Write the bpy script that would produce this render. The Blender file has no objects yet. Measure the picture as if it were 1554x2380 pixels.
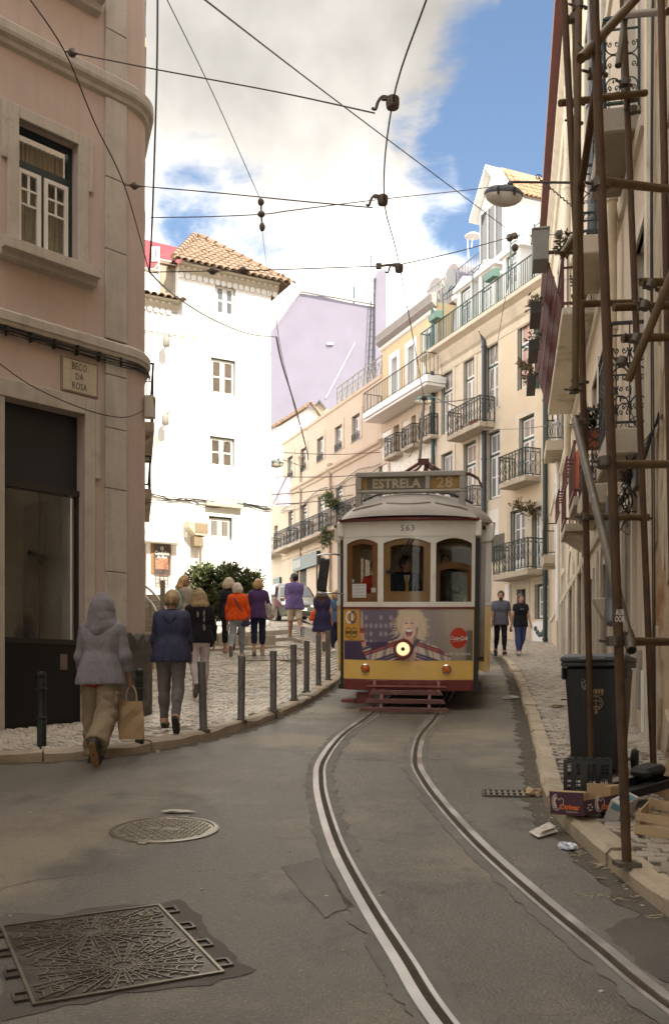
import bpy,bmesh,math,random
import numpy as np
from mathutils import Vector,Matrix,noise as mnoise
S=bpy.context.scene
COL=S.collection
random.seed(7)
rng=np.random.default_rng(7)
PI=math.pi
R_=math.radians
CH=1.7
FL,CXP,HYP=2266.0,777.0,1620.0
cam_d=bpy.data.cameras.new('camera');cam=bpy.data.objects.new('camera',cam_d);COL.objects.link(cam)
cam.location=(0,0,CH);cam.rotation_euler=(PI/2,0,0)
cam_d.sensor_fit='HORIZONTAL';cam_d.sensor_width=24.0;cam_d.lens=24.0*FL/1554.0
cam_d.shift_y=(HYP-1190.0)/1554.0;cam_d.clip_start=.05;cam_d.clip_end=1500
S.camera=cam
SUN_AZ,SUN_EL=(0.5,-0.866),R_(45)
W=bpy.data.worlds.new('World');S.world=W;W.use_nodes=True
def build_world():
 nt=W.node_tree;nt.nodes.clear();N=nt.nodes.new;L=nt.links.new
 out=N('ShaderNodeOutputWorld')
 sky=N('ShaderNodeTexSky');sky.sky_type='NISHITA';sky.sun_disc=False
 sky.sun_elevation=SUN_EL;sky.sun_rotation=math.atan2(SUN_AZ[0],SUN_AZ[1])
 sky.air_density=1.0;sky.dust_density=0.3;sky.ozone_density=1.6;sky.altitude=100
 b1=N('ShaderNodeBackground');b1.inputs[1].default_value=SKY_STR
 L(sky.outputs[0],b1.inputs[0])
 tc=N('ShaderNodeTexCoord')
 n1=N('ShaderNodeTexNoise');n1.inputs['Scale'].default_value=4.6;n1.inputs['Detail'].default_value=10;n1.inputs['Roughness'].default_value=.6
 n1.inputs['Distortion'].default_value=.4
 L(tc.outputs['Generated'],n1.inputs['Vector'])
 def math_(op,a,b=None):
  m=N('ShaderNodeMath');m.operation=op
  for i,v in enumerate((a,b)):
   if v is None:continue
   if isinstance(v,(int,float)):m.inputs[i].default_value=v
   else :L(v,m.inputs[i])
  return m.outputs[0]
 acc=None
 for az,el,r,amp in CLOUD_GAPS:
  d=Vector((math.sin(az)*math.cos(el),math.cos(az)*math.cos(el),math.sin(el)))
  dp=N('ShaderNodeVectorMath');dp.operation='DOT_PRODUCT';dp.inputs[1].default_value=d
  L(tc.outputs['Generated'],dp.inputs[0])
  mr=N('ShaderNodeMapRange');mr.interpolation_type='SMOOTHSTEP'
  mr.inputs['From Min'].default_value=math.cos(r*1.25);mr.inputs['From Max'].default_value=math.cos(r*.55)
  mr.inputs['To Max'].default_value=amp
  L(dp.outputs['Value'],mr.inputs['Value'])
  acc=mr.outputs[0] if acc is None else math_('MAXIMUM',acc,mr.outputs[0])
 nn=math_('MULTIPLY',math_('SUBTRACT',n1.outputs[0],.5),4.4)
 dens=math_('SUBTRACT',math_('ADD',nn,.98),acc)
 mr=N('ShaderNodeMapRange');mr.interpolation_type='SMOOTHSTEP'
 mr.inputs['From Min'].default_value=0.0;mr.inputs['From Max'].default_value=.75
 L(dens,mr.inputs['Value'])
 n2=N('ShaderNodeTexNoise');n2.inputs['Scale'].default_value=4.5;n2.inputs['Detail'].default_value=6;n2.inputs['Roughness'].default_value=.5
 mp=N('ShaderNodeMapping');mp.inputs['Location'].default_value=(3.1,1.7,.4);L(tc.outputs['Generated'],mp.inputs[0]);L(mp.outputs[0],n2.inputs['Vector'])
 cr=N('ShaderNodeValToRGB');cr.color_ramp.elements[0].position=.34;cr.color_ramp.elements[0].color=(.46,.44,.425,1)
 cr.color_ramp.elements[1].position=.62;cr.color_ramp.elements[1].color=(1.0,.965,.93,1)
 L(n2.outputs[0],cr.inputs[0])
 sep=N('ShaderNodeSeparateXYZ');L(tc.outputs['Generated'],sep.inputs[0])
 mh=N('ShaderNodeMapRange');mh.inputs['From Min'].default_value=.30;mh.inputs['From Max'].default_value=.56
 mh.inputs['To Min'].default_value=1.25;mh.inputs['To Max'].default_value=.80;L(sep.outputs['Z'],mh.inputs['Value'])
 grey=None
 for az,el,r,amp in CLOUD_GREY:
  d=Vector((math.sin(az)*math.cos(el),math.cos(az)*math.cos(el),math.sin(el)))
  dp=N('ShaderNodeVectorMath');dp.operation='DOT_PRODUCT';dp.inputs[1].default_value=d;L(tc.outputs['Generated'],dp.inputs[0])
  g=N('ShaderNodeMapRange');g.interpolation_type='SMOOTHSTEP';g.inputs['From Min'].default_value=math.cos(r*1.3);g.inputs['From Max'].default_value=math.cos(r*.3);g.inputs['To Max'].default_value=amp;L(dp.outputs['Value'],g.inputs['Value'])
  grey=g.outputs[0] if grey is None else math_('MAXIMUM',grey,g.outputs[0])
 shade=math_('SUBTRACT',1.0,grey)
 b2=N('ShaderNodeBackground');L(cr.outputs[0],b2.inputs[0])
 L(math_('MULTIPLY',math_('MULTIPLY',mh.outputs[0],CLOUD_STR),shade),b2.inputs[1])
 mx=N('ShaderNodeMixShader');L(mr.outputs[0],mx.inputs[0]);L(b1.outputs[0],mx.inputs[1]);L(b2.outputs[0],mx.inputs[2])
 L(mx.outputs[0],out.inputs[0])
SKY_STR,CLOUD_STR=.05,1.2
def _dir(px,py):
 x,z=(px-CXP)/FL,(HYP-py)/FL
 return math.atan2(x,1),math.atan2(z,math.hypot(x,1))
CLOUD_GAPS=[_dir(x,y)+(r/FL,a) for x,y,r,a in ((1290,330,250,1.9),(1120,430,170,1.5),(1420,60,210,1.6),(1080,300,120,.9),(800,440,150,.42),(640,500,130,.46),(450,490,90,.5),(1160,190,140,.9),(1010,330,110,.7),(1550,350,300,1.5))]
CLOUD_GAPS+=[(1.9,.7,.5,.9),(-1.7,.9,.45,.9),(3.0,.6,.5,.8),(-2.6,.35,.35,.8),(.9,1.2,.3,.8)]
CLOUD_GREY=[_dir(x,y)+(r/FL,a) for x,y,r,a in ((560,-60,600,.76),(880,60,400,.72),(430,270,270,.54),(700,300,260,.45))]
build_world()
sun_d=bpy.data.lights.new('sun','SUN');sun=bpy.data.objects.new('sun',sun_d);COL.objects.link(sun)
sun_d.energy=2.0;sun_d.angle=R_(.53);sun_d.color=(1,.93,.82)
sv=Vector((SUN_AZ[0]*math.cos(SUN_EL),SUN_AZ[1]*math.cos(SUN_EL),math.sin(SUN_EL)))
sun.rotation_euler=sv.to_track_quat('Z','Y').to_euler()
V=S.view_settings
V.view_transform='Standard';V.look='None';V.gamma=1;V.use_curve_mapping=False
V.exposure=2.25
try:
 V.use_white_balance=True;V.white_balance_temperature=6800;V.white_balance_tint=8
except Exception:pass
S.cycles.max_bounces=10;S.cycles.diffuse_bounces=5;S.cycles.transparent_max_bounces=16
MATS={}
def mat(name,col,rough=.8,var=.12,scale=3.0,bump=0.0,bscale=30.,metal=0.,spec=.5,streak=0.,streak_col=None,dirt_or_light=0.,dirt_or_light_col=(.10,.08,.06),dirt_or_light_scale=1.2,island=0.,coat=0.,trans=0.,alpha=1.,rvar=0.,dirt_or_light_thr=.56):
 """painted, plastered or metal surface: base colour broken by noise, optional vertical streaks, patches of wear or painted light, relief"""
 if name in MATS:return MATS[name]
 m=bpy.data.materials.new(name);m.use_nodes=True;MATS[name]=m
 nt=m.node_tree;N=nt.nodes.new;L=nt.links.new
 p=nt.nodes['Principled BSDF']
 p.inputs['Roughness'].default_value=rough;p.inputs['Metallic'].default_value=metal
 p.inputs['Specular IOR Level'].default_value=spec
 if coat:p.inputs['Coat Weight'].default_value=coat;p.inputs['Coat Roughness'].default_value=.1
 if trans:p.inputs['Transmission Weight'].default_value=trans
 geo=N('ShaderNodeNewGeometry')
 def noise(scale,detail=5,rough_=.6,vec=None):
  n=N('ShaderNodeTexNoise');n.inputs['Scale'].default_value=scale;n.inputs['Detail'].default_value=detail;n.inputs['Roughness'].default_value=rough_
  L(vec or geo.outputs['Position'],n.inputs['Vector']);return n
 def mapr(sock,a,b,c,d):
  r=N('ShaderNodeMapRange');r.inputs['From Min'].default_value=a;r.inputs['From Max'].default_value=b;r.inputs['To Min'].default_value=c;r.inputs['To Max'].default_value=d
  L(sock,r.inputs['Value']);return r.outputs[0]
 cur=None
 def mixc(fac,a,b,mode='MIX'):
  x=N('ShaderNodeMix');x.data_type='RGBA';x.blend_type=mode
  if isinstance(fac,(int,float)):x.inputs['Factor'].default_value=fac
  else :L(fac,x.inputs['Factor'])
  for i,v in ((6,a),(7,b)):
   if isinstance(v,tuple):x.inputs[i].default_value=(*v[:3],1)
   else :L(v,x.inputs[i])
  return x.outputs[2]
 n1=noise(scale)
 f=mapr(n1.outputs[0],.3,.7,1-var,1+var)
 vm=N('ShaderNodeVectorMath');vm.operation='SCALE';vm.inputs[0].default_value=col;L(f,vm.inputs['Scale'])
 cur=vm.outputs[0]
 if island:
  vm2=N('ShaderNodeVectorMath');vm2.operation='SCALE';L(cur,vm2.inputs[0])
  L(mapr(geo.outputs['Random Per Island'],0,1,1-island,1+island),vm2.inputs['Scale']);cur=vm2.outputs[0]
 if streak:
  mp=N('ShaderNodeMapping');mp.inputs['Scale'].default_value=(5.5,5.5,.38);L(geo.outputs['Position'],mp.inputs[0])
  n2=noise(1.0,6,.65,mp.outputs[0])
  cur=mixc(mapr(n2.outputs[0],.50,.72,0,streak),cur,streak_col or tuple(c*.55 for c in col))
 if dirt_or_light:
  n3=noise(dirt_or_light_scale,8,.68)
  cur=mixc(mapr(n3.outputs[0],dirt_or_light_thr,dirt_or_light_thr+.12,0,dirt_or_light),cur,dirt_or_light_col)
 L(cur,p.inputs['Base Color'])
 if rvar:
  L(mapr(n1.outputs[0],.3,.7,max(0.02,rough-rvar),min(1,rough+rvar)),p.inputs['Roughness'])
 if bump:
  nb=noise(bscale,4,.6);b=N('ShaderNodeBump');b.inputs['Strength'].default_value=bump;b.inputs['Distance'].default_value=.02
  L(nb.outputs[0],b.inputs['Height']);L(b.outputs[0],p.inputs['Normal'])
 return m
def glass(name='clear_glass',tint=(.955,.96,.945),refl=.005):
 if name in MATS:return MATS[name]
 m=bpy.data.materials.new(name);m.use_nodes=True;MATS[name]=m
 nt=m.node_tree;nt.nodes.clear();N=nt.nodes.new;L=nt.links.new
 o=N('ShaderNodeOutputMaterial');t=N('ShaderNodeBsdfTransparent');t.inputs[0].default_value=(*tint,1)
 g=N('ShaderNodeBsdfGlossy');g.inputs['Roughness'].default_value=.02;g.inputs[0].default_value=(1,1,1,1)
 fr=N('ShaderNodeLayerWeight');fr.inputs[0].default_value=.5
 mr=N('ShaderNodeMapRange');mr.inputs['From Min'].default_value=.45;mr.inputs['To Min'].default_value=refl;mr.inputs['To Max'].default_value=.6;L(fr.outputs['Facing'],mr.inputs['Value'])
 mx=N('ShaderNodeMixShader');L(mr.outputs[0],mx.inputs[0]);L(t.outputs[0],mx.inputs[1]);L(g.outputs[0],mx.inputs[2]);L(mx.outputs[0],o.inputs[0])
 return m
def emit(name,col,strength):
 if name in MATS:return MATS[name]
 m=bpy.data.materials.new(name);m.use_nodes=True;MATS[name]=m
 p=m.node_tree.nodes['Principled BSDF'];p.inputs['Base Color'].default_value=(*col,1)
 p.inputs['Emission Color'].default_value=(*col,1);p.inputs['Emission Strength'].default_value=strength
 return m
def print_mat(name='printed_sheet',rough=.3):
 """colours of a printed sheet, read from the sheet's own colour attribute"""
 if name in MATS:return MATS[name]
 m=bpy.data.materials.new(name);m.use_nodes=True;MATS[name]=m
 p=m.node_tree.nodes['Principled BSDF'];a=m.node_tree.nodes.new('ShaderNodeVertexColor');a.layer_name='print'
 m.node_tree.links.new(a.outputs[0],p.inputs['Base Color']);p.inputs['Roughness'].default_value=rough
 return m
class MB:
 def __init__(s):s.v=[];s.f=[];s.m=[]
 def add(s,vs,fs,mi=0):
  o=len(s.v);s.v+=[tuple(v) for v in vs]
  s.f+=[tuple(i+o for i in f) for f in fs];s.m+=[mi]*len(fs);return s
 def box(s,x0,x1,y0,y1,z0,z1,mi=0,M=None):
  v=[(x,y,z) for z in (z0,z1) for y in (y0,y1) for x in (x0,x1)]
  if M is not None:v=[M@Vector(p) for p in v]
  return s.add(v,[(0,2,3,1),(4,5,7,6),(0,1,5,4),(2,6,7,3),(0,4,6,2),(1,3,7,5)],mi)
 def bar(s,a,b,w,h=None,mi=0,up=(0,0,1)):
  h=w if h is None else h
  a,b=Vector(a),Vector(b);d=(b-a).normalized();u=Vector(up)
  if abs(d.dot(u))>.98:u=Vector((0,1,0))
  r=d.cross(u).normalized();u=r.cross(d)
  v=[]
  for p in (a,b):
   for sx,sy in ((-1,-1),(1,-1),(1,1),(-1,1)):v.append(p+r*(sx*w/2)+u*(sy*h/2))
  return s.add(v,[(0,1,2,3)[::-1],(4,5,6,7),(0,4,5,1)[::-1],(1,5,6,2)[::-1],(2,6,7,3)[::-1],(3,7,4,0)[::-1]],mi)
 def tube(s,pts,r,n=8,mi=0,cap=True):
  pts=[Vector(p) for p in pts];rs=r if isinstance(r,(list,tuple)) else [r]*len(pts)
  if len(pts)<2:return s
  prev=None;rings=[]
  for i,p in enumerate(pts):
   d=(pts[min(i+1,len(pts)-1)]-pts[max(i-1,0)])
   if d.length<1e-9:d=Vector((0,0,1))
   d.normalize()
   if prev is None:
    u=Vector((0,0,1)) if abs(d.z)<.9 else Vector((1,0,0))
    u=(u-d*u.dot(d)).normalized()
   else :
    u=prev-d*prev.dot(d)
    u=u.normalized() if u.length>1e-6 else d.orthogonal().normalized()
   prev=u;w=d.cross(u)
   rings.append([p+(u*math.cos(2*PI*k/n)+w*math.sin(2*PI*k/n))*rs[i] for k in range(n)])
  o=[v for rg in rings for v in rg];f=[]
  for i in range(len(pts)-1):
   for k in range(n):
    a,b=i*n+k,i*n+(k+1)%n;f.append((a,b,b+n,a+n))
  if cap:f.append(tuple(range(n))[::-1]);f.append(tuple(range((len(pts)-1)*n,len(pts)*n)))
  return s.add(o,f,mi)
 def lathe(s,prof,c=(0,0,0),n=16,mi=0,M=None):
  v=[];f=[]
  for r,z in prof:
   for k in range(n):
    p=Vector((r*math.cos(2*PI*k/n),r*math.sin(2*PI*k/n),z))
    p=(M@p) if M is not None else p+Vector(c);v.append(p)
  for i in range(len(prof)-1):
   for k in range(n):
    a,b=i*n+k,i*n+(k+1)%n;f.append((a,b,b+n,a+n))
  f.append(tuple(range(n))[::-1]);f.append(tuple(range((len(prof)-1)*n,len(prof)*n)))
  return s.add(v,f,mi)
 def prism(s,poly,f3,t0,t1,mi=0):
  """poly: list of 2D points; f3(a,b,t) -> 3D"""
  n=len(poly);v=[f3(a,b,t0) for a,b in poly]+[f3(a,b,t1) for a,b in poly]
  f=[tuple(range(n)),tuple(range(2*n-1,n-1,-1))]+[(i,i+n,(i+1)%n+n,(i+1)%n) for i in range(n)]
  return s.add(v,f,mi)
 def ell(s,c,r,n=10,m=7,mi=0,M=None):
  v=[];f=[]
  for i in range(m+1):
   t=PI*i/m
   for k in range(n):
    p=Vector((r[0]*math.sin(t)*math.cos(2*PI*k/n),r[1]*math.sin(t)*math.sin(2*PI*k/n),-r[2]*math.cos(t)))
    if M is not None:p=M@p
    v.append(p+Vector(c))
  for i in range(m):
   for k in range(n):
    a,b=i*n+k,i*n+(k+1)%n;f.append((a,b,b+n,a+n))
  return s.add(v,f,mi)
 def mesh(s,name,mats,smooth=False,bevel=0,fixn=True):
  me=bpy.data.meshes.new(name);me.from_pydata(s.v,[],s.f)
  for m in (mats if isinstance(mats,(list,tuple)) else [mats]):me.materials.append(m)
  if any(s.m):me.polygons.foreach_set('material_index',s.m)
  bm=bmesh.new();bm.from_mesh(me)
  if fixn:bmesh.ops.recalc_face_normals(bm,faces=bm.faces)
  if bevel:
   es=[e for e in bm.edges if len(e.link_faces)==2 and e.calc_face_angle(0)>.6]
   bmesh.ops.bevel(bm,geom=es,offset=bevel,segments=1,affect='EDGES',profile=.5,clamp_overlap=True)
  bm.to_mesh(me);bm.free()
  if smooth:
   me.polygons.foreach_set('use_smooth',[True]*len(me.polygons))
   if smooth!='full':
    try:me.set_sharp_from_angle(angle=R_(38))
    except Exception:pass
  me.update();return me
 def build(s,name,mats,parent=None,smooth=False,bevel=0,loc=None,fixn=True):
  return obj(name,s.mesh(name,mats,smooth,bevel,fixn),parent,loc)
def obj(name,me,parent=None,loc=None,rot=None):
 o=bpy.data.objects.new(name,me);COL.objects.link(o)
 if parent is not None:o.parent=parent
 if loc is not None:o.location=loc
 if rot is not None:o.rotation_euler=rot
 return o
def tag(o,label=None,cat=None,group=None,kind=None):
 if label:o['label']=label
 if cat:o['category']=cat
 if group:o['group']=group
 if kind:o['kind']=kind
 return o
def thing(name,label,cat,loc=(0,0,0),rz=0,group=None,rot=None):
 o=bpy.data.objects.new(name,None);COL.objects.link(o);o.empty_display_size=.2
 o.location=loc;o.rotation_euler=rot if rot else (0,0,rz)
 return tag(o,label,cat,group)
def P(px,py,d):
 return Vector(((px-CXP)/FL*d,d,CH+(HYP-py)/FL*d))
_TX={}
def text_mesh(body,size,mats,depth=.002,shear=0,align='CENTER',spacing=1.0,bold=0.0):
 key=(body,size,depth,shear,align,mats.name,spacing,bold)
 if key in _TX:return _TX[key]
 c=bpy.data.curves.new('lettering','FONT');c.body=body;c.size=size;c.extrude=depth;c.shear=shear;c.align_x=align;c.align_y='CENTER'
 c.resolution_u=2;c.space_character=spacing;c.offset=bold
 o=bpy.data.objects.new('lettering',c);COL.objects.link(o)
 dg=bpy.context.evaluated_depsgraph_get();me=bpy.data.meshes.new_from_object(o.evaluated_get(dg))
 bpy.data.objects.remove(o);bpy.data.curves.remove(c)
 me.materials.clear();me.materials.append(mats);_TX[key]=me;return me
def lettering(body,size,m,parent,loc,rot=(PI/2,0,0),**k):
 return obj('lettering',text_mesh(body,size,m,**k),parent,loc,rot)
def copy_tree(o,parent=None):
 c=o.copy();COL.objects.link(c);c.parent=parent
 for ch in o.children:copy_tree(ch,c)
 return c
def smoothstep(a,b,x):
 t=min(1,max(0,(x-a)/(b-a)));return t*t*(3-2*t)
def catmull(pts,n=8):
 pts=[Vector(p) for p in pts];out=[]
 for i in range(len(pts)-1):
  p0,p1,p2,p3=pts[max(i-1,0)],pts[i],pts[i+1],pts[min(i+2,len(pts)-1)]
  for k in range(n):
   t=k/n
   out.append(.5*((2*p1)+(p2-p0)*t+(2*p0-5*p1+4*p2-p3)*t*t+(3*p1-p0-3*p2+p3)*t**3))
 out.append(pts[-1]);return out
def ground_z(x,y):
 e=.055*min(max(0,y-16.5),14)*min(1,max(0,(.3-x)/1.5))
 return .1*y+e
m_asphalt=mat('asphalt',(.145,.130,.108),.46,.28,.7,bump=.8,bscale=60,dirt_or_light=.85,dirt_or_light_col=(.27,.225,.16),dirt_or_light_scale=.42,rvar=.14,dirt_or_light_thr=.50)  # pale worn patches, painted to stand for sunlight reflected from windows
def speckle(m,scale,col,thr,amt=.8):
 """light chips of stone showing in the surface"""
 nt=m.node_tree;N=nt.nodes.new;L=nt.links.new;p=nt.nodes['Principled BSDF']
 src=p.inputs['Base Color'].links[0].from_socket
 v=N('ShaderNodeTexVoronoi');v.inputs['Scale'].default_value=scale
 g=N('ShaderNodeNewGeometry');L(g.outputs['Position'],v.inputs['Vector'])
 r=N('ShaderNodeMapRange');r.inputs['From Min'].default_value=thr;r.inputs['From Max'].default_value=thr*.5;r.inputs['To Max'].default_value=amt;L(v.outputs['Distance'],r.inputs['Value'])
 sp=N('ShaderNodeSeparateColor');L(v.outputs['Color'],sp.inputs[0])
 gt=N('ShaderNodeMath');gt.operation='GREATER_THAN';gt.inputs[1].default_value=.55;L(sp.outputs[0],gt.inputs[0])
 mu=N('ShaderNodeMath');mu.operation='MULTIPLY';L(r.outputs[0],mu.inputs[0]);L(gt.outputs[0],mu.inputs[1])
 x=N('ShaderNodeMix');x.data_type='RGBA';L(mu.outputs[0],x.inputs['Factor']);L(src,x.inputs[6]);x.inputs[7].default_value=(*col,1);L(x.outputs[2],p.inputs['Base Color'])
speckle(m_asphalt,52,(.30,.265,.21),.38,.62);speckle(m_asphalt,85,(.045,.038,.03),.42,.7)
def cracks(m):
 """dark wandering cracks and oil-darkened blotches"""
 nt=m.node_tree;N=nt.nodes.new;L=nt.links.new;p=nt.nodes['Principled BSDF'];src=p.inputs['Base Color'].links[0].from_socket
 g=N('ShaderNodeNewGeometry');n=N('ShaderNodeTexNoise');n.inputs['Scale'].default_value=2.2;n.inputs['Detail'].default_value=6;L(g.outputs['Position'],n.inputs['Vector'])
 a=N('ShaderNodeVectorMath');a.operation='MULTIPLY_ADD';L(n.outputs['Color'],a.inputs[0]);a.inputs[1].default_value=(.55,.55,0);L(g.outputs['Position'],a.inputs[2])
 v=N('ShaderNodeTexVoronoi');v.feature='DISTANCE_TO_EDGE';v.inputs['Scale'].default_value=.42;L(a.outputs[0],v.inputs['Vector'])
 r=N('ShaderNodeMapRange');r.inputs['From Min'].default_value=.0;r.inputs['From Max'].default_value=.011;r.inputs['To Min'].default_value=.8;r.inputs['To Max'].default_value=0;L(v.outputs['Distance'],r.inputs['Value'])
 n2=N('ShaderNodeTexNoise');n2.inputs['Scale'].default_value=.45;n2.inputs['Detail'].default_value=7;n2.inputs['Roughness'].default_value=.65;L(g.outputs['Position'],n2.inputs['Vector'])
 k=N('ShaderNodeMapRange');k.inputs['From Min'].default_value=.47;k.inputs['From Max'].default_value=.60;L(n2.outputs[0],k.inputs['Value'])
 mu=N('ShaderNodeMath');mu.operation='MULTIPLY';L(r.outputs[0],mu.inputs[0]);L(k.outputs[0],mu.inputs[1])
 n3=N('ShaderNodeTexNoise');n3.inputs['Scale'].default_value=1.1;n3.inputs['Detail'].default_value=9;n3.inputs['Roughness'].default_value=.7;mp=N('ShaderNodeMapping');mp.inputs['Location'].default_value=(7,3,1);L(g.outputs['Position'],mp.inputs[0]);L(mp.outputs[0],n3.inputs['Vector'])
 o=N('ShaderNodeMapRange');o.inputs['From Min'].default_value=.57;o.inputs['From Max'].default_value=.70;o.inputs['To Max'].default_value=.62;L(n3.outputs[0],o.inputs['Value'])
 mxm=N('ShaderNodeMath');mxm.operation='MAXIMUM';L(mu.outputs[0],mxm.inputs[0]);L(o.outputs[0],mxm.inputs[1])
 x=N('ShaderNodeMix');x.data_type='RGBA';L(mxm.outputs[0],x.inputs['Factor']);L(src,x.inputs[6]);x.inputs[7].default_value=(.040,.035,.029,1);L(x.outputs[2],p.inputs['Base Color'])
cracks(m_asphalt)
m_patch=mat('asphalt_repair',(.095,.084,.070),.8,.2,2,bump=.5,bscale=80)
speckle(m_patch,80,(.16,.14,.12),.3,.6)
m_mortar=mat('rail_mortar',(.155,.145,.125),.85,.18,2.2,bump=.35,bscale=40,dirt_or_light=.5,dirt_or_light_col=(.10,.085,.06),dirt_or_light_scale=2.5)
m_railtop=mat('polished_steel',(.54,.51,.48),.38,.16,3,metal=.85,rvar=.10)
m_groove=mat('groove_dirt',(.045,.032,.018),.9,.3,8,bump=.3)
m_cob=mat('limestone_cobble',(.47,.42,.345),.33,.16,1.4,bump=.25,bscale=60,island=.24,rvar=.12,dirt_or_light=.45,dirt_or_light_col=(.15,.12,.085),dirt_or_light_scale=1.3)
m_cob_r=mat('grey_cobble',(.33,.285,.23),.48,.16,1.4,bump=.25,bscale=60,island=.24,rvar=.12,dirt_or_light=.5,dirt_or_light_col=(.12,.095,.065),dirt_or_light_scale=1.1)
m_grout=mat('cobble_joint',(.085,.07,.052),.95,.25,6,bump=.4)
m_kerb=mat('kerb_limestone',(.36,.30,.225),.6,.2,2.2,bump=.45,bscale=22,dirt_or_light=.75,dirt_or_light_col=(.16,.115,.06),dirt_or_light_scale=1.7)
m_kerbr=mat('kerb_sandstone',(.39,.32,.225),.6,.2,2.2,bump=.4,bscale=22,dirt_or_light=.7,dirt_or_light_col=(.17,.11,.05),dirt_or_light_scale=1.8)
m_iron=mat('cast_iron',(.115,.10,.085),.38,.2,5,metal=.75,bump=.15,bscale=50,rvar=.12,dirt_or_light=.6,dirt_or_light_col=(.10,.075,.05),dirt_or_light_scale=3)
m_iron2=mat('worn_iron',(.30,.27,.22),.35,.15,5,metal=.8,bump=.1)
m_stepstone=mat('step_stone',(.40,.36,.29),.7,.18,1.5,bump=.3,bscale=18,dirt_or_light=.5,dirt_or_light_col=(.17,.14,.10),dirt_or_light_scale=1.5)
def grid_sheet(name,xs,ys,fz,m,parent=None):
 v=[(x,y,fz(x,y)) for y in ys for x in xs];n=len(xs)
 f=[(j*n+i,j*n+i+1,(j+1)*n+i+1,(j+1)*n+i) for j in range(len(ys)-1) for i in range(n-1)]
 b=MB();b.add(v,f);return b.build(name,m,parent,smooth='full',fixn=False)
far=grid_sheet('ground',[-400,-120,-40,0,40,120,400],[-300,-80,-20,20,60,120,500],lambda x,y:(.1*y if y<80 else 8.0)-1.6,mat('far_ground',(.16,.14,.11),.9))
tag(far,kind='structure')
def seq(a,b,st):n=max(1,int(round((b-a)/st)));return [a+(b-a)*i/n for i in range(n+1)]
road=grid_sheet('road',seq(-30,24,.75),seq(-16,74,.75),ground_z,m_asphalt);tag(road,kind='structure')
def patch(pts,m,h=.004,name='patch'):
 """an asphalt repair with a ragged outline"""
 c=Vector((sum(p[0] for p in pts)/len(pts),sum(p[1] for p in pts)/len(pts)));poly=[]
 for i,p in enumerate(pts):
  q=pts[(i+1)%len(pts)]
  for k in range(14):
   t=k/14;x,y=p[0]*(1-t)+q[0]*t,p[1]*(1-t)+q[1]*t
   s_=1+random.uniform(-.035,.035)+.16*mnoise.noise(Vector((x*5,y*5,2)));poly.append((c.x+(x-c.x)*s_,c.y+(y-c.y)*s_))
 b=MB();b.add([(x,y,ground_z(x,y)+h) for x,y in poly],[tuple(range(len(poly)))]);return b.build(name,m,road)
patch([(1.35,5.0),(1.72,5.3),(1.7,4.3),(1.55,4.2),(1.3,4.55)],m_patch)
patch([(-.35,6.2),(-.1,6.4),(.1,5.4),(-.05,5.2)],m_mortar,.0045)
TC=catmull([(3.2,-3.5,0),(2.15,0,0),(1.35,2.2,0),(.93,3.9,0),(.80,4.65,0),(.655,5.55,0),(.505,6.7,0),(.40,8.0,0),(.35,9.1,0),(.365,10.2,0),(.57,12.0,0),(.93,13.8,0),(1.3,15.9,0),(2.0,19.9,0),(2.7,24,0),(3.0,28,0),(2.6,33,0),(1.3,38.5,0),(-1.2,45,0)],8)
def offs(curve,o):
 out=[]
 for i,p in enumerate(curve):
  d=(curve[min(i+1,len(curve)-1)]-curve[max(i-1,0)]).normalized();n=Vector((d.y,-d.x,0));out.append(p+n*o)
 return out
def ribbon(curve,o0,o1,h,m,name,parent,rag=0,side=True,dep=.012):
 a,b_=offs(curve,o0),offs(curve,o1);b=MB();n=len(a);v=[]
 for i in range(n):
  j0,j1=[(mnoise.noise(Vector((q.x*5,q.y*5,s_)))+.6*mnoise.noise(Vector((q.x*19,q.y*19,s_))))*rag for q,s_ in ((a[i],3),(b_[i],9))]
  A=a[i]+(a[i]-b_[i]).normalized()*j0;B=b_[i]+(b_[i]-a[i]).normalized()*j1
  v+=[(A.x,A.y,ground_z(A.x,A.y)+h),(B.x,B.y,ground_z(B.x,B.y)+h)]
 f=[(2*i,2*i+2,2*i+3,2*i+1) for i in range(n-1)]
 if side:
  k=len(v);v+=[(x,y,z-dep) for x,y,z in v]
  f+=[(2*i+k,2*i,2*i+1+0,2*i+1+k) for i in (0,)]
  f+=[(2*i,2*i+k,2*i+2+k,2*i+2) for i in range(n-1)]+[(2*i+1,2*i+3,2*i+3+k,2*i+1+k) for i in range(n-1)]
 b.add(v,f);return b.build(name,m,parent,smooth=True,fixn=True)
TCd=catmull(TC,3)
track=thing('tram_track','pair of grooved steel tram rails curving up the middle of the road','tram track',(0,0,0))
for sgn in (-1,1):
 c0=.475*sgn
 mo=ribbon(TCd,c0-.115-(.02 if sgn<0 else 0),c0+.125,.0045,m_mortar,'mortar_strip',track,rag=.045,side=False)
 rl=ribbon(TCd,c0+.022*sgn,c0+.074*sgn,.017,m_railtop,'rail',track)
 ribbon(TCd,c0-.022*sgn,c0+.022*sgn,.0075,m_groove,'rail_groove',rl,side=False)
 ribbon(TCd,c0-.046*sgn,c0-.022*sgn,.016,m_railtop,'rail_lip',rl)
LK=[(-14,9.2),(-8,9.6),(-5.2,9.85),(-3.46,10.09),(-2.85,10.25),(-2.3,10.6),(-1.7,11.44),(-1.2,12.56),(-.79,14.03),(-.4,15.94),(.0,18.65),(.2,21),(.25,23.5),(-.05,26.2),(-.8,28.6),(-2.3,30.4),(-4.5,31.6)]
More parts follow.
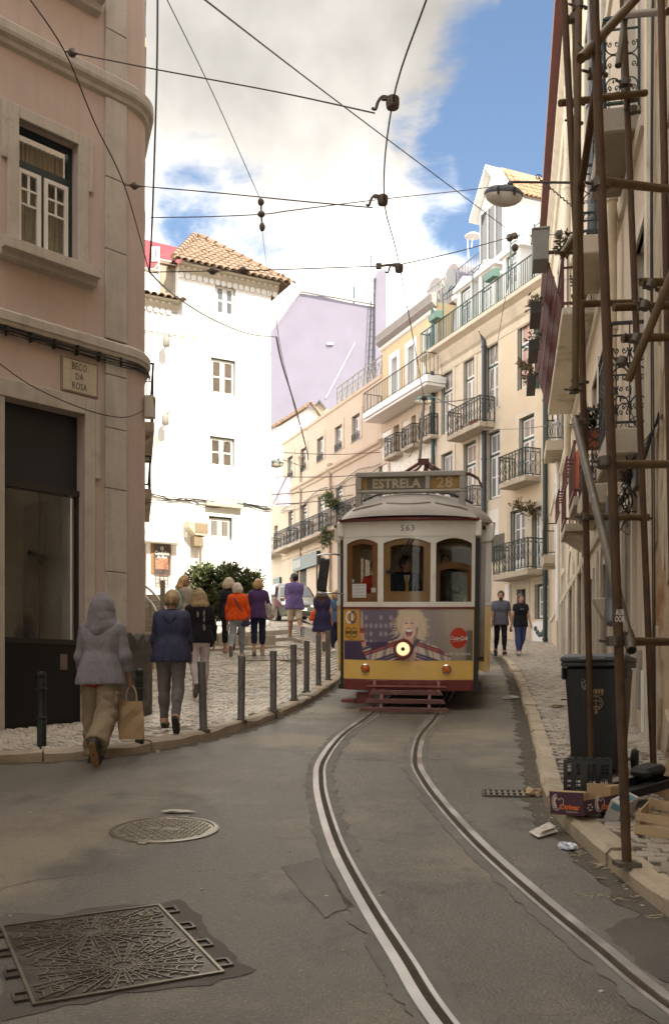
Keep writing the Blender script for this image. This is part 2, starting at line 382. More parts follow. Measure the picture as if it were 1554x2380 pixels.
RK=[(3.0,-4),(2.35,0),(2.05,2),(1.9,3.6),(1.79,5.0),(1.73,6),(1.70,7.2),(1.76,8.2),(1.93,9.2),(2.21,10.8),(2.9,15),(3.98,21.8),(4.66,27.2),(5.0,31.7),(4.8,36),(3.4,40.5),(1.3,44.8),(-1,49.8),(-4.5,58)]
def resample(poly,step):
 c=catmull([(x,y,0) for x,y in poly],10);out=[c[0]];acc=0
 for a,b in zip(c,c[1:]):
  d=(b-a).length
  while acc+d>=step:
   t=(step-acc)/d;a=a.lerp(b,t);out.append(a.copy());d=(b-a).length;acc=0
  acc+=d
 out.append(c[-1]);return out
KH=.12
def kerb(name,poly,side,m,label,wid=.17):
 root=bpy.data.objects.new(name,None);COL.objects.link(root);tag(root,kind='structure')
 pts=resample(poly,.25);step=0;i=0
 while i<len(pts)-2:
  n=random.choice((3,4,4,5));seg=pts[i:i+n+1]
  if len(seg)<2:break
  ins=offs(seg,wid*side)
  b=MB();v=[];dz=random.uniform(-.013,.011);w0=random.uniform(-.012,.012);L_=len(seg)
  for k,(p,q) in enumerate(zip(seg,ins)):
   if k==0:p=p.lerp(seg[1],.07);q=q.lerp(ins[1],.07)
   d=(q-p).normalized()
   jx=random.uniform(-.006,.006);p=p+d*(w0+jx)
   t=KH+dz+random.uniform(-.004,.004);g0,g1=ground_z(p.x,p.y),ground_z(q.x,q.y);ch=.026+random.uniform(-.012,.02)
   r1=p+d*ch
   v+=[(p.x,p.y,g0-.05),(p.x,p.y,g0+t-ch),(r1.x,r1.y,g0+t),(q.x,q.y,g1+KH+dz),(q.x,q.y,g1-.05)]
  f=[]
  for k in range(L_-1):
   for j in range(4):f.append((k*5+j,k*5+j+1,k*5+6+j,k*5+5+j))
  f+=[(0,1,2,3,4),tuple(range((L_-1)*5+4,(L_-1)*5-1,-1))]
  b.add(v,f);b.build('kerb_stone',m,root,smooth=True);i+=n
 return root
kerb('kerb',LK,-1,m_kerb,'')
kerb('kerb',RK,1,m_kerbr,'')
m_gut=mat('gutter_dirt',(.085,.069,.05),.9,.3,6,bump=.4)
ribbon(resample(RK,.08),-.16,.05,.0035,m_gut,'gutter_dirt',road,rag=.09,side=False);ribbon(resample(LK,.08),-.05,.10,.0035,m_gut,'gutter_dirt',road,rag=.10,side=False)
def far_x(y):return 1.592+.178*y if y<36.1 else 8.02-.431*(y-36.1)
def pav_sheet(name,curve,tgt,nsub,off,side):
 ins=offs(curve,off*side);v=[];n=nsub+1
 for p in ins:
  q=tgt(p)
  for k in range(n):
   a=p.lerp(q,k/nsub);v.append((a.x,a.y,ground_z(a.x,a.y)+KH-.022))
 f=[(i*n+k,i*n+k+1,(i+1)*n+k+1,(i+1)*n+k) for i in range(len(ins)-1) for k in range(nsub)]
 b=MB();b.add(v,f);o=b.build(name,m_grout,None,smooth='full');tag(o,kind='structure');return o
lkc,rkc=resample(LK,.4),resample(RK,.4)
N_l=len(lkc)
def lt(p):
 i=min(range(N_l),key=lambda j:(lkc[j]-p).length);return Vector((-16,9.0+27*i/N_l,0))
pav_l=pav_sheet('pavement',lkc,lt,30,.12,-1)
pav_r=pav_sheet('pavement',rkc,lambda p:Vector((far_x(p.y)+.25,p.y,0)),10,.12,1)
def inside(poly,x,y):
 c=False;n=len(poly);j=n-1
 for i in range(n):
  xi,yi=poly[i];xj,yj=poly[j]
  if (yi>y)!=(yj>y)and x<(xj-xi)*(y-yi)/(yj-yi)+xi:c=not c
  j=i
 return c
def stone_shape(r,s):
 """one sett: bottom ring, shoulder, slightly domed top"""
 a0=PI/4;ang=[a0+k*PI/2+r.uniform(-.16,.16) for k in range(4)];rad=[s*.72*r.uniform(.86,1.04) for k in range(4)]
 v=[]
 for sc,z in ((1.0,-.03),(.985,-.007),(.84,0)):
  for a,q in zip(ang,rad):v.append((q*sc*math.cos(a),q*sc*math.sin(a),z))
 f=[(j*4+k,j*4+(k+1)%4,j*4+4+(k+1)%4,j*4+4+k) for j in range(2) for k in range(4)]+[(8,9,10,11)]
 return v,f
def cobbles(parent,test,x0,x1,y0,y1,s,rot,m,visible):
 rr=random.Random(5);cr,sr=math.cos(rot),math.sin(rot);R=max(x1-x0,y1-y0)*.8;cx,cy=(x0+x1)/2,(y0+y1)/2
 spots=[]
 n=int(2*R/s)
 for j in range(n):
  for i in range(n):
   u=-R+(i+.5*(j%2))*s+rr.uniform(-.1,.1)*s;w=-R+j*s+rr.uniform(-.09,.09)*s+.25*s*math.sin(u*2.1+j*.05)
   x,y=cx+u*cr-w*sr,cy+u*sr+w*cr
   if x0<x<x1 and y0<y<y1 and test(x,y):spots.append((x,y))
 vis=[p for p in spots if visible(*p)];vis.sort(key=lambda p:p[1]);near=set(vis[:300])
 var=[]
 for k in range(14):
  v,f=stone_shape(rr,s);b=MB();b.add(v,f);var.append(b.mesh('cobble',m,smooth=False))
 b=MB();vs=[]
 shapes=[stone_shape(rr,s) for _ in range(40)]
 V_=[];F_=[]
 for (x,y) in spots:
  a=rot+rr.uniform(-.22,.22)+rr.choice((0,PI/2));z=ground_z(x,y)+KH+rr.uniform(-.006,.004);tx,ty=rr.uniform(-.05,.05),.1+rr.uniform(-.05,.05)
  if (x,y) in near:
   o=obj('cobble',rr.choice(var),parent,(x,y,z),(ty,tx,a));continue
  v,f=rr.choice(shapes);o=len(V_);ca,sa=math.cos(a),math.sin(a)
  for p in v:
   X,Y=p[0]*ca-p[1]*sa,p[0]*sa+p[1]*ca;V_.append((x+X,y+Y,z+p[2]+X*tx+Y*ty))
  F_+=[tuple(i+o for i in q) for q in f]
 b.add(V_,F_);o=b.build('cobbles',m,parent,fixn=False);tag(o,kind='stuff')
LKin=[(p.x,p.y) for p in offs(resample(LK,.3),-.19)]
PINK_O,PINK_U=Vector((-4.05,11.8,0)),Vector((.703,.711,0)).normalized()
PINK_N=Vector((PINK_U.y,-PINK_U.x,0))
def left_ok(x,y):
 if not inside(LKin+[(-14,36),(-14,9)],x,y):return False
 d=Vector((x,y,0))-PINK_O
 s_,n_=d.dot(PINK_U),d.dot(PINK_N)
 if n_<-.02 and s_<1.95:return False
 return x>-.2*y-.2 or n_>-.02
cobbles(pav_l,left_ok,-6.2,.3,9.5,30,.105,.35,m_cob,lambda x,y:-.343*y<x)
RKin=[(p.x,p.y) for p in offs(resample(RK,.3),.19)]
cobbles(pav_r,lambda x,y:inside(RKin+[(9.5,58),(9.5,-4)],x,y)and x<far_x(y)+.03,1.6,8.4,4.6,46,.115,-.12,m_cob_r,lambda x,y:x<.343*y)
def broad_step(pts,h,m,name='step'):
 c=resample(pts,.5);st=bpy.data.objects.new(name,None);COL.objects.link(st);tag(st,kind='structure')
 i=0
 while i<len(c)-1:
  n=random.choice((1,2,2));sg=c[i:i+n+1]
  if len(sg)<2:break
  back=offs(sg,-.36);v=[]
  for k,(p,q) in enumerate(zip(sg,back)):
   if k==0:p=p.lerp(sg[1],.02);q=q.lerp(back[1],.02)
   z=ground_z(p.x,p.y)+KH;dz=random.uniform(-.004,.004)
   v+=[(p.x,p.y,z-.06),(p.x,p.y,z+h-.012+dz),(p.x+(q.x-p.x)*.04,p.y+(q.y-p.y)*.04,z+h+dz),(q.x,q.y,z+h+dz),(q.x,q.y,z-.06)]
  f=[(k*5+j,k*5+j+1,k*5+6+j,k*5+5+j) for k in range(len(sg)-1) for j in range(4)]+[(0,1,2,3,4),tuple(range((len(sg)-1)*5+4,(len(sg)-1)*5-1,-1))]
  b=MB();b.add(v,f);b.build('stone_slab',m,st,smooth=True);i+=n
 return st
broad_step([(-5.6,22.0),(-3.6,22.7),(-1.9,23.4),(-.75,24.2)],.07,m_stepstone)
broad_step([(-5.6,23.4),(-3.7,24.2),(-2.0,25.0),(-.85,25.9)],.10,m_stepstone)
broad_step([(-5.6,25.0),(-3.8,25.8),(-2.2,26.8),(-1.2,27.6)],.13,m_stepstone)
def stair():
 r=bpy.data.objects.new('stairs',None);COL.objects.link(r);tag(r,kind='structure')
 for k in range(9):
  y0=19.6+k*.42;x1=-3.62-.02*k;x0=-7.5;z1=2.55+k*.175+.16
  for j in range(4):
   xa=x0+(x1-x0)*j/4;xb=x0+(x1-x0)*(j+1)/4
   b=MB();b.box(xa+.004,xb-.004,y0,y0+.47,1.8,z1+random.uniform(-.004,.004));b.build('stair_tread',m_stepstone,r,bevel=.012)
 b=MB();b.box(-7.5,-3.5,23.44,29,1.8,4.1);b.build('stair_landing',m_stepstone,r,bevel=.01)
stair()
def on_road(x,y,h=0):return Vector((x,y,ground_z(x,y)+h))
SL=math.atan(.1)
def flat_root(name,label,cat,x,y,rz,h=0,group=None):
 r=thing(name,label,cat,on_road(x,y,h),0,group);r.rotation_mode='QUATERNION'
 r.rotation_quaternion=(Matrix.Rotation(SL,4,'X')@Matrix.Rotation(rz,4,'Z')).to_quaternion();return r
patch([(-1.86,5.16),(-.88,5.52),(-.36,4.40),(-1.32,3.98)],m_patch,.0032)
def big_cover():
 r=flat_root('access_cover','large rectangular dark iron cover with two ray patterns and side lugs','manhole cover',-1.11,4.725,math.atan2(-.9,.43))
 hw,hd=.545,.42
 b=MB();b.box(-hw,hw,-hd,hd,-.03,.010);b.build('plate',m_iron,r,bevel=.006)
 b=MB()
 for x0,x1,y0,y1 in ((-hw,hw,hd-.014,hd),(-hw,hw,-hd,-hd+.014),(-hw,-hw+.014,-hd+.014,hd-.014),(hw-.014,hw,-hd+.014,hd-.014)):b.box(x0,x1,y0,y1,.0102,.017)
 b.build('frame',m_iron2,r)
 for sx in (-1,1):
  for k in range(4):
   y=0
   cx=-hw+.12+k*.285
   b=MB();yy=sx*(hd+.004)
   b.box(cx-.05,cx+.05,min(yy,yy+sx*.062),max(yy,yy+sx*.062),-.02,.006);b.box(cx-.05,cx-.035,min(yy,yy+sx*.062),max(yy,yy+sx*.062),.0061,.016);b.box(cx+.035,cx+.05,min(yy,yy+sx*.062),max(yy,yy+sx*.062),.0061,.016)
   b.box(cx-.035,cx+.035,min(yy+sx*.05,yy+sx*.062),max(yy+sx*.05,yy+sx*.062),.0061,.016);b.build('lug',m_iron,r)
 b=MB()
 for cx,cy in ((-.27,-.02),(.27,.02)):
  ins=lambda p:abs(p[0])<hw-.032 and abs(p[1])<hd-.032 and p[0]*cx>-.0025
  for a in range(20):
   t=2*PI*a/20+.08;wd=.105;rad=.045;k=0
   at_=lambda q,da:(cx+q*math.cos(t+da),cy+q*math.sin(t+da))
   while rad<.6:
    sg=.018+.07*rad;th=.0055+.005*rad
    for da in (-wd,wd):
     A,B=at_(rad,da),at_(rad+sg*.8,da)
     if ins(A)and ins(B):b.bar((*A,.0125),(*B,.0125),th,.007)
    A,B,C=at_(rad+sg*.1,-wd*.8),at_(rad-sg*.25,0),at_(rad+sg*.1,wd*.8)
    if k%2==0 and ins(A)and ins(C)and ins(B)and rad>.07:b.bar((*A,.0125),(*B,.0125),th,.007);b.bar((*B,.0125),(*C,.0125),th,.007)
    rad+=sg;k+=1
 for x,y,w,h in ((0.0,.2,.09,.05),(0,-.2,.09,.05),(-.42,.3,.06,.05),(.42,-.3,.06,.05)):
  for i in range(4):b.bar((x-w/2+w*i/3,y-h/2,.0125),(x-w/2+w*i/3,y+h/2,.0125),.007,.006)
  b.bar((x-w/2,y-h/2,.0125),(x+w/2,y-h/2,.0125),.007,.006);b.bar((x-w/2,y+h/2,.0125),(x+w/2,y+h/2,.0125),.007,.006)
 o=b.build('raised_pattern',m_iron2,r);tag(o,kind='stuff')
big_cover()
def round_cover():
 r=flat_root('manhole_cover','round iron manhole cover with raised studs in the asphalt','manhole cover',-1.25,7.18,-.2)
 b=MB();b.lathe([(.40,-.02),(.40,.010),(.385,.016),(.365,.016),(.36,.008),(0.001,.008)],n=40);b.build('rim',m_iron2,r,smooth=True)
 b=MB()
 for i in range(-9,10):
  for j in range(-9,10):
   x,y=i*.038,j*.038
   if x*x+y*y<.33**2 and not (abs(x)<.15 and abs(y)<.055):
    if (i+j)%2:b.box(x-.015,x+.015,y-.006,y+.006,.0082,.0135)
    else :b.lathe([(.012,.0082),(.012,.0125),(.008,.0145)],(x,y,0),6)
 o=b.build('raised_studs',m_iron2,r);tag(o,kind='stuff')
 b=MB();b.box(-.12,-.03,-.045,.045,.0082,.014);b.box(-.01,.12,-.045,.045,.0082,.014);b.build('name_plate',m_iron2,r,bevel=.003)
 for s_ in (-1,1):
  b=MB();b.box(-.035,.035,min(s_*.40,s_*.445),max(s_*.40,s_*.445),-.02,.012);b.build('lug',m_iron2,r,bevel=.004)
round_cover()
def drain():
 r=flat_root('drain_grate','slotted iron gutter drain beside the right kerb','drain',1.49,8.5,-.12)
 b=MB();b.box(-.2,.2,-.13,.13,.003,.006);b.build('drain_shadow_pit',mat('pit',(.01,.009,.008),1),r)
 b=MB();b.box(-.2,.2,.11,.13,.002,.016);b.box(-.2,.2,-.13,-.11,.002,.016);b.box(-.2,-.18,-.11,.11,.002,.016);b.box(.18,.2,-.11,.11,.002,.016);b.build('frame',m_iron,r)
 for i in range(7):
  b=MB();x=-.15+i*.05;b.box(x-.012,x+.012,-.108,.108,.0062,.015);b.build('bar',m_iron2,r)
 b=MB();b.box(-.178,.178,-.012,.012,.0155,.018);b.build('crossbar',m_iron2,r)
drain()
m_gr=mat('worn_grate',(.22,.185,.14),.5,.2,4)
def plaza_grate():
 x,y=-1.42,21.55
 r=flat_root('pavement_grate','large slatted metal grate lying flush in the cobbled square','grate',x,y,.12,KH+.012);r.rotation_quaternion=(Matrix.Rotation(math.atan(.155),4,'X')@Matrix.Rotation(.12,4,'Z')).to_quaternion()
 for i in range(14):
  b=MB();b.box(-.68+i*.098,-.60+i*.098,-.42,.42,-.02,.004);b.build('slat',m_gr,r)
 b=MB();b.box(-.72,.72,.43,.47,-.02,.009);b.box(-.72,.72,-.47,-.43,-.02,.009);b.build('frame',m_gr,r)
plaza_grate()
m_boll=mat('bollard_grey',(.155,.15,.14),.5,.2,4,bump=.12,metal=.3,dirt_or_light=.5,dirt_or_light_col=(.22,.20,.17),dirt_or_light_scale=4,dirt_or_light_thr=.6)
m_boll2=mat('bollard_green',(.012,.022,.020),.42,.2,5,bump=.15,dirt_or_light=.3,dirt_or_light_col=(.12,.12,.10),dirt_or_light_scale=7)
def bollard(x,y,h,label,lean=(0,0),top=True):
 z=ground_z(x,y)+KH-.01
 r=thing('bollard',label,'bollard',(x,y,z),random.uniform(0,6),'plain grey bollards along the kerb');r.rotation_euler=(lean[0],lean[1],0)
 b=MB();b.lathe([(.048,-.1),(.048,h-.07)],n=20);b.build('post',m_boll,r,smooth=True)
 b=MB();b.lathe([(.051,h-.07),(.051,h-.006),(.045,h),(.001,h+.004)],n=20);b.build('cap',m_boll,r,smooth=True)
 b=MB();b.lathe([(.085,-.02),(.08,.012),(.05,.03)],n=16);b.build('collar',m_grout,r,smooth=True)
BL=[(473,1697,.84,'second nearest plain grey bollard, just right of the woman in the navy hooded jacket',(0,-.03)),(560,1675,.85,'grey bollard with pale scuffing at its foot, left of the faded one',(0,.012)),(635,1652,.86,'pale weathered grey bollard with faded paint, in front of the square grate',(0,0)),(683,1627,.88,'grey bollard on the kerb between the faded one and the next slim one',(0,-.01)),(712,1608,.88,'slim grey bollard in the middle of the row beside the tram',(0,.005)),(740,1593,.93,'grey bollard below the woman in the navy dress',(0,0)),(762,1580,.95,'farthest grey bollard, close against the yellow tram',(0,0))]
for px,py,h,lab,ln in BL:
 d=1.58/((py-HYP)/FL+.1)
 for _ in range(6):
  x=(px-CXP)/FL*d;d=(CH-KH-(ground_z(x,d)-.1*d))/((py-HYP)/FL+.1)
 bollard(x,d,h,lab,ln)
def green_bollard(px,py,label):
 d=1.58/((py-HYP)/FL+.1);x=(px-CXP)/FL*d
 r=thing('bollard',label,'bollard',(x,d,ground_z(x,d)+KH-.01),0,'dark green bollards with ringed necks')
 b=MB();b.lathe([(.05,-.1),(.05,.30),(.043,.31),(.043,.60)],n=20);b.build('post',m_boll2,r,smooth=True)
 for z in (.30,.61):
  b=MB();b.lathe([(.044,z),(.056,z+.008),(.056,z+.022),(.044,z+.03)],n=20);b.build('ring',m_boll2,r,smooth=True)
 b=MB();b.lathe([(.047,.64),(.05,.70),(.036,.735),(.036,.745),(.047,.765),(.048,.785),(.038,.81),(.001,.822)],n=20);b.build('finial',m_boll2,r,smooth=True)
green_bollard(97,1735,'dark green ring-necked bollard at the left edge in front of the shop window')
green_bollard(324,1724,'dark green ring-necked bollard behind the paper bag at the pink corner')
m_white=mat('white_lime',(.80,.79,.755),.85,.04,.8,bump=.12,bscale=14,dirt_or_light=.25,dirt_or_light_col=(.62,.58,.50),dirt_or_light_scale=.9,dirt_or_light_thr=.6)
m_wpaint=mat('white_paint',(.74,.73,.70),.45,.04,5)
m_green=mat('green_paint',(.022,.058,.052),.45,.12,5)
m_dkgreen=mat('dark_green_iron',(.018,.035,.032),.5,.15,8)
m_biron=mat('black_iron',(.018,.019,.018),.5,.2,8,bump=.1)
m_pane_d=mat('window_dark',(.030,.033,.036),.06,.3,1.5,spec=.8)
m_pane_c=mat('window_curtain',(.34,.315,.27),.12,.2,4,spec=.8)
m_pane_b=mat('window_brown',(.105,.085,.068),.08,.3,2,spec=.7)
m_pane_p=mat('window_pale',(.22,.235,.24),.08,.3,1.2,spec=.9)
m_pane_r=mat('window_pink_blind',(.52,.30,.24),.3,.06,3)
m_limest=mat('window_stone',(.50,.44,.345),.8,.12,2.5,bump=.2,bscale=25,dirt_or_light=.35,dirt_or_light_col=(.27,.22,.16),dirt_or_light_scale=2)
m_greyst=mat('grey_lioz',(.48,.445,.39),.75,.14,3.0,bump=.25,bscale=35,dirt_or_light=.5,dirt_or_light_col=(.25,.225,.19),dirt_or_light_scale=3,streak=.35,streak_col=(.22,.195,.165))
m_tile=mat('clay_tile',(.23,.155,.105),.85,.25,5,bump=.2,bscale=25,island=.15,dirt_or_light=.5,dirt_or_light_col=(.32,.26,.18),dirt_or_light_scale=4)
m_slab=mat('balcony_stone',(.42,.36,.275),.85,.16,2,bump=.3,bscale=20,dirt_or_light=.6,dirt_or_light_col=(.20,.16,.115),dirt_or_light_scale=1.5)
m_conc=mat('stained_concrete',(.27,.235,.185),.9,.2,1.6,bump=.3,bscale=15,dirt_or_light=.7,dirt_or_light_col=(.12,.10,.08),dirt_or_light_scale=1.0)
class Fac:
 def __init__(s,name,label,O,u,cat='building'):
  s.O=Vector((O[0],O[1],0));s.u=Vector((u[0],u[1],0)).normalized();s.n=Vector((s.u.y,-s.u.x,0))
  s.root=thing(name,label,cat,s.O,math.atan2(s.u.y,s.u.x));s.wc={}
 def s(s_,px,off=0.0):
  O=s_.O+s_.n*off;k=(px-CXP)/FL;return (k*O.y-O.x)/(s_.u.x-k*s_.u.y)
 def z(s_,px,py,off=0.0):
  O=s_.O+s_.n*off;d=O.y+s_.s(px,off)*s_.u.y;return CH+(HYP-py)/FL*d
 def wall(s_,name,x0,x1,z0,z1,holes,m,y=0.0,reveal=.22,depth=6,mrev=None,body=True,back=None):
  xs=sorted(set([x0,x1]+[v for h in holes for v in h[:2]]));zs=sorted(set([z0,z1]+[v for h in holes for v in h[2:4]]))
  b=MB()
  for i in range(len(xs)-1):
   for j in range(len(zs)-1):
    cx,cz=(xs[i]+xs[i+1])/2,(zs[j]+zs[j+1])/2
    if cx<x0 or cx>x1 or cz<z0 or cz>z1:continue
    if any(h[0]<cx<h[1]and h[2]<cz<h[3] for h in holes):continue
    b.add([(xs[i],y,zs[j]),(xs[i+1],y,zs[j]),(xs[i+1],y,zs[j+1]),(xs[i],y,zs[j+1])],[(0,1,2,3)])
  for h in holes:
   a,c,e,f=h[:4];r=h[4] if len(h)>4 else reveal
   for q in (((a,e),(a,f)),((a,f),(c,f)),((c,f),(c,e)),((c,e),(a,e))):
    (xa,za),(xb,zb)=q
    b.add([(xa,y,za),(xb,y,zb),(xb,y+r,zb),(xa,y+r,za)],[(0,1,2,3)],1)
   if len(h)<6:b.add([(a,y+r,e),(c,y+r,e),(c,y+r,f),(a,y+r,f)],[(0,1,2,3)],2)
  if body:
   D=y+depth
   b.add([(x0,y,z0),(x0,y,z1),(x0,D,z1),(x0,D,z0)],[(0,1,2,3)]);b.add([(x1,y,z0),(x1,y,z1),(x1,D,z1),(x1,D,z0)],[(0,1,2,3)])
   b.add([(x0,y,z1),(x1,y,z1),(x1,D,z1),(x0,D,z1)],[(0,1,2,3)]);b.add([(x0,D,z0),(x0,D,z1),(x1,D,z1),(x1,D,z0)],[(0,1,2,3)])
  return b.build(name,[m,mrev or m,back or m_pane_d],s_.root,fixn=False)
 def window(s_,x0,x1,z0,z1,y=.12,rows=2,cols=2,top=0.0,fw=.05,fm=None,sm=None,pm=None,toprow=1,bars=.028,surround=0,sm_mat=None,sill=0,name='window',panes=True,solidbot=0.0):
  """frame fixed in the opening, two leaves of rows x cols panes, a top light"""
  w,h=x1-x0,z1-z0;fm=fm or m_green;sm=sm or m_wpaint;pm=pm or m_pane_d
  key=(round(w,2),round(h,2),rows,cols,top,fm.name,sm.name,pm.name,surround,sill,fw,bars,toprow,solidbot)
  if key not in s_.wc:
   f=MB();t=.06
   for a,c,e,g in ((0,fw,0,h),(w-fw,w,0,h),(fw,w-fw,h-fw,h),(fw,w-fw,0,fw*.8)):f.box(a,c,0,t,e,g)
   ht=h*(1-top)
   if top:f.box(fw,w-fw,0,t+.01,ht-fw*.6,ht+fw*.6)
   sh=MB();P_=[]
   def leaf(a,c,e,g,r,cc,solid=0):
    k=bars*1.5;yb=.012
    for q in ((a,a+k,e,g),(c-k,c,e,g),(a+k,c-k,g-k,g),(a+k,c-k,e,e+k*1.2)):sh.box(q[0],q[1],yb,yb+.04,q[2],q[3])
    e2=e+k*1.2
    if solid:
     zb=e2+(g-e)*solid;sh.box(a+k,c-k,yb+.008,yb+.03,e2,zb);e2=zb
    for i in range(1,r):z_=e2+(g-k-e2)*i/r;sh.box(a+k,c-k,yb+.004,yb+.036,z_-bars/2,z_+bars/2)
    for i in range(1,cc):x_=a+k+(c-2*k-a)*i/cc;sh.box(x_-bars/2,x_+bars/2,yb+.006,yb+.034,e2,g-k)
    for i in range(r):
     for j in range(cc):
      P_.append((a+k+(c-2*k-a)*j/cc+.003,a+k+(c-2*k-a)*(j+1)/cc-.003,e2+(g-k-e2)*i/r+.003,e2+(g-k-e2)*(i+1)/r-.003))
   m_=w/2
   leaf(fw,m_-.004,fw*.8,ht-(fw*.6 if top else fw),rows,max(1,cols//2),solidbot);leaf(m_+.004,w-fw,fw*.8,ht-(fw*.6 if top else fw),rows,max(1,cols//2),solidbot)
   if top:leaf(fw,w-fw,ht+fw*.6,h-fw,toprow,cols)
   pmeshes=[]
   for q in P_:
    pb=MB();pb.box(q[0],q[1],.027,.033,q[2],q[3]);pmeshes.append(pb.mesh('pane',pm))
   sur=None
   if surround:
    g=MB();k=surround;pr=-.035
    g.box(-k,0,pr-y,-y+.05,-.02,h+k);g.box(w,w+k,pr-y,-y+.05,-.02,h+k);g.box(0,w,pr-y,-y+.05,h,h+k)
    sur=g.mesh('surround',sm_mat or m_limest,bevel=.006)
   sl=None
   if sill:
    g=MB();g.box(-sill,w+sill,-y-.12,-y+.08,-.09,0);sl=g.mesh('sill',sm_mat or m_limest,bevel=.012)
   s_.wc[key]=(f.mesh(name,fm),sh.mesh('sash',sm),pmeshes,sur,sl)
  f,sh,pmeshes,sur,sl=s_.wc[key]
  o=obj(name,f,s_.root,(x0,y,z0));obj('sash',sh,o)
  if panes:
   for pmh in pmeshes:obj('pane',pmh,o)
  if sur:obj('surround',sur,o)
  if sl:obj('sill',sl,o)
  return o
 def balcony(s_,x0,x1,z,dep,rh=1.0,style='bars',sm=None,rm=None,th=.16,bar=.012,step=.115,solid=False,corb=False):
  sm=sm or m_slab;rm=rm or m_biron
  b=MB();b.box(x0,x1,-dep,-.002,z-th,z)
  if corb:b.box(x0+.05,x1-.05,-dep+.07,-.002,z-th-.13,z-th-.002)
  o=b.build('balcony',sm,s_.root,bevel=.018)
  r=MB();e=.04
  pts=[(x0+e,-.02),(x0+e,-dep+e),(x1-e,-dep+e),(x1-e,-.02)]
  for (xa,ya),(xb,yb) in zip(pts,pts[1:]):
   L=math.hypot(xb-xa,yb-ya);n=max(2,int(L/step));dx,dy=(xb-xa)/L,(yb-ya)/L
   r.bar((xa,ya,z+rh),(xb,yb,z+rh),.045,.03);r.bar((xa,ya,z+.07),(xb,yb,z+.07),.025,.025)
   if style!='bars':r.bar((xa,ya,z+rh-.14),(xb,yb,z+rh-.14),.02,.02)
   for i in range(n+1):
    x,y=xa+dx*L*i/n,ya+dy*L*i/n;t=bar*1.6 if i in (0,n) else bar
    r.bar((x,y,z if i in (0,n) else z+.07),(x,y,z+rh),t)
    if style=='oval' and i<n:
     w=L/n*.42;cx,cy=x+dx*L/n/2,y+dy*L/n/2;hh=(rh-.21)
     for zc,hz in ((z+.07+hh*.25,hh*.25),(z+.07+hh*.75,hh*.25)):
      q=[(cx+dx*w*math.cos(2*PI*k/8),cy+dy*w*math.cos(2*PI*k/8),zc+hz*math.sin(2*PI*k/8)) for k in range(9)];r.tube(q,bar*.45,4,cap=False)
     q=[(cx+dx*w*.8*math.cos(2*PI*k/6),cy+dy*w*.8*math.cos(2*PI*k/6),z+rh-.07+.05*math.sin(2*PI*k/6)) for k in range(7)];r.tube(q,bar*.4,4,cap=False)
    if style=='scroll' and i<n:
     w=L/n*.44;cx,cy=x+dx*L/n/2,y+dy*L/n/2
     for zc,sg in ((z+.07+.2,1),(z+rh-.34,-1),(z+rh*.5,1)):
      q=[(cx+dx*w*math.cos(t_),cy+dy*w*math.cos(t_),zc+sg*.10*math.sin(t_)) for t_ in [PI*.1*k for k in range(-2,13)]];r.tube(q,bar*.55,4,cap=False)
      for sx in (-1,1):
       q=[(cx+dx*sx*(w*.45+w*.3*(1-k/9)*math.cos(k*.9)),cy+dy*sx*(w*.45+w*.3*(1-k/9)*math.cos(k*.9)),zc-sg*.03+sg*.045*(1-k/9)*math.sin(k*.9)) for k in range(10)];r.tube(q,bar*.45,4,cap=False)
     r.lathe([(.001,0),(.012,.02),(.006,.05),(.001,.07)],(cx,cy,z+.30),5)
  tag(r.build('railing',rm,o),None)
  return o
 def band(s_,name,x0,x1,prof,m,y=0):
  """moulding run along the wall: prof = [(out, z)...]"""
  b=MB();n=len(prof);v=[(x0,y-o,z) for o,z in prof]+[(x1,y-o,z) for o,z in prof]
  f=[(i,i+1,n+i+1,n+i) for i in range(n-1)]+[tuple(range(n)),tuple(range(2*n-1,n-1,-1)),(n-1,0,n,2*n-1)]
  b.add(v,f);return b.build(name,m,s_.root)
 def pipe(s_,x,z0,z1,r,m,y=-.09,hopper=False,name='drainpipe'):
  b=MB();b.tube([(x,y,z0),(x,y,z1)],r,10)
  for z in seq(z0+.5,z1-.3,2.4):b.tube([(x,y,z),(x,y,z+.06)],r*1.25,10)
  if hopper:b.lathe([(r,z1-.02),(r*2.1,z1+.28),(r*2.5,z1+.3),(r*2.5,z1+.42),(r*2.2,z1+.42)],(x,y,0),8)
  return b.build(name,m,s_.root,smooth=True)
_tile_me={}
def tile_mesh(L,w,m):
 k=(L,w,m.name)
 if k not in _tile_me:
  b=MB();n=6;v=[]
  for y,r in ((0,w*.5),(L,w*.42)):
   for rr in (r,r-.018):
    v+=[(rr*math.cos(PI*i/n),y,rr*.8*math.sin(PI*i/n)) for i in range(n+1)]
  q=n+1;f=[]
  for i in range(n):f+=[(i,i+1,2*q+i+1,2*q+i),(q+i,3*q+i,3*q+i+1,q+i+1),(i,q+i,q+i+1,i+1),(2*q+i,2*q+i+1,3*q+i+1,3*q+i)]
  b.add(v,f);_tile_me[k]=b.mesh('roof_tile',m,smooth=True)
 return _tile_me[k]
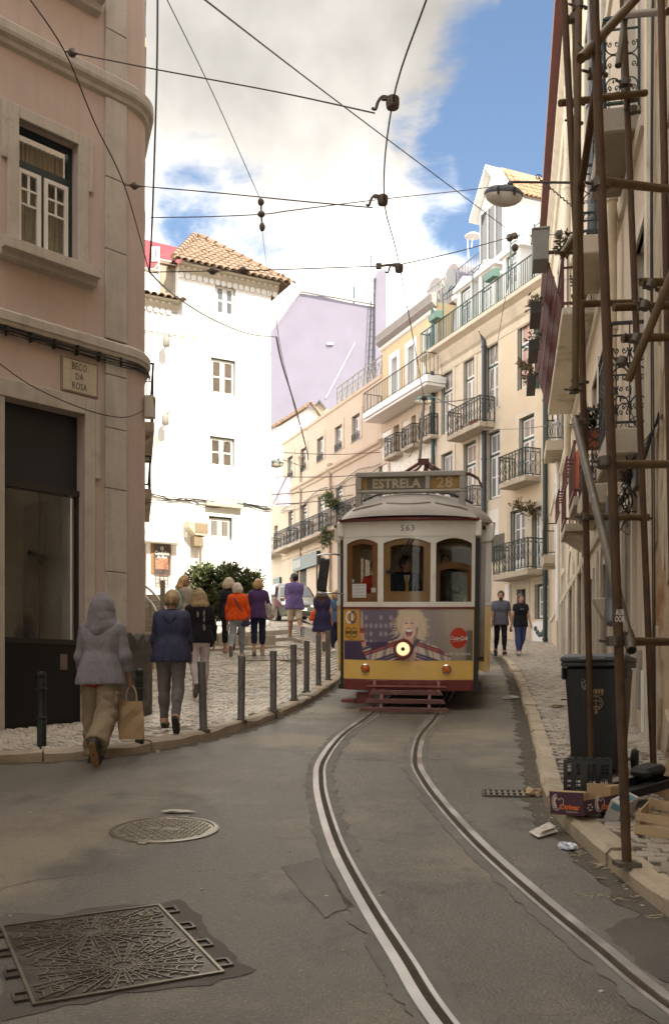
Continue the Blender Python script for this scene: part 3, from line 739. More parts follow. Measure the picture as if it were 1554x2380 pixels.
def tile_slope(parent,A,B,C,D,m,w=.23,L=.42,limit=300,name='roof'):
 """A,B along the eave, C,D along the ridge (C above B, D above A), in parent's space; covers the slope with rows of tiles"""
 A,B,C,D=map(Vector,(A,B,C,D));b=MB();b.add([A,B,C,D] if (C-D).length>.01 else [A,B,C],[(0,1,2,3) if (C-D).length>.01 else (0,1,2)])
 up=((C+D)/2-(A+B)/2);ex=(B-A).normalized();upn=(up-ex*up.dot(ex)).normalized();nrm=ex.cross(upn)
 if nrm.z<0:nrm=-nrm
 deck=b.build(name,m,parent,fixn=False);H=up.dot(upn);lo=(D-A).dot(ex);hi=(C-A).dot(ex);Wd=(B-A).length;cnt=0
 Mx=Matrix((ex,upn,nrm)).transposed().to_4x4();me=tile_mesh(L,w*.98,m);rest=MB()
 for j in range(int(H/(L*.86))+1):
  y=j*L*.86-.06;t=max(0,y/H)
  if t>1:break
  a,c=lo*t,Wd+(hi-Wd)*t
  i0=math.ceil(a/w)
  i=i0
  while i*w<c:
   p=A+ex*(i*w+w*.5)+upn*y+nrm*(.015+random.uniform(0,.012))
   if cnt<limit:
    o=obj('roof_tile',me,deck);o.matrix_local=Matrix.Translation(p)@Mx@Matrix.Rotation(random.uniform(-.03,.03),4,'Z')@Matrix.Rotation(-.03,4,'X');cnt+=1
   i+=1
 return deck
m_pink=mat('pink_plaster',(.53,.43,.385),.9,.07,1.2,bump=.12,bscale=12,streak=.45,streak_col=(.40,.33,.29),dirt_or_light=.6,dirt_or_light_col=(.50,.44,.39),dirt_or_light_scale=.8,dirt_or_light_thr=.60)
m_pinkstone=m_greyst
m_darkbase=mat('weathered_plinth',(.085,.078,.068),.9,.3,4,bump=.7,bscale=16,dirt_or_light=.6,dirt_or_light_col=(.22,.19,.155),dirt_or_light_scale=3.5)
pk=Fac('pink_corner_house','pink plastered corner house with grey stone bands, street name plaque and dark shop window',(-4.05,11.8),(.703,.711))
G0=1.1
XC=1.80
sf=(-1.6,1.15,1.2,5.35);uw=(.235,1.05,7.25,8.80)
def pink():
 r=pk.root
 pk.wall('wall',-7,XC,G0-.5,16.0,[(*sf,.30,0),(*uw,.24,0)],m_pink,body=False)
 R=.55;a1=R_(-61);pts=[]
 for k in range(13):
  t=R_(90)*0+k/12*R_(62);pts.append((XC+R*math.sin(t),R-R*math.cos(t)))
 last=pts[-1];dirx,diry=math.cos(R_(62)),math.sin(R_(62));pts.append((last[0]+dirx*9,last[1]+diry*9));pts.append((-7,9))
 b=MB()
 for z0,z1 in ((G0-.5,16.0),):
  for (xa,ya),(xb,yb) in zip(pts,pts[1:]):b.add([(xa,ya,z0),(xb,yb,z0),(xb,yb,z1),(xa,ya,z1)],[(0,1,2,3)])
 b.add([(x,y,16.0) for x,y in pts]+[(-7,0,16.0)],[tuple(range(len(pts)+1))])
 b.build('corner_wall',m_pink,r,smooth=True,fixn=False)
 z=2.95;i=0
 for z0,z1 in [(2.62,3.35),(3.35,4.45),(4.45,5.25),(5.25,5.95),(5.95,6.19),(6.42,7.6),(7.6,8.55),(8.55,9.60),(9.91,10.5),(10.5,11.4),(11.4,12.4),(12.4,13.4),(1.4,2.62)]:
  b=MB();b.box(1.452,1.775,-.05,.02,z0+.004,z1-.004);b.build('pilaster_block',m_greyst,r,bevel=.008)
 def band(name,prof,m):
  n=len(prof);path=[(-7,0)]+[(x,y) for x,y in pts[:13]]+[(last[0]+dirx*1.2,last[1]+diry*1.2)]
  b=MB();v=[]
  for i,(x,y) in enumerate(path):
   x0,y0=path[max(0,i-1)];x1,y1=path[min(len(path)-1,i+1)];d=Vector((x1-x0,y1-y0)).normalized();nx,ny=d.y,-d.x
   v+=[(x+nx*o,y+ny*o,z) for o,z in prof]
  f=[(i*n+j,i*n+j+1,(i+1)*n+j+1,(i+1)*n+j) for i in range(len(path)-1) for j in range(n-1)]
  b.add(v,f);b.add(v[-n:],[tuple(range(n))]);return b.build(name,m,r)
 band('cornice',[(0,9.60),(.05,9.63),(.06,9.68),(.11,9.72),(.12,9.76),(.12,9.86),(.09,9.89),(0,9.91)],m_greyst)
 band('string_course',[(0,6.19),(.05,6.21),(.06,6.25),(.075,6.27),(.075,6.37),(.05,6.40),(0,6.42)],m_greyst)
 b=MB();q=[(XC-.42,-.10)]+[(x+.1*math.sin(k/12*R_(62)),y-.1*math.cos(k/12*R_(62))) for k,(x,y) in enumerate(pts[:13])]+[(last[0]+dirx*1+.06,last[1]+diry*1-.04)]
 n=len(q);hv=[2.50+.06*math.sin(i*1.7) for i in range(n)]
 b.add([(x,y,1.0) for x,y in q]+[(x,y,h) for (x,y),h in zip(q,hv)]+[(x-.05,y+.09,h+.02) for (x,y),h in zip(q,hv)],[(i,i+1,n+i+1,n+i) for i in range(n-1)]+[(n+i,n+i+1,2*n+i+1,2*n+i) for i in range(n-1)]+[(0,n,2*n,2*n)][:0])
 b.build('plinth',m_darkbase,r,smooth=True)
 b=MB()
 b.box(sf[1],sf[1]+.15,-.04,.03,1.25,sf[3]+.22);b.box(sf[1]+.15,sf[1]+.235,-.038,.03,4.55,sf[3]+.22);b.box(-1.8,sf[1],-.042,.03,sf[3],sf[3]+.22);b.box(-1.8,sf[0],-.04,.03,1.25,sf[3])
 b.box(-.02,.055,-.03,.28,1.25,sf[3]-.002)
 b.build('shop_surround',m_greyst,r,bevel=.008)
 m_navy=mat('navy_panel',(.022,.023,.032),.45,.15,1.5)
 b=MB();b.box(.058,sf[1]-.002,.17,.22,4.38,sf[3]-.004);b.build('shop_fascia',m_navy,r)
 b=MB();b.box(.058,sf[1]-.002,.10,.24,4.30,4.375);b.box(sf[1]-.04,sf[1]-.002,.12,.18,2.44,4.30);b.box(.058,.085,.12,.18,2.44,4.30);b.box(.058,sf[1]-.002,.08,.20,2.37,2.435);fr=b.build('shop_frame',mat('dark_frame',(.03,.028,.026),.4),r)
 b=MB();b.box(.087,sf[1]-.042,.147,.153,2.44,4.298);b.build('pane',glass('shop_glass',(.93,.95,.95),.06),fr)
 b=MB();b.box(.058,sf[1]-.002,.09,.2,1.2,2.368);b.build('stall_riser',mat('black_panel',(.010,.010,.009),.35,.2,2),r)
 b=MB();b.box(.86,.96,.082,.089,2.05,2.25);b.build('notice',mat('faded_notice',(.16,.12,.11),.6),r)
 b=MB();b.box(-1.6,-.02,.2,.25,1.2,sf[3]);b.build('shutter',m_navy,r)
 b=MB();mi=mat('shop_inside',(.44,.44,.42),.85,.15,1.0);md=mat('shop_back',(.16,.12,.08),.9,.2,1)
 b.box(.06,1.13,.30,1.55,2.36,2.40,0);b.box(.55,1.13,1.5,1.55,2.4,4.4,0);b.box(1.09,1.13,.30,1.5,2.4,4.4,0);b.box(.06,1.13,.3,1.5,4.36,4.4,0);b.box(.02,.06,.3,1.5,2.4,4.4,1);b.box(.06,.55,1.5,1.55,2.4,4.4,1)
 b.box(.50,.56,1.36,1.48,2.4,4.36,2)
 b.build('shop_interior',[mi,md,mat('cream_post',(.40,.37,.30),.7)],r)
 b=MB();b.tube([(.83,.55,4.36),(.835,.55,3.6),(.83,.56,3.1),(.825,.56,2.41)],.006,5);b.box(.815,.85,.53,.57,3.42,3.52);b.build('hanging_flex',m_biron,r)
 a,c,e,g=uw;b=MB();k=.15
 b.box(a-k,a,-.045,.03,e,g+k);b.box(c,c+k,-.045,.03,e,g+k);b.box(a,c,-.045,.03,g,g+k)
 b.box(a-k-.07,a-k,-.043,.03,g-.55,g+k);b.box(c+k,c+k+.07,-.043,.03,g-.55,g+k);b.build('window_surround',m_greyst,r,bevel=.008)
 b=MB();b.prism([(.02,e-.25),(-.10,e-.22),(-.12,e-.15),(-.2,e-.15),(-.2,e-.02),(-.03,e-.002),(.02,e-.002)],lambda p,q,t:(t,p,q),a-.27,c+.24);b.build('window_sill',m_greyst,r,bevel=.006)
 w,h=c-a,g-e
 b=MB();y0=.12
 tz=e+h*.70
 for q in ((a+.002,a+.05,e,g-.002),(c-.06,c-.002,e,g-.002),(a+.05,c-.06,g-.06,g-.002),(a+.05,c-.06,tz-.05,tz+.045),):b.box(q[0],q[1],y0,y0+.08,q[2],q[3])
 b.box((a+c)/2-.03,(a+c)/2+.004,y0+.01,y0+.07,e,tz-.05)
 wi=b.build('window',mat('teal_frame',(.012,.030,.035),.4),r)
 b=MB()
 def leaf(xa,xb):
  k=.052;za,zb=e+.006,tz-.055
  for q in ((xa,xa+k,za,zb),(xb-k,xb,za,zb),(xa+k,xb-k,zb-k,zb),(xa+k,xb-k,za,za+k)):b.box(q[0],q[1],y0-.012,y0+.03,q[2],q[3])
  zc=zb-.42*(zb-za);b.box(xa+k,xb-k,y0-.004,y0+.022,zc-.012,zc+.012);zm=(zc+zb-k)/2;b.box(xa+k,xb-k,y0-.003,y0+.021,zm-.012,zm+.012);xm=(xa+xb)/2;b.box(xm-.012,xm+.012,y0-.002,y0+.02,zc+.012,zb-k)
  pb=MB();pb.box(xa+k,xb-k,y0+.008,y0+.012,za+k,zb-k);pb.build('pane',glass(),wi)
 leaf(a+.052,(a+c)/2-.035);leaf((a+c)/2+.008,c-.062);b.build('sash',m_wpaint,wi)
 pb=MB();pb.box(a+.05,c-.06,y0+.03,y0+.035,tz+.045,g-.06);pb.build('pane',glass(),wi)
 b=MB();x=a+.06;v=[];n=40
 for i in range(n+1):
  x=a+.03+(w-.06)*i/n;yy=y0+.16+.018*math.sin(i*1.9)
  v+=[(x,yy,e+.02),(x,yy,g-.08)]
 b.add(v,[(2*i,2*i+2,2*i+3,2*i+1) for i in range(n)]);b.build('net_curtain',mat('net_curtain',(.46,.42,.345),.95,.1,3),wi)
 b=MB();b.box(a,c,.6,.62,e,g);b.build('room_back',mat('dim_room',(.06,.05,.04),1),wi)
 b=MB();b.prism([(.02,10.58),(-.10,10.62),(-.12,10.70),(-.2,10.72),(-.2,10.84),(.02,10.87)],lambda p,q,t:(t,p,q),-.15,1.36);b.build('window_sill',m_greyst,r,bevel=.006)
 m_pl=mat('plaque_tile',(.52,.46,.36),.3,.05,3);s0,s1,p0,p1=.815,1.345,5.60,6.04
 pl=MB();pl.box(s0,s1,-.020,.0,p0,p1);plo=pl.build('street_plaque',mat('plaque_joint',(.22,.19,.15),.6),r)
 for i in range(4):
  for j in range(3):
   b=MB();b.box(s0+.004+i*(s1-s0-.008)/4+.001,s0+.004+(i+1)*(s1-s0-.008)/4-.001,-.026,-.0202,p0+.004+j*(p1-p0-.008)/3+.001,p0+.004+(j+1)*(p1-p0-.008)/3-.001);b.build('tile',m_pl,plo)
 b=MB();t=.007
 for q in ((s0+.012,s1-.012,p0+.012,p0+.012+t),(s0+.012,s1-.012,p1-.012-t,p1-.012),(s0+.012,s0+.012+t,p0+.019,p1-.019),(s1-.012-t,s1-.012,p0+.019,p1-.019)):b.box(q[0],q[1],-.029,-.0262,q[2],q[3])
 b.build('border',m_biron,plo)
 for i,t in enumerate(('BECO','DA','ROSA')):
  o=lettering(t,.125,m_biron,plo,((s0+s1)/2-.01,-.0275,p1-.10-i*.125),depth=.001,spacing=1.05);o.scale=(.66,1,1)
 b=MB();b.box(0,.13,-.10,.02,0,.30);b.box(.015,.115,-.106,-.1002,.17,.28);jb=b.build('junction_box',mat('cream_plastic',(.48,.45,.38),.5),r,bevel=.006);jb.location=(XC+.36,.08,5.55);jb.rotation_euler=(0,0,R_(38))
 b=MB();b.box(.075,.105,-.1085,-.1062,.19,.26);b.build('label_plate',mat('dull_red',(.25,.06,.05),.5),jb)
 b=MB();b.box(.02,.055,-.1085,-.1062,.19,.26);b.build('display',m_biron,jb)
 b=MB();path=[(x,y) for x,y in pts[:13]]
 for k in range(6):
  z0=6.19-.016*k;off=.03+.018*(k%3);ph=random.uniform(0,6);q=[]
  for i in range(26):x=-1.2+i*.12;q.append((x,-off-.01,z0+.012*math.sin(x*3+ph)-.02*abs(math.sin(x*2.1+k))))
  for x,y in path[1:]:
   t=(x-XC)/R;q.append((x+off*t,y-off*math.sqrt(max(0,1-t*t)),z0+.01*math.sin(x*9+ph)))
  b.tube(q,.009 if k<4 else .006,5)
 for i in range(9):x=-.9+i*.32;b.box(x,x+.02,-.075,.0,6.09,6.205)
 b.build('cable_bundle',m_biron,r)
pink()
def cable(name,label,pts,r=.008,m=None,cat='cable',n=8,group=None,seg=5):
 b=MB();b.tube(catmull(pts,n),r,seg);o=b.build(name,m or m_biron,None,smooth=True);tag(o,label,cat,group);return o
fl=thing('flank_balcony_house','narrow cream house flank with iron balconies seen edge-on past the pink corner','building',(-3.55,17.2,0),.205)
def flank():
 b=MB();b.box(-3,-.03,0,8,1,15.5);b.build('wall',mat('flank_cream',(.60,.54,.44),.85),fl)
 for px0,pt,pb,cat in ((368,850,985,0),(362,1065,1140,0),(348,385,500,0),(350,-20,100,0)):
  d=17.6;z0=CH+(HYP-pb)/FL*d;z1=CH+(HYP-pt)/FL*d;w=(px0-CXP)/FL*d+3.55
  b=MB();b.box(-.02,w,.2,2.6,z0-.18,z0);b.prism([(-.02,z0-.18),(w*.9,z0-.18),(-.02,z0-.5)],lambda a,c,t:(a,t,c),.5,.8);bo=b.build('balcony',m_slab,fl,bevel=.01)
  r=MB()
  for (xa,ya),(xb,yb) in zip([(0,.22),(w-.02,.22),(w-.02,2.58)],[(w-.02,.22),(w-.02,2.58),(0,2.58)]):
   r.bar((xa,ya,z1),(xb,yb,z1),.04,.03);r.bar((xa,ya,z0+.08),(xb,yb,z0+.08),.02);L=math.hypot(xb-xa,yb-ya);k=max(2,int(L/.1))
   for i in range(k+1):x,y=xa+(xb-xa)*i/k,ya+(yb-ya)*i/k;r.bar((x,y,z0),(x,y,z1),.014)
   r.bar((xa,ya,(z0+z1)/2+.2),(xb,yb,(z0+z1)/2+.2),.015)
  r.build('railing',m_biron,bo)
 d=17.4;b=MB();z=CH+(HYP-905)/FL*d;b.lathe([(.07,0),(.10,.14),(.105,.15),(.105,.17)],(.1,.4,z),10);b.build('flowerpot',m_green,fl)
 b=MB();z=CH+(HYP-800)/FL*d;b.box(-.02,.10,.3,1.2,z-.6,z-.02);b.prism([(-.02,z),(.12,z),(.10,z-.09),(-.02,z-.09)],lambda a,c,t:(a,t,c),.2,1.4);b.build('green_canopy',mat('leaf_green_paint',(.04,.17,.10),.5),fl)
flank()
wh=Fac('white_house','sunlit white plastered house with four small windows and a hipped clay tile roof',(-2.08,32.0),(.885,.466))
def white_house():
 r=wh.root;holes=[];specs=[]
 for x0,x1,pt,pb,kind in ((500,548,657,729,0),(490,547,829,914,1),(487.5,545,1012,1083,1),(485,540,1198,1251,2)):
  a,c=wh.s(x0),wh.s(x1);holes.append((a,c,wh.z(x0,pb),wh.z(x0,pt),.22));specs.append(kind)
 door=(wh.s(308),wh.s(341),4.6,wh.z(330,1262));holes.append((*door,.25))
 sp=-3.16
 wh.wall('wall',sp,0,2.5,15.25,[h for h in holes if h[0]>sp],m_white,depth=9)
 wh.wall('wall',-10,sp-.002,2.5,14.02,[h for h in holes if h[0]<sp],m_white,y=.01,depth=8)
 for (a,c,e,g,_),k in zip(holes[:4],specs):
  if k==2:
   o=wh.window(a,c,e,g,y=.10,rows=1,cols=2,fw=.05,bars=.05,fm=m_green,panes=False)
   lo=MB()
   for q in range(2):
    xa=a+.14+(c-a)/2*q-(.03 if q else 0);
    for i in range(22):z=e+.12+i*(g-e-.24)/22;lo.add([(xa,.105,z),(xa+(c-a)*.32,.105,z),(xa+(c-a)*.32,.13,z+.022),(xa,.13,z+.022)],[(0,1,2,3)])
   tag(lo.build('louvres',mat('louvre_grey',(.40,.38,.34),.7),r),None)
  else :wh.window(a,c,e,g,y=.08,rows=2,cols=2,fw=.03 if k else .045,bars=.048,fm=m_green if k else mat('pale_frame',(.42,.38,.32),.7),pm=m_pane_b if k else mat('window_bluegrey',(.085,.09,.10),.12,.25,3))
 ca=mat('eave_plaster',(.50,.45,.37),.9,.1,4)
 for x0,x1,z,y in ((sp-.02,.22,15.25,0),(-10,sp-.05,14.02,.01)):
  wh.band('eave_moulding',x0,x1,[(0,z-.32),(.05,z-.30),(.06,z-.22),(.14,z-.14),(.15,z-.05),(.26,z),(.0,z)],ca,y)
  b=MB();n=int((x1-x0)/.2)
  for i in range(n):x=x0+(i+.5)*.2;b.lathe([(.085,-.02),(.085,.03)],n=10,M=Matrix.Translation((x,y-.03,z-.33))@Matrix.Rotation(PI/2,4,'X'))
  tag(b.build('eave_scallops',m_white,r),kind='stuff')
  b=MB()
  for i in range(n):
   x=x0+(i+.5)*.2;b.ell((x,y-.155,z-.10),(.055,.012,.035),8,5)
  tag(b.build('eave_spots',m_white,r),kind='stuff')
 tile_slope(r,(sp-.3,-.42,15.22),(.45,-.42,15.22),(-1.5,2.7,17.55),(-1.7,2.7,17.55),m_tile,limit=230)
 tile_slope(r,(.45,-.42,15.22),(.45,9,15.22),(-1.5,5,17.55),(-1.5,2.7,17.55),m_tile,limit=40)
 b=MB();b.add([(sp-.3,-.4,15.2),(sp-.3,9,15.2),(-1.7,5,17.5),(-1.7,2.7,17.53)],[(0,1,2,3)]);b.build('roof',m_tile,r,fixn=False)
 tile_slope(r,(-9,-.32,14.0),(sp-.02,-.32,14.0),(sp-.02,1.7,14.6),(-9,1.7,14.6),m_tile,limit=60)
 b=MB()
 for i in range(11):
  t=i/10;p=Vector((.42,-.40,15.28)).lerp(Vector((-1.53,2.7,17.65)),t);q=Vector((.42,-.40,15.28)).lerp(Vector((-1.53,2.7,17.65)),min(1,t+.085));b.tube([p,q],[.12,.10],8)
  p=Vector((sp-.28,-.40,15.28)).lerp(Vector((-1.65,2.7,17.65)),t);q=Vector((sp-.28,-.40,15.28)).lerp(Vector((-1.65,2.7,17.65)),min(1,t+.085));b.tube([p,q],[.12,.10],8)
 b.build('hip_tiles',m_tile,r,smooth=True)
 m_ch=mat('chimney_render',(.30,.26,.20),.9,.25,2,bump=.3)
 b=MB();b.box(sp-1.15,sp-.55,.25,1.6,13.9,14.95,0);b.box(sp-.55,sp-.02,.3,2.4,13.9,15.3,1);b.box(sp-1.2,sp-.552,.2,1.7,14.95,15.05,2);b.box(sp-.552,sp+.05,.22,2.5,15.3,15.42,2);b.build('chimney',[m_white,m_ch,m_tile],r,bevel=.03)
 a,c,e,g=door;b=MB();b.box(a+.02,c-.02,.12,.18,e,g-.02);d=b.build('door',mat('varnished_wood',(.42,.19,.05),.4,.2,6),r)
 for i in range(5):
  z0=e+.15+i*(g-e-.3)/5;b=MB();b.box((a+c)/2,c-.12,.108,.119,z0+.03,z0+(g-e-.3)/5-.05);b.build('pane',m_pane_b,d)
 b=MB();x0,x1=wh.s(300),wh.s(411);zb,zt=wh.z(345,1262),wh.z(345,1240);b.box(x0,x1,-.35,-.002,zb,zb+.42);aw=b.build('sign_box',m_white,r,bevel=.01)
 m_let=mat('faded_letters',(.42,.40,.36),.8)
 lettering('Cantinho da Paz',.27,m_let,aw,(wh.s(372)-.03,-.354,zb+.31)).scale=(.9,1,1)
 lettering('Cozinha Goesa',.27,m_let,aw,(wh.s(360)-.12,-.354,zb+.11)).scale=(.9,1,1)
 b=MB();pb0,pb1=wh.s(357),wh.s(394);z0,z1=wh.z(370,1362),wh.z(370,1264);b.box(wh.s(350),wh.s(397),-.03,-.002,wh.z(370,1334),z1);po=b.build('poster_board',mat('board_wood',(.25,.14,.06),.7,.2,4),r)
 b=MB();b.box(pb0,pb1,-.04,-.031,z0+.35,z1);b.build('poster',mat('poster_brown',(.075,.055,.05),.5,.3,5),po)
 b=MB();b.box(pb0+.04,pb1-.06,-.046,-.041,z0+.52,z0+.86);b.build('poster_picture',mat('poster_picture',(.34,.16,.10),.5,.5,14),po)
 b=MB()
 for i in range(4):b.bar((pb0+.05+i*(pb1-pb0-.1)/3,-.03,z0),(pb0+.05+i*(pb1-pb0-.1)/3,-.03,z0+.34),.02);b.bar((pb0+.05,-.03,z0+i*.112),(pb1-.05,-.03,z0+i*.112),.02)
 b.build('small_grille',mat('poster_board_grille',(.2,.13,.09),.6),po)
 for i,(t,s_) in enumerate((('O',.16),('Cantinho',.16),('da Paz',.16))):
  lettering(t,s_,m_white,po,((pb0+pb1)/2,-.0425,z1-.15-i*.14),depth=.001,bold=.004).scale=(.78,1,1)
 x0,x1=wh.s(426),wh.s(471);z0,z1=wh.z(450,1248),wh.z(450,1217);b=MB();b.prism([(x0,z1),(x1,z1),(x1,z0),(wh.s(445),z0),(x0+.05,z1-.18)],lambda a,c,t:(a,t,c),-.4,0);bx=b.build('vent_box',mat('vent_tan',(.5,.42,.32),.8),r)
 for i in range(4):xx=wh.s(440)+i*(x1-wh.s(440))/4+.04;b=MB();b.box(xx,xx+.10,-.412,-.401,z0+.07,z1-.05);b.build('vent_slot',mat('vent_slot',(.25,.19,.12),.8),bx)
 b=MB();b.box(wh.s(443),wh.s(462),-.35,-.002,wh.z(450,1272),z0-.02);b.tube([(wh.s(464),-.1,z0),(wh.s(465),-.08,wh.z(465,1335))],.03,6);b.build('vent_support',mat('vent_slot',(.25,.19,.12),.8),bx)
 b=MB();b.box(wh.s(476),wh.s(560),-.20,-.002,wh.z(500,1178),wh.z(500,1170));b.build('canopy_ledge',mat('pale_ledge',(.55,.47,.36),.8),r)
 for k in range(4):
  q=[];b=MB()
  for i in range(20):
   px=328+i*(630-328)/19;py=1150+(1183-1150)*(px-328)/300+4*math.sin(px*.05+k)+(8*math.sin(px*.021+k*2) if k>1 else 0);q.append((wh.s(px),-.035-.008*k,wh.z(px,py)))
  b.tube(q,.014,5);b.build('wall_cable',m_biron,r)
 b=MB();q=[(wh.s(px),-.03,wh.z(px,py)) for px,py in ((326,767),(360,772),(411,781))];b.tube(q,.014,5);b.build('wall_cable',m_biron,r)
 for px,py in ((378,795),(376,975)):
  b=MB();x,z=wh.s(px),wh.z(px,py);b.tube([(x+.15,0,z+.15),(x+.12,-.3,z+.16),(x,-.35,z+.1)],.03,6);b.lathe([(.05,.1),(.11,.0),(.12,-.2),(.10,-.24)],(x,-.35,z),10);b.build('wall_lamp',mat('lamp_grey',(.25,.23,.2),.6),r,smooth=True)
 b=MB()
 for px,py,w_ in ((420,810,3),(418,786,10),(448,790,6),(360,1022,4),(363,1030,5),(420,930,4)):
  x,z=wh.s(px),wh.z(px,py);b.box(x,x+w_*.014,-.006,.0,z,z+.12)
 b.build('wall_scars',mat('scar',(.38,.34,.22),.9),r)
white_house()
def slab_house(name,label,pts,d,depth,m,holes=()):
 r=thing(name,label,'building',(0,d,0));b=MB()
 q=[((px-CXP)/FL*d,CH+(HYP-py)/FL*d) for px,py in pts]
 b.prism(q,lambda a,c,t:(a,t,c),0,depth);b.build('wall',m,r);return r,(lambda px,py:((px-CXP)/FL*d,CH+(HYP-py)/FL*d))
ro,ro_=slab_house('rose_house','rose red house wall with one small white window behind the tiled roof',[(250,1400),(250,535),(343,557),(440,582),(455,1400)],44,8,mat('rose_plaster',(.26,.06,.075),.85,.08,.6,dirt_or_light=.3,dirt_or_light_col=(.40,.2,.2),dirt_or_light_scale=2))
x0,z0=ro_(353,608);x1,z1=ro_(371,573)
b=MB();b.box(x0,x1,-.05,-.001,z0,z1);f_=b.build('window',m_wpaint,ro,bevel=.02);b=MB();b.box(x0+.12,x1-.12,-.058,-.051,z0+.16,z1-.16);b.build('pane',m_pane_p,f_)
m_lil=mat('lilac_plaster',(.185,.172,.22),.88,.05,.5,bump=.1,dirt_or_light=.22,dirt_or_light_col=(.155,.14,.185),dirt_or_light_scale=.35,dirt_or_light_thr=.52)
li,li_=slab_house('lilac_gable','tall blank lilac gable wall with a slender ladder behind the white house',[(600,1250),(600,795),(636,762),(699,681),(755,690),(815,703),(871,712),(871,1250)],96,14,m_lil)
b=MB();q=[li_(*p) for p in ((871.2,1250),(871.2,640),(880,633),(897,628),(897,1250))];b.prism(q,lambda a,c,t:(a,t,c),-.4,5);b.build('chimney_pier',m_lil,li)
b=MB()
for (xa,ya),(xb,yb) in (((636,758),(699,678)),((699,678),(871,709))):
 A,B=li_(xa,ya),li_(xb,yb);b.bar((A[0],-.1,A[1]+.05),(B[0],-.1,B[1]+.05),.5,.12)
b.build('coping',m_white,li)
b=MB();A,B=li_(757,926),li_(825,797);b.tube([(A[0],-.06,A[1]),(B[0],-.06,B[1])],.07,6);A=li_(767,800);b.box(A[0]-.3,A[0]+.3,-.2,0,A[1]-.1,A[1]+.1);b.build('stain_pipe',mat('pale_pipe',(.5,.47,.45),.8),li)
b=MB();gl=[li_(*p) for p in ((717,683),(717,676),(745,665),(783,690))]
b.prism(gl,lambda a,c,t:(a,t,c),2.5,5);b.build('skylight',mat('skylight_zinc',(.42,.43,.40),.5),li)
b=MB()
for a,c in (((717,675),(745,663)),((745,663),(784,690)),((745,663),(758,686)),((745,663),(772,688))):
 A,B=li_(*a),li_(*c);b.bar((A[0],2.4,A[1]),(B[0],2.4,B[1]),.12)
for px in (722,729,736,743,748):A=li_(px,668-(px-722)*.25);b.bar((A[0],2.4,A[1]),(A[0],2.4,A[1]+.25),.04)
b.build('skylight_bars',m_biron,li)
def ladder():
 t=thing('wall_ladder','slender iron ladder fixed to the lilac gable beside its tall pier','ladder',(0,96,0));b=MB()
 A,B=li_(852,905),li_(864,650);A2,B2=li_(861,905),li_(872,650)
 b.tube([(A[0],-.5,A[1]),(B[0],-.5,B[1])],.05,6);b.tube([(A2[0],-.5,A2[1]),(B2[0],-.5,B2[1])],.05,6);b.build('stile',m_biron,t)
 for i in range(16):
  f=(i+.5)/16;b=MB();b.tube([(A[0]+(B[0]-A[0])*f,-.5,A[1]+(B[1]-A[1])*f),(A2[0]+(B2[0]-A2[0])*f,-.5,A2[1]+(B2[1]-A2[1])*f)],.03,5);b.build('rung',m_biron,t)
 for px,y0,y1 in ((822,705,663),(870,712,643)):
  b=MB();A,B=li_(px,y0),li_(px,y1);b.tube([(A[0],.3,A[1]),(A[0],.3,B[1])],.09,6);b.build('standing_pipe',m_green,t)
ladder()
gh,gh_=slab_house('gable_cottage','low white gabled house with clay tiles showing above the beige parapet',[(600,1300),(600,1010),(634,1000),(722,945),(747,978),(747,1300)],78,10,m_white)
A,B,C=gh_(625,1003),gh_(723,942),gh_(750,980)
b=MB();b.add([(A[0],-.4,A[1]),(B[0],-.4,B[1]),(B[0]-1.2,8,B[1]+1.3),(A[0]-1.5,8,A[1]+2.6)],[(0,1,2,3)]);b.build('roof',m_tile,gh,fixn=False)
b=MB()
for i in range(16):
 f=i/16;x,z=A[0]+(B[0]-A[0])*f,A[1]+(B[1]-A[1])*f;b.tube([(x,-.5,z+.08),(x-1.3*f,7,z+.1+2.4-1.1*f)],.14,6)
 x,z=B[0]+(C[0]-B[0])*f,B[1]+(C[1]-B[1])*f;b.ell((x,-.3,z+.1),(.16,.4,.13),6,4)
b.build('roof_ribs',m_tile,gh,smooth=True)
b=MB();q=[gh_(*p) for p in ((729,985),(729,938),(742,926),(754,940),(776,948),(776,985))];b.prism(q,lambda a,c,t:(a,t,c),1,4);b.build('roof_dormer',mat('dormer_tan',(.42,.35,.26),.85),gh)
b=MB();A,B,C=gh_(727,940),gh_(742,924),gh_(756,942);b.bar((A[0],.8,A[1]),(B[0],.8,B[1]),.3,.12);b.bar((B[0],.8,B[1]),(C[0],.8,C[1]),.3,.12);b.build('dormer_cap',mat('zinc_dark',(.10,.10,.10),.5),gh)
FO,FU=(8.02,36.1),(.396,-.918)
m_beige=mat('beige_plaster',(.58,.49,.375),.88,.06,.7,bump=.1,streak=.22,streak_col=(.44,.37,.28),dirt_or_light=.25,dirt_or_light_col=(.49,.41,.31),dirt_or_light_scale=.8)
m_beige_st=mat('beige_trim',(.58,.49,.37),.85,.1,2)
be=Fac('beige_terrace','long three-storey beige house with a lattice roof railing and dark iron balconies',FO,FU)
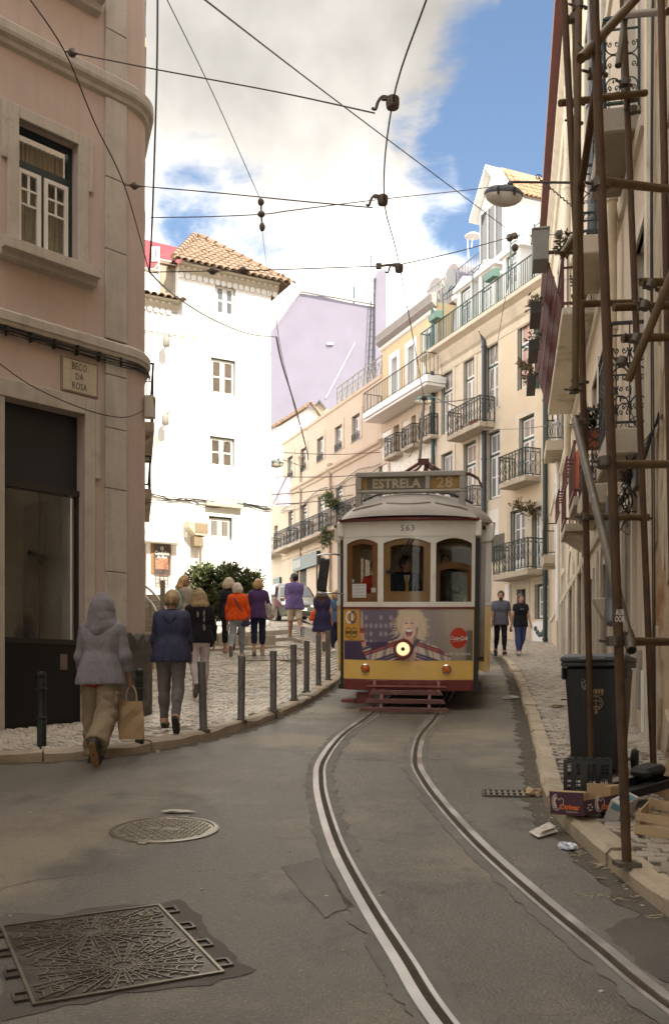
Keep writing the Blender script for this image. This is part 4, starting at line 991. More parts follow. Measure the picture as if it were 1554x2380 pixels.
def beige():
 r=be.root;x0,x1=be.s(657),be.s(888)-.01;top=17.95
 T=[(152,190,1415,1580),(248,288,1362,1525),(370,415,1280,1447),(502,553,1185,1365),(628,685,1100,1292),(770,832,1480,1640)]
 D=[(157,193,1820,2010),(252,294,1770,1980),(375,425,1705,1920),(508,560,1628,1860)]
 cx=lambda v:621.6+.3135*v
 wins=[(be.s(cx(a)),be.s(cx(c)),be.z(cx(a),cx(q)),be.z(cx(a),cx(p))) for a,c,p,q in T[:5]]
 zt=sum(w[3] for w in wins)/5;zb=sum(w[2] for w in wins)/5;wins=[(a,c,zb,zt) for a,c,_,_ in wins]
 drs=[(be.s(cx(a)),be.s(cx(c)),be.z(cx(a),cx(q)),be.z(cx(a),cx(p))) for a,c,p,q in D]
 dt=sum(w[3] for w in drs)/4;dfl=be.z(cx(190),cx(2075));drs=[(a,c,dfl,dt) for a,c,_,_ in drs]
 drs+=[(drs[-1][0]+2.75*k,drs[-1][1]+2.75*k,dfl,dt) for k in (1,2)]
 gz=5.6
 shops=[(be.s(690),be.s(712),gz,be.z(700,1325)),(be.s(636),be.s(648),gz,be.z(640,1345))]
 be.wall('wall',x0,x1,3,top,wins+drs+shops[:1],m_beige,mrev=m_beige_st)
 for w in wins:be.window(*w,rows=2,cols=2,top=.0,fw=.09,bars=.05,pm=m_pane_p,surround=.28,sm_mat=m_beige_st)
 for w in wins:
  b=MB();y=-.05;a,c,e,g=w
  for z in (e+.02,e+.38):b.bar((a,y,z),(c,y,z),.03)
  n=8
  for i in range(n+1):x=a+(c-a)*i/n;b.bar((x,y,e),(x,y,e+.38),.02)
  for i in range(3):x=a+(c-a)*(i+.5)/3;b.tube([(x+.12*math.cos(t*.7),y,e+.2+.12*math.sin(t*.7)) for t in range(10)],.012,4)
  b.build('window_guard',m_biron,r)
 for i,w in enumerate(drs):be.window(*w,rows=3,cols=2,top=.2,fw=.1,bars=.05,pm=m_pane_p if i%2 else m_pane_c,surround=.2,sm_mat=m_beige_st)
 for (a,c,e,g) in drs:be.balcony(a-.8,c+.8,dfl,.75,1.05,'oval',step=.2,bar=.022,th=.2)
 be.balcony(x0-2.5,x0-.4,dfl-.1,.7,1.0,'oval',step=.2,bar=.022)
 zc=be.z(cx(400),cx(1535))
 be.band('string_course',x0,x1,[(0,zc-.3),(.08,zc-.25),(.1,zc-.12),(.22,zc-.05),(.24,zc+.08),(.1,zc+.14),(0,zc+.2)],m_beige_st)
 be.band('parapet_coping',x0,x1,[(0,top-.18),(.06,top-.14),(.08,top+.02),(0,top+.04)],m_beige_st)
 z2=dfl-.5;be.band('string_course',x0,x1,[(0,z2-.15),(.06,z2-.1),(.06,z2+.1),(0,z2+.14)],m_beige_st)
 be.wall('side_wall',be.s(625),x0-.02,3,be.z(640,1122),[(be.s(632),be.s(640),dfl-.1,dt-.4)],m_beige,y=.15)
 be.window(be.s(632),be.s(640),dfl-.1,dt-.4,y=.3,rows=3,cols=2,fw=.1,pm=m_pane_c)
 a,c,e,g=shops[0];b=MB();b.box(a,c,.1,.2,e,g);b.build('shop_front',mat('graffiti_dark',(.06,.065,.06),.7,.8,4),r)
 b=MB();b.box(a-.1,c+2.2,-.25,-.002,g-.05,g+.75);b.build('shop_sign',m_green,r)
 b=MB();b.box(a-.02,a+1.3,-.262,-.251,g+.1,g+.6);b.build('sign_face',mat('sign_grey',(.25,.27,.25),.5),r)
 b=MB();b.box(be.s(634),be.s(649),.0,.14,be.z(640,1372),be.z(640,1344));b.build('green_shutter',m_green,r)
 b=MB();xa,xb=be.s(770),x1;y=.35;n=9
 for z in (top+.05,top+1.25):b.bar((xa,y,z),(xb,y,z),.05)
 b.bar((xa,y,top+.95),(xb,y,top+.95),.03)
 for i in range(n+1):
  x=xa+(xb-xa)*i/n;b.bar((x,y,top),(x,y,top+1.25),.05)
  if i<n:
   w=(xb-xa)/n
   for j in range(2):b.bar((x+w*j/2,y,top+.05),(x+w*(j+1)/2,y,top+.95),.025);b.bar((x+w*(j+1)/2,y,top+.05),(x+w*j/2,y,top+.95),.025)
 b.build('terrace_railing',mat('railing_grey',(.20,.19,.17),.6),r)
 for s_ in (be.s(700),be.s(769)):
  be.pipe(s_,6,top-2.0 if s_<be.s(720) else zc-.1,.07,m_beige_st,hopper=True)
 for k in range(2):b=MB();b.tube([(x0+(x1-x0)*i/16,-.1-.03*k,zc-1.0-.25*k+.14*math.sin(i*1.1+k)) for i in range(17)],.02,5);b.build('wall_cable',m_biron,r)
beige()
m_och=mat('ochre_plaster',(.60,.47,.28),.88,.06,1,bump=.2,bscale=8,dirt_or_light=.3,dirt_or_light_col=(.60,.46,.26),dirt_or_light_scale=2)
m_azul=mat('azulejo',(.52,.47,.38),.35,.3,9)
oc=Fac('ochre_house','narrow ochre house with white window surrounds, tiled lower wall and long white balcony',FO,FU)
def ochre():
 r=oc.root;x0,x1=oc.s(888),oc.s(1014)-.01;cx=lambda v:621.6+.3135*v;top=19.55
 fl=oc.z(cx(905),cx(1065))
 W=[(905,985),(1025,1112),(1155,1252)];ops=[]
 zt=oc.z(cx(905),cx(655))-.28
 for a,c in W:
  sa,sc=oc.s(cx(a))+.3,oc.s(cx(c))-.28;ops.append((sa,sc,fl,zt,.5))
 oc.wall('wall',x0,x1,fl-.32,top,ops,m_och,mrev=m_wpaint)
 for a,c,e,g,_ in ops:
  oc.window(a,c,e,g,y=.42,rows=3,cols=2,top=.15,fw=.07,pm=m_pane_p)
  b=MB();k=.27
  for q in ((a-k,a,e,g+k),(c,c+k,e,g+k),(a,c,g,g+k)):b.box(q[0],q[1],-.06,.03,q[2],q[3])
  b.build('window_surround',m_wpaint,r)
 oc.balcony(x0-.1,x1+.9,fl,1.05,1.0,'bars',sm=m_wpaint,rm=mat('thin_railing',(.055,.05,.045),.6),th=.30,bar=.02,step=.17,corb=True)
 l2=oc.z(cx(915),cx(1385));zt2=oc.z(cx(915),cx(1165))-.15;ops2=[]
 for a,c in ((915,1000),(1045,1125),(1178,1262)):
  ops2.append((oc.s(cx(a))+.32,oc.s(cx(c))-.3,l2-.2,zt2,.4))
 l1=l2-3.8;ops3=[(a,c,l1-.2,l1+2.5,.4) for a,c,*_ in ops2]
 oc.wall('tiled_wall',x0,x1,3,fl-.324,ops2+ops3,m_azul,y=.004,mrev=m_beige_st)
 for a,c,e,g,_ in ops2+ops3:oc.window(a,c,e,g,y=.3,rows=3,cols=2,top=.2,fw=.08,pm=m_pane_p,surround=.25,sm_mat=m_beige_st)
 for a,c,e,g,_ in ops2:oc.balcony(a-.35,c+.35,e,.4,.95,'oval',step=.2,bar=.02)
 oc.band('frieze',x0,x1,[(0,fl-.9),(.03,fl-.9),(.03,fl-.55),(0,fl-.55)],m_beige_st)
 oc.band('cornice',x0-.15,x1+.1,[(0,top-.28),(.12,top-.22),(.3,top-.05),(.3,top),(.26,top+.02),(.34,top+.3),(.30,top+.38),(0,top+.4)],mat('zinc_cornice',(.26,.24,.22),.6))
 oc.band('cornice_under',x0-.1,x1,[(0,top-.45),(.1,top-.4),(.16,top-.285),(0,top-.285)],m_wpaint)
 b=MB();y=.5;z=top+.4
 for zz in (z+.45,z+.85):b.bar((x0,y,zz),(x1,y,zz),.04)
 for i in range(26):x=x0+(x1-x0)*i/25;b.bar((x,y,z),(x,y,z+.85),.022)
 b.build('roof_railing',mat('railing_pale',(.35,.36,.33),.6),r)
 b=MB()
 for zz in (z+.5,z+1.5):b.bar((x0+.2,2.2,zz),(x0+2.6,2.2,zz),.06)
 for i in range(9):x=x0+.2+2.4*i/8;b.bar((x,2.2,z+.5),(x,2.2,z+1.5),.05)
 b.build('green_gate_panel',m_green,r)
 for px in (965,1003):
  s_=oc.s(px);b=MB();q=[(s_-.75,top+.3),(s_-.75,top+1.3)]+[(s_-.75*math.cos(t*PI/8),top+1.3+.75*math.sin(t*PI/8)) for t in range(1,8)]+[(s_+.75,top+1.3),(s_+.75,top+.3)]
  b.prism(q,lambda a,c,t:(a,t,c),1.0,3);dd=b.build('roof_dormer',mat('slate_grey',(.28,.25,.24),.7),r)
  b=MB();q=[(s_-.5,top+.6),(s_-.5,top+1.3)]+[(s_-.5*math.cos(t*PI/8),top+1.3+.5*math.sin(t*PI/8)) for t in range(1,8)]+[(s_+.5,top+1.3),(s_+.5,top+.6)];b.prism(q,lambda a,c,t:(a,t,c),.97,.99);b.build('pane',m_pane_d,dd)
 oc.pipe(x1-.12,8,top-.3,.09,m_green,y=-.12)
ochre()
m_yel=mat('yellow_plaster',(.62,.515,.375),.88,.05,.9,bump=.12,dirt_or_light=.3,dirt_or_light_col=(.60,.45,.28),dirt_or_light_scale=1.0)
m_cream=mat('cream_stone',(.62,.54,.42),.85,.1,1.5,bump=.1,dirt_or_light=.3,dirt_or_light_col=(.45,.37,.27),dirt_or_light_scale=2)
m_lav=mat('pale_lavender',(.56,.53,.55),.85,.05,1)
ye=Fac('yellow_house','tall yellow corner house with mansard dormers, long top gallery and ornate green balconies',FO,FU)
def yellow():
 r=ye.root;x0,x1=ye.s(1015),.15;cor=17.05
 u=lambda v:870.2+.28*v;t=lambda v:497.3+.28*v
 lx=lambda v:1056.7+.2612*v;ly=lambda v:932.4+.2612*v
 xm=ye.s(u(1050));H=[]
 def H_(a,c,p,q,kx,ky):return (ye.s(kx(a)),ye.s(kx(c)),ye.z(kx(a),ky(q)),ye.z(kx(a),ky(p)))
 row3=[H_(555,650,1298,1735,u,t),H_(740,830,1180,1600,u,t),H_(920,1030,1060,1525,u,t),H_(1190,1315,850,1375,u,t)]
 zt=sum(w[3] for w in row3)/4
 row3=[(a,c,zt-(3.0 if i<3 else 2.75),zt) for i,(a,c,e,g) in enumerate(row3)]
 row2=[H_(80,190,395,860,lx,ly),H_(290,405,310,850,lx,ly),H_(575,710,140,620,lx,ly)]
 z2=sum(w[3] for w in row2)/3;row2=[(a,c,z2-(2.75 if i<2 else 2.6),z2) for i,(a,c,e,g) in enumerate(row2)]
 row2.insert(0,(row3[0][0],row3[0][1],z2-2.75,z2))
 fb=ye.z(lx(415),ly(795));fb2=ye.z(lx(370),ly(1585))
 row2[3]=(row2[3][0],row2[3][1],fb,row2[3][3])
 row1=[H_(500,625,985,1500,lx,ly),H_(690,775,960,1500,lx,ly)]
 row1=[(a,c,fb2,g) for a,c,e,g in row1]
 dr=H_(560,640,1680,2175,lx,ly);wn=H_(715,832,1635,1945,lx,ly)
 gate=(ye.s(1110),ye.s(lx(440)),3.2,ye.z(lx(440),ly(1530)))
 H=row3+row2+row1+[dr,wn,gate]
 ye.wall('wall',x0,xm,2,cor,[h for h in H if h[1]<=xm],m_cream,mrev=m_limest)
 ye.wall('yellow_wall',xm+.004,x1,2,cor,[h for h in H if h[0]>xm],m_yel,mrev=m_limest,y=-.03)
 for i,w in enumerate(row3):ye.window(*w,rows=2,cols=2,top=.38,fw=.07,bars=.045,pm=m_pane_r if i==3 else m_pane_c,surround=.2,toprow=1,sm_mat=m_cream)
 for i,w in enumerate(row2):ye.window(*w,rows=2,cols=2,top=.34,fw=.08,bars=.045,pm=(m_pane_p,m_pane_c)[i%2],surround=.22,sm_mat=m_cream)
 for w in row1:ye.window(*w,rows=3,cols=2,top=.0,fw=.08,bars=.04,pm=m_pane_p,surround=.25,solidbot=.2)
 ye.window(*wn,rows=2,cols=2,fw=.08,bars=.045,pm=m_pane_c,surround=.16)
 a,c,e,g=dr;b=MB();b.box(a+.25,c,.15,.2,e,g);b.build('door',m_green,r);b=MB();b.box(a-.25,a,-.06,.05,e,g+.3);b.box(c,c+.25,-.06,.05,e,g+.3);b.box(a,c,-.06,.05,g,g+.3);b.build('door_surround',m_limest,r)
 a,c,e,g=gate;b=MB();b.box(a,c,.12,.18,e,g)
 n=9
 for i in range(n):x=a+(c-a)*i/n;b.box(x,x+.06,.10,.119,e,g-1.2)
 b.build('garage_gate',mat('dark_teal_gate',(.035,.05,.05),.5,.2,2),r)
 b=MB();b.box(a,c,.09,.099,g-1.1,g-.05);b.build('gate_panel',mat('grey_zinc',(.2,.2,.2),.5),r)
 b=MB();b.box(a-.1,c+.05,-.05,-.002,g+.55,g+1.6);b.build('tile_panel',mat('green_tiles',(.06,.075,.045),.3,.5,6),r)
 b=MB();b.box(wn[0]-.1,wn[1]+.1,-.06,-.034,wn[2]-1.05,wn[2]-.1);pn=b.build('window_apron',m_wpaint,r);b=MB()
 for i in range(6):b.ell((wn[0]+.1+(wn[1]-wn[0]-.2)*i/5,-.07,wn[2]-.35-.25*math.sin(i*PI/5)),(.12,.03,.10),8,5)
 b.build('apron_ornament',m_green,pn)
 ye.band('cornice',x0-.45,x1+.25,[(0,cor-1.0),(.06,cor-.95),(.10,cor-.7),(.22,cor-.6),(.40,cor-.3),(.44,cor-.2),(.72,cor-.08),(.74,cor+.06),(0,cor+.08)],m_cream)
 my=.55;mt=19.75
 D=[(650,735,590,0),(825,912,455,0),(1025,1115,285,1),(1290,1400,15,0)]
 b=MB();b.add([(x0,my,cor),(x1,my,cor),(x1,my+.5,mt),(x0,my+.5,mt)],[(0,1,2,3)]);b.add([(x0,my,cor),(x0,my+.5,mt),(x0,my+6,mt),(x0,my+6,cor)],[(0,1,2,3)]);b.add([(x1,my,cor),(x1,my+.5,mt),(x1,my+6,mt),(x1,my+6,cor)],[(0,1,2,3)]);b.add([(x0,my+.5,mt),(x1,my+.5,mt),(x1,my+6,mt+.3),(x0,my+6,mt+.3)],[(0,1,2,3)])
 b.build('mansard',m_lav,r,fixn=False)
 for i,(a,c,p,k) in enumerate(D):
  s0,s1=ye.s(u(a),.3),ye.s(u(c),.3)
  if i==3:s1=min(s1,-.15)
  zt=19.25;zb=cor+(.95 if k else .1);w=(s1-s0)
  b=MB()
  b.box(s0-.22,s0,.05,1.1,cor+.08,zt+.05);b.box(s1,s1+.22,.05,1.1,cor+.08,zt+.05);b.box(s0,s1,.052,1.1,zt,zt+.06)
  if k:b.box(s0,s1,.06,.5,cor+.08,zb)
  pts_=[(s0-.42,zt+.05),(s1+.42,zt+.05),(s1+.42,zt+.17),((s0+s1)/2,zt+.5),(s0-.42,zt+.17)]
  b.prism(pts_,lambda a_,c_,t_:(a_,t_,c_),-.08,1.1);dm=b.build('dormer',m_wpaint,r)
  ye.window(s0,s1,zb,zt,y=.14,rows=2,cols=2,top=.32,fw=.07,bars=.04,pm=m_pane_p)
 b=MB();y=-.62;n=64;za=cor+.08
 b.bar((x0-.4,y,za+1.0),(x1+.1,y,za+1.0),.05,.035);b.bar((x0-.4,y,za+.08),(x1+.1,y,za+.08),.03)
 for i in range(n+1):
  x=x0-.4+(x1+.5-x0)*i/n;b.bar((x,y,za+.08),(x,y,za+1.0),.024)
  if i%8==4:b.ell((x,y,za+.55),(.035,.035,.08),6,4);b.bar((x,y,za),(x,y,za+1.0),.045)
 for x in (x0-.4,x1+.1):
  b.bar((x,y,za+1.0),(x,my,za+1.0),.045)
  for i in range(7):b.bar((x,y+(my-y)*i/7,za),(x,y+(my-y)*i/7,za+1.0),.022)
 b.build('gallery_railing',m_green,r)
 for px in (1028,1097,1185,1240):
  b=MB();s_=ye.s(px,.6);b.tube([(s_,-.58,za),(s_,-.58,za+2.1)],.03,6)
  b.tube([(s_,-.58,za+2.0)]+[(s_+.55*math.sin(q*.26),-.4,za+2.0+.3*math.sin(q*.5)) for q in range(1,6)],.022,5);b.build('gallery_hook',m_green,r)
 for px in (1010,1141):
  s_=ye.s(px,.8);z=za+1.02;b=MB();b.prism([(s_-.42,z+.28),(s_+.42,z+.28),(s_+.34,z),(s_-.34,z)],lambda a_,c_,t_:(a_,t_,c_),-.92,-.66);tag(b.build('flower_box',mat('jade_box',(.10,.20,.16),.6),r),'pale jade flower box hung on the gallery railing')
 ye.balcony(ye.s(lx(415),.6),ye.s(lx(652),.6),fb,.75,1.05,'oval',rm=m_dkgreen,step=.2,bar=.022,th=.2)
 ye.balcony(ye.s(lx(370),.6),-.35,fb2,.8,1.15,'oval',rm=m_dkgreen,step=.2,bar=.022,th=.22)
 s0=ye.s(u(605),.7);s1=ye.s(u(880),.7);ye.balcony(s0,s1,ye.z(u(605),t(1850),.7),.75,1.05,'oval',step=.2,bar=.022,th=.2)
 ye.balcony(row2[1][0]-.4,row2[1][1]+.5,row2[1][2]-.2,.5,.9,'oval',step=.2,bar=.02)
 ye.pipe(ye.s(1126,.1),4.0,ye.z(1117,800),.10,mat('pipe_blueblack',(.035,.045,.055),.4),y=-.14,hopper=True)
 ye.pipe(ye.s(1248,.1),ye.z(1248,905),ye.z(1250,718),.085,m_green,y=-.12,hopper=True)
 ye.pipe(ye.s(1268,.1),3.3,13,.085,m_dkgreen,y=-.14)
 b=MB()
 for k,(px,py,w,h) in enumerate(((1115,1100,28,75),(1152,1180,26,120))):pass
 for k,(q0,q1,zz0,zz1) in enumerate(((row2[1][1]+.35,row2[2][0]-.3,z2-3.4,z2+1.0),(row2[2][0]-.1,xm-.15,z2-5.3,z2-3.2))):b.box(q0,q1,-.012,-.001,zz0,zz1)
 b.build('repaired_render',mat('white_render',(.74,.71,.64),.85,.05,1),r)
 for q in range(2):
  b=MB();z=ye.z(lx(480),ly(1745-q*-110));b.box(ye.s(lx(468)),ye.s(lx(505)),-.14,-.034,z,z+.5);b.build('meter_box',m_wpaint,r,bevel=.01)
 for px,py in ((1103,980),(1097,979)):
  s_=ye.s(px,.5);z=ye.z(u(605),t(1850),.7);b=MB();b.lathe([(.09,0),(.13,.2),(.14,.2),(.14,.25)],(s_,-.5,z),10);tag(b.build('flower_pot',mat('terracotta',(.40,.13,.06),.8),r),None)
 b=MB();y=.9;za=mt+.2;xa,xb=ye.s(1063,-.9),ye.s(1140,-.9)
 for z in (za+.55,za+1.1):b.bar((xa,y,z),(xb,y,z),.035)
 for i in range(22):x=xa+(xb-xa)*i/21;b.bar((x,y,za-.1),(x,y,za+1.1),.024)
 b.build('roof_railing',mat('railing_blue',(.09,.12,.22),.5),r)
 ye.band('roof_edge',x0-.1,x1+.05,[(0,mt-.1),(.22,mt),(.24,mt+.18),(0,mt+.2)],m_wpaint,y=my+.5)
 b=MB();x_,w_=ye.s(1283),.5;b.box(-.6,.1,.3,1.2,cor,21.4);b.box(-.7,.15,.25,1.3,21.4,21.6);b.build('party_wall',m_white,r)
 a,c=ye.s(1112,-.7),ye.s(1172,-.7);y0=.75;zb,ze,za=19.7,ye.z(1135,478,-.7),ye.z(1134,392,-.7);mid=(a+c)/2
 b=MB();b.prism([(a,zb),(c,zb),(c,ze),(mid,za-.15),(a,ze)],lambda p,q,t_:(p,t_,q),y0,y0+5.2);at=b.build('attic',m_white,r)
 b=MB()
 for sx,e in ((1,c),(-1,a)):
  b.add([(mid,y0-.35,za),(e+sx*.3,y0-.35,ze-.15),(e+sx*.3,y0+5.3,ze-.15),(mid,y0+5.3,za)],[(0,1,2,3)])
  b.add([(mid,y0-.35,za-.14),(e+sx*.3,y0-.35,ze-.29),(e+sx*.3,y0+5.3,ze-.29),(mid,y0+5.3,za-.14)],[(0,1,2,3)])
  b.add([(mid,y0-.352,za),(e+sx*.3,y0-.352,ze-.15),(e+sx*.3,y0-.352,ze-.30),(mid,y0-.352,za-.15)],[(0,1,2,3)])
 b.build('barge_board',m_wpaint,at,fixn=False)
 tile_slope(at,(c+.36,y0+.4,ze-.12),(c+.36,y0+5.3,ze-.12),(mid,y0+5.3,za+.05),(mid,y0+.4,za+.05),mat('orange_tile',(.34,.19,.11),.85,.2,5,island=.12),limit=90)
 for q in range(3):
  xx=a+.12+q*(c-a-.24)/3;b=MB();b.box(xx+.03,xx+(c-a-.24)/3-.03,y0-.02,y0-.001,zb+.5,ze-.1);wo=b.build('window',m_pane_d,at)
 b=MB()
 for q in range(4):xx=a+.12+q*(c-a-.24)/3;b.box(xx-.03,xx+.03,y0-.06,y0-.021,zb+.4,ze-.05)
 b.box(a,c,y0-.07,y0-.022,zb+.36,zb+.44);b.build('mullion',m_wpaint,at)
yellow()
m_crm=mat('cream_plaster',(.54,.45,.345),.88,.06,.8,bump=.12,streak=.3,streak_col=(.42,.33,.235),dirt_or_light=.35,dirt_or_light_col=(.42,.34,.25),dirt_or_light_scale=.8)
m_crmst=mat('cream_surround',(.58,.52,.42),.8,.1,2,bump=.2,bscale=20,dirt_or_light=.5,dirt_or_light_col=(.34,.28,.20),dirt_or_light_scale=1.2)
m_flake=mat('flaking_ochre',(.46,.35,.23),.92,.2,1.3,bump=.9,bscale=7,dirt_or_light=1.0,dirt_or_light_col=(.30,.14,.045),dirt_or_light_scale=.8,dirt_or_light_thr=.50,streak=.5,streak_col=(.20,.15,.09))
m_redw=mat('oxblood_paint',(.13,.030,.022),.55,.2,4)
m_gpipe=mat('grey_pipe',(.115,.12,.13),.45,.12,4)
cr=Fac('cream_house','cream house along the right side with stone balconies behind the scaffolding',(8.0,36.0),(-.175,-.985))
sd=lambda d:(36.0-d)/.9846
def near_house():
 r=cr.root;x1=sd(10.95);H=[]
 bal=[(11.75,13.35,8.85,.46,1.1,'scroll'),(15.2,16.8,8.95,.46,1.1,'scroll'),(28.0,29.6,9.1,.5,1.0,'oval'),(10.98,12.45,4.75,.46,1.2,'scroll'),(14.3,15.9,4.85,.46,1.1,'scroll'),(31.4,32.9,6.3,.45,1.0,'bars')]
 for dn,df,z,dep,rh,st in bal:
  a,c=sd(df)+.25,sd(dn)-.25;H.append((a,c,z,z+2.5,.25))
 H+=[(sd(d+1.1),sd(d),8.9,11.2,.25) for d in (18.2,21.4)]
 H+=[(sd(d+1.1),sd(d),12.9,15.2,.25) for d in (11.9,15.4,19,22.6,26.2,30)]
 H+=[(sd(d+1.1),sd(d),5.2,7.5,.25) for d in (17.2,19.9,24,27.4)]
 gd=[(12.35,13.35,4.15,0),(15.2,16.4,3.9,1),(18.0,18.7,3.9,0),(20.6,21.9,4.6,1),(23.6,25.2,4.7,1),(27.5,28.4,5.2,0),(30.2,31.2,5.4,0)]
 for dn,df,zt,arch in gd:H.append((sd(df),sd(dn),.1*dn+.1,zt,.42))
 cr.wall('wall',0,x1,.5,17.4,H,m_crm,mrev=m_crmst,depth=7)
 for i,h in enumerate(H):
  a,c,e,g,rv=h
  if rv<.3:cr.window(a,c,e,g,y=.15,rows=3,cols=2,top=.22,fw=.06,bars=.035,pm=m_pane_p if i%2 else m_pane_c,surround=.17,sm_mat=m_crmst)
  else :
   b=MB();b.box(a+.003,c-.003,.34,.40,e+.02,g-.003);b.build('door',mat('street_door',(.16,.105,.065),.6,.2,3) if i%2 else mat('dark_door',(.05,.06,.06),.5),r)
   arch=gd[i-(len(H)-len(gd))][3];b=MB();k=.16;zb=e-.1
   b.box(a-k,a,-.05,.03,zb,g+(0 if arch else k));b.box(c,c+k,-.05,.03,zb,g+(0 if arch else k))
   if arch:
    m_=(a+c)/2;hw=(c-a)/2
    pts=[(m_-(hw+k)*math.cos(t*PI/10),g-.0+(hw+k)*.8*math.sin(t*PI/10)) for t in range(11)];pin=[(m_-hw*math.cos(t*PI/10),g+hw*.8*math.sin(t*PI/10)) for t in range(11)]
    for t in range(10):b.prism([pts[t],pts[t+1],pin[t+1],pin[t]],lambda p,q,tt:(p,tt,q),-.05,.03)
    b.prism(pin,lambda p,q,tt:(p,tt,q),-.012,.02)
   else :b.box(a,c,-.05,.03,g,g+k)
   b.build('door_surround',m_crmst,r)
 for dn,df,z,dep,rh,st in bal:
  cr.balcony(sd(df),sd(dn),z,dep,rh,st,sm=m_conc if z>8.8 and dn<14 else m_slab,rm=m_dkgreen if z>8 else m_biron,th=.30 if dn<20 else .3,step=.2 if st=='scroll' else .13,bar=.016)
 a,c=sd(23.7),sd(17.45);z=8.72;dp=.62
 b=MB();b.box(a,c,-dp,-.002,z-.14,z);bo=b.build('balcony',mat('balcony_white',(.60,.54,.44),.85,.1,1.2,dirt_or_light=.8,dirt_or_light_col=(.30,.25,.18),dirt_or_light_scale=1.0,dirt_or_light_thr=.5),r,bevel=.02)
 rr_=MB();n=46
 for zz,t in ((z+1.0,.06),(z+.08,.04),(z+.72,.03)):rr_.bar((a+.03,-dp+.03,zz),(c-.03,-dp+.03,zz),t);rr_.bar((c-.03,-dp+.03,zz),(c-.03,0,zz),t)
 for i in range(n+1):x=a+.03+(c-a-.06)*i/n;rr_.bar((x,-dp+.03,z),(x,-dp+.03,z+1.0),.022);rr_.bar((x,-dp+.03,z+.72),(x+(c-a)/n,-dp+.03,z+1.0),.018) if i<n else None
 for i in range(6):rr_.bar((c-.03,-dp+dp*i/6,z),(c-.03,-dp+dp*i/6,z+1.0),.022)
 n2=64
 for i in range(n2+1):x=a+.03+(c-a-.06)*i/n2;rr_.bar((x,-dp+.0,z+.04),(x,-dp-.30,z+1.02),.03)
 for q in (.3,.55,.8,1.02):rr_.bar((a,-dp-.30*(q-.04),z+q),(c,-dp-.30*(q-.04),z+q),.045)
 rr_.bar((c-.03,-dp-.30,z+1.02),(c-.03,-dp+.03,z+1.02),.05)
 rr_.build('railing',m_redw,bo)
 for dn,df in ((16.9,18.3),(19.6,21.0)):
  a,c=sd(df),sd(dn);z=5.2;b=MB();b.box(a,c,-.45,-.002,z-.16,z);b.prism([(-.40,z-.16),(-.02,z-.16),(-.02,z-.42)],lambda p,q,t:(t,p,q),a+.1,c-.1);bo=b.build('balcony',m_slab,r,bevel=.012);q=MB()
  for zz in (z+.95,z+.1):q.bar((a,-.43,zz),(c,-.43,zz),.05);q.bar((c-.02,-.43,zz),(c-.02,0,zz),.04)
  for i in range(15):x=a+(c-a)*i/14;q.bar((x,-.43,z+.05),(x,-.43,z+.95),.022)
  for i in range(6):q.bar((c-.02,-.43+.43*i/6,z),(c-.02,-.43+.43*i/6,z+.95),.022)
  for i in range(5):x=a+(c-a)*i/5;q.bar((x,-.56,z+.25),(x+.22,-.56,z+.25),.03);q.bar((x,-.56,z+.7),(x+.22,-.56,z+.7),.03);q.bar((x,-.43,z+.7),(x,-.56,z+.7),.025);q.bar((x,-.56,z+.25),(x,-.56,z+.7),.02);q.bar((x+.11,-.56,z+.25),(x+.11,-.56,z+.7),.02)
  q.build('railing',m_redw,bo)
 cr.band('cornice',-.3,x1,[(0,17.0),(.08,17.05),(.12,17.2),(.28,17.34),(.30,17.5),(0,17.55)],m_crmst)
 b=MB();b.box(-.3,x1+3,-.52,-.30,17.52,17.80);b.box(-.3,x1,-.52,1,17.80,17.86);b.build('gutter_board',mat('oxblood_gutter',(.12,.035,.035),.6,.15,3),r)
 cr.pipe(sd(13.75),4.55,9.0,.07,mat('cream_pipe',(.56,.46,.32),.5),y=-.13)
 cr.pipe(sd(13.75),3.05,4.54,.085,m_gpipe,y=-.13)
 b=MB();x=sd(13.75);b.tube([(x,-.13,3.08),(x+.02,-.13,2.95),(x+.10,-.15,2.82),(x+.16,-.16,2.72)],[.10,.105,.10,.07],10);b.build('pipe_elbow',m_gpipe,r,smooth=True)
 cr.pipe(sd(24.2),7,16.9,.08,m_crmst,y=-.12);cr.pipe(sd(29.4),4,13,.07,m_wpaint,y=-.1);cr.pipe(sd(17.1),9.3,16.9,.09,m_gpipe,y=-.12)
 for z in (4.55,8.5,12.5):cr.band('string_course',0,sd(11.4),[(0,z-.12),(.05,z-.1),(.07,z+.02),(0,z+.06)],m_crmst)
 for i,d in enumerate((11.2,14.0,17.4,22.5,25.9,29.3)):b=MB();x=sd(d);b.box(x-.14,x+.14,-.04,.02,.1*d,4.3 if i<3 else 5);b.build('pilaster',m_crmst,r,bevel=.01)
 b=MB();x=sd(15.9);b.prism([(-.22,3.3),(0,3.3),(0,2.95),(-.08,3.0)],lambda p,q,t:(t,p,q),x-.2,x+.2);b.build('stone_bracket',m_crmst,r,bevel=.02)
 b=MB();b.box(x1-.02,x1+.20,-.07,.1,.8,20);b.box(x1+.20,x1+.27,-.05,.1,.8,20);b.build('pilaster',mat('worn_cream_paint',(.60,.54,.43),.85,.12,1.5,bump=.2,dirt_or_light=.55,dirt_or_light_col=(.36,.28,.19),dirt_or_light_scale=1.6),r)
 b=MB();b.box(x1-.8,x1-.55,-.06,-.002,1.55,2.25);b.build('meter_cover',mat('zinc_grey',(.30,.28,.25),.5,.1,3),r,bevel=.008)
 b=MB();b.box(x1-.06,x1+.0,-.1,-.072,1.3,2.0);b.build('white_strip',m_wpaint,r)
 b=MB();rr=random.Random(3)
 x0=sd(11.6);z0=4.65
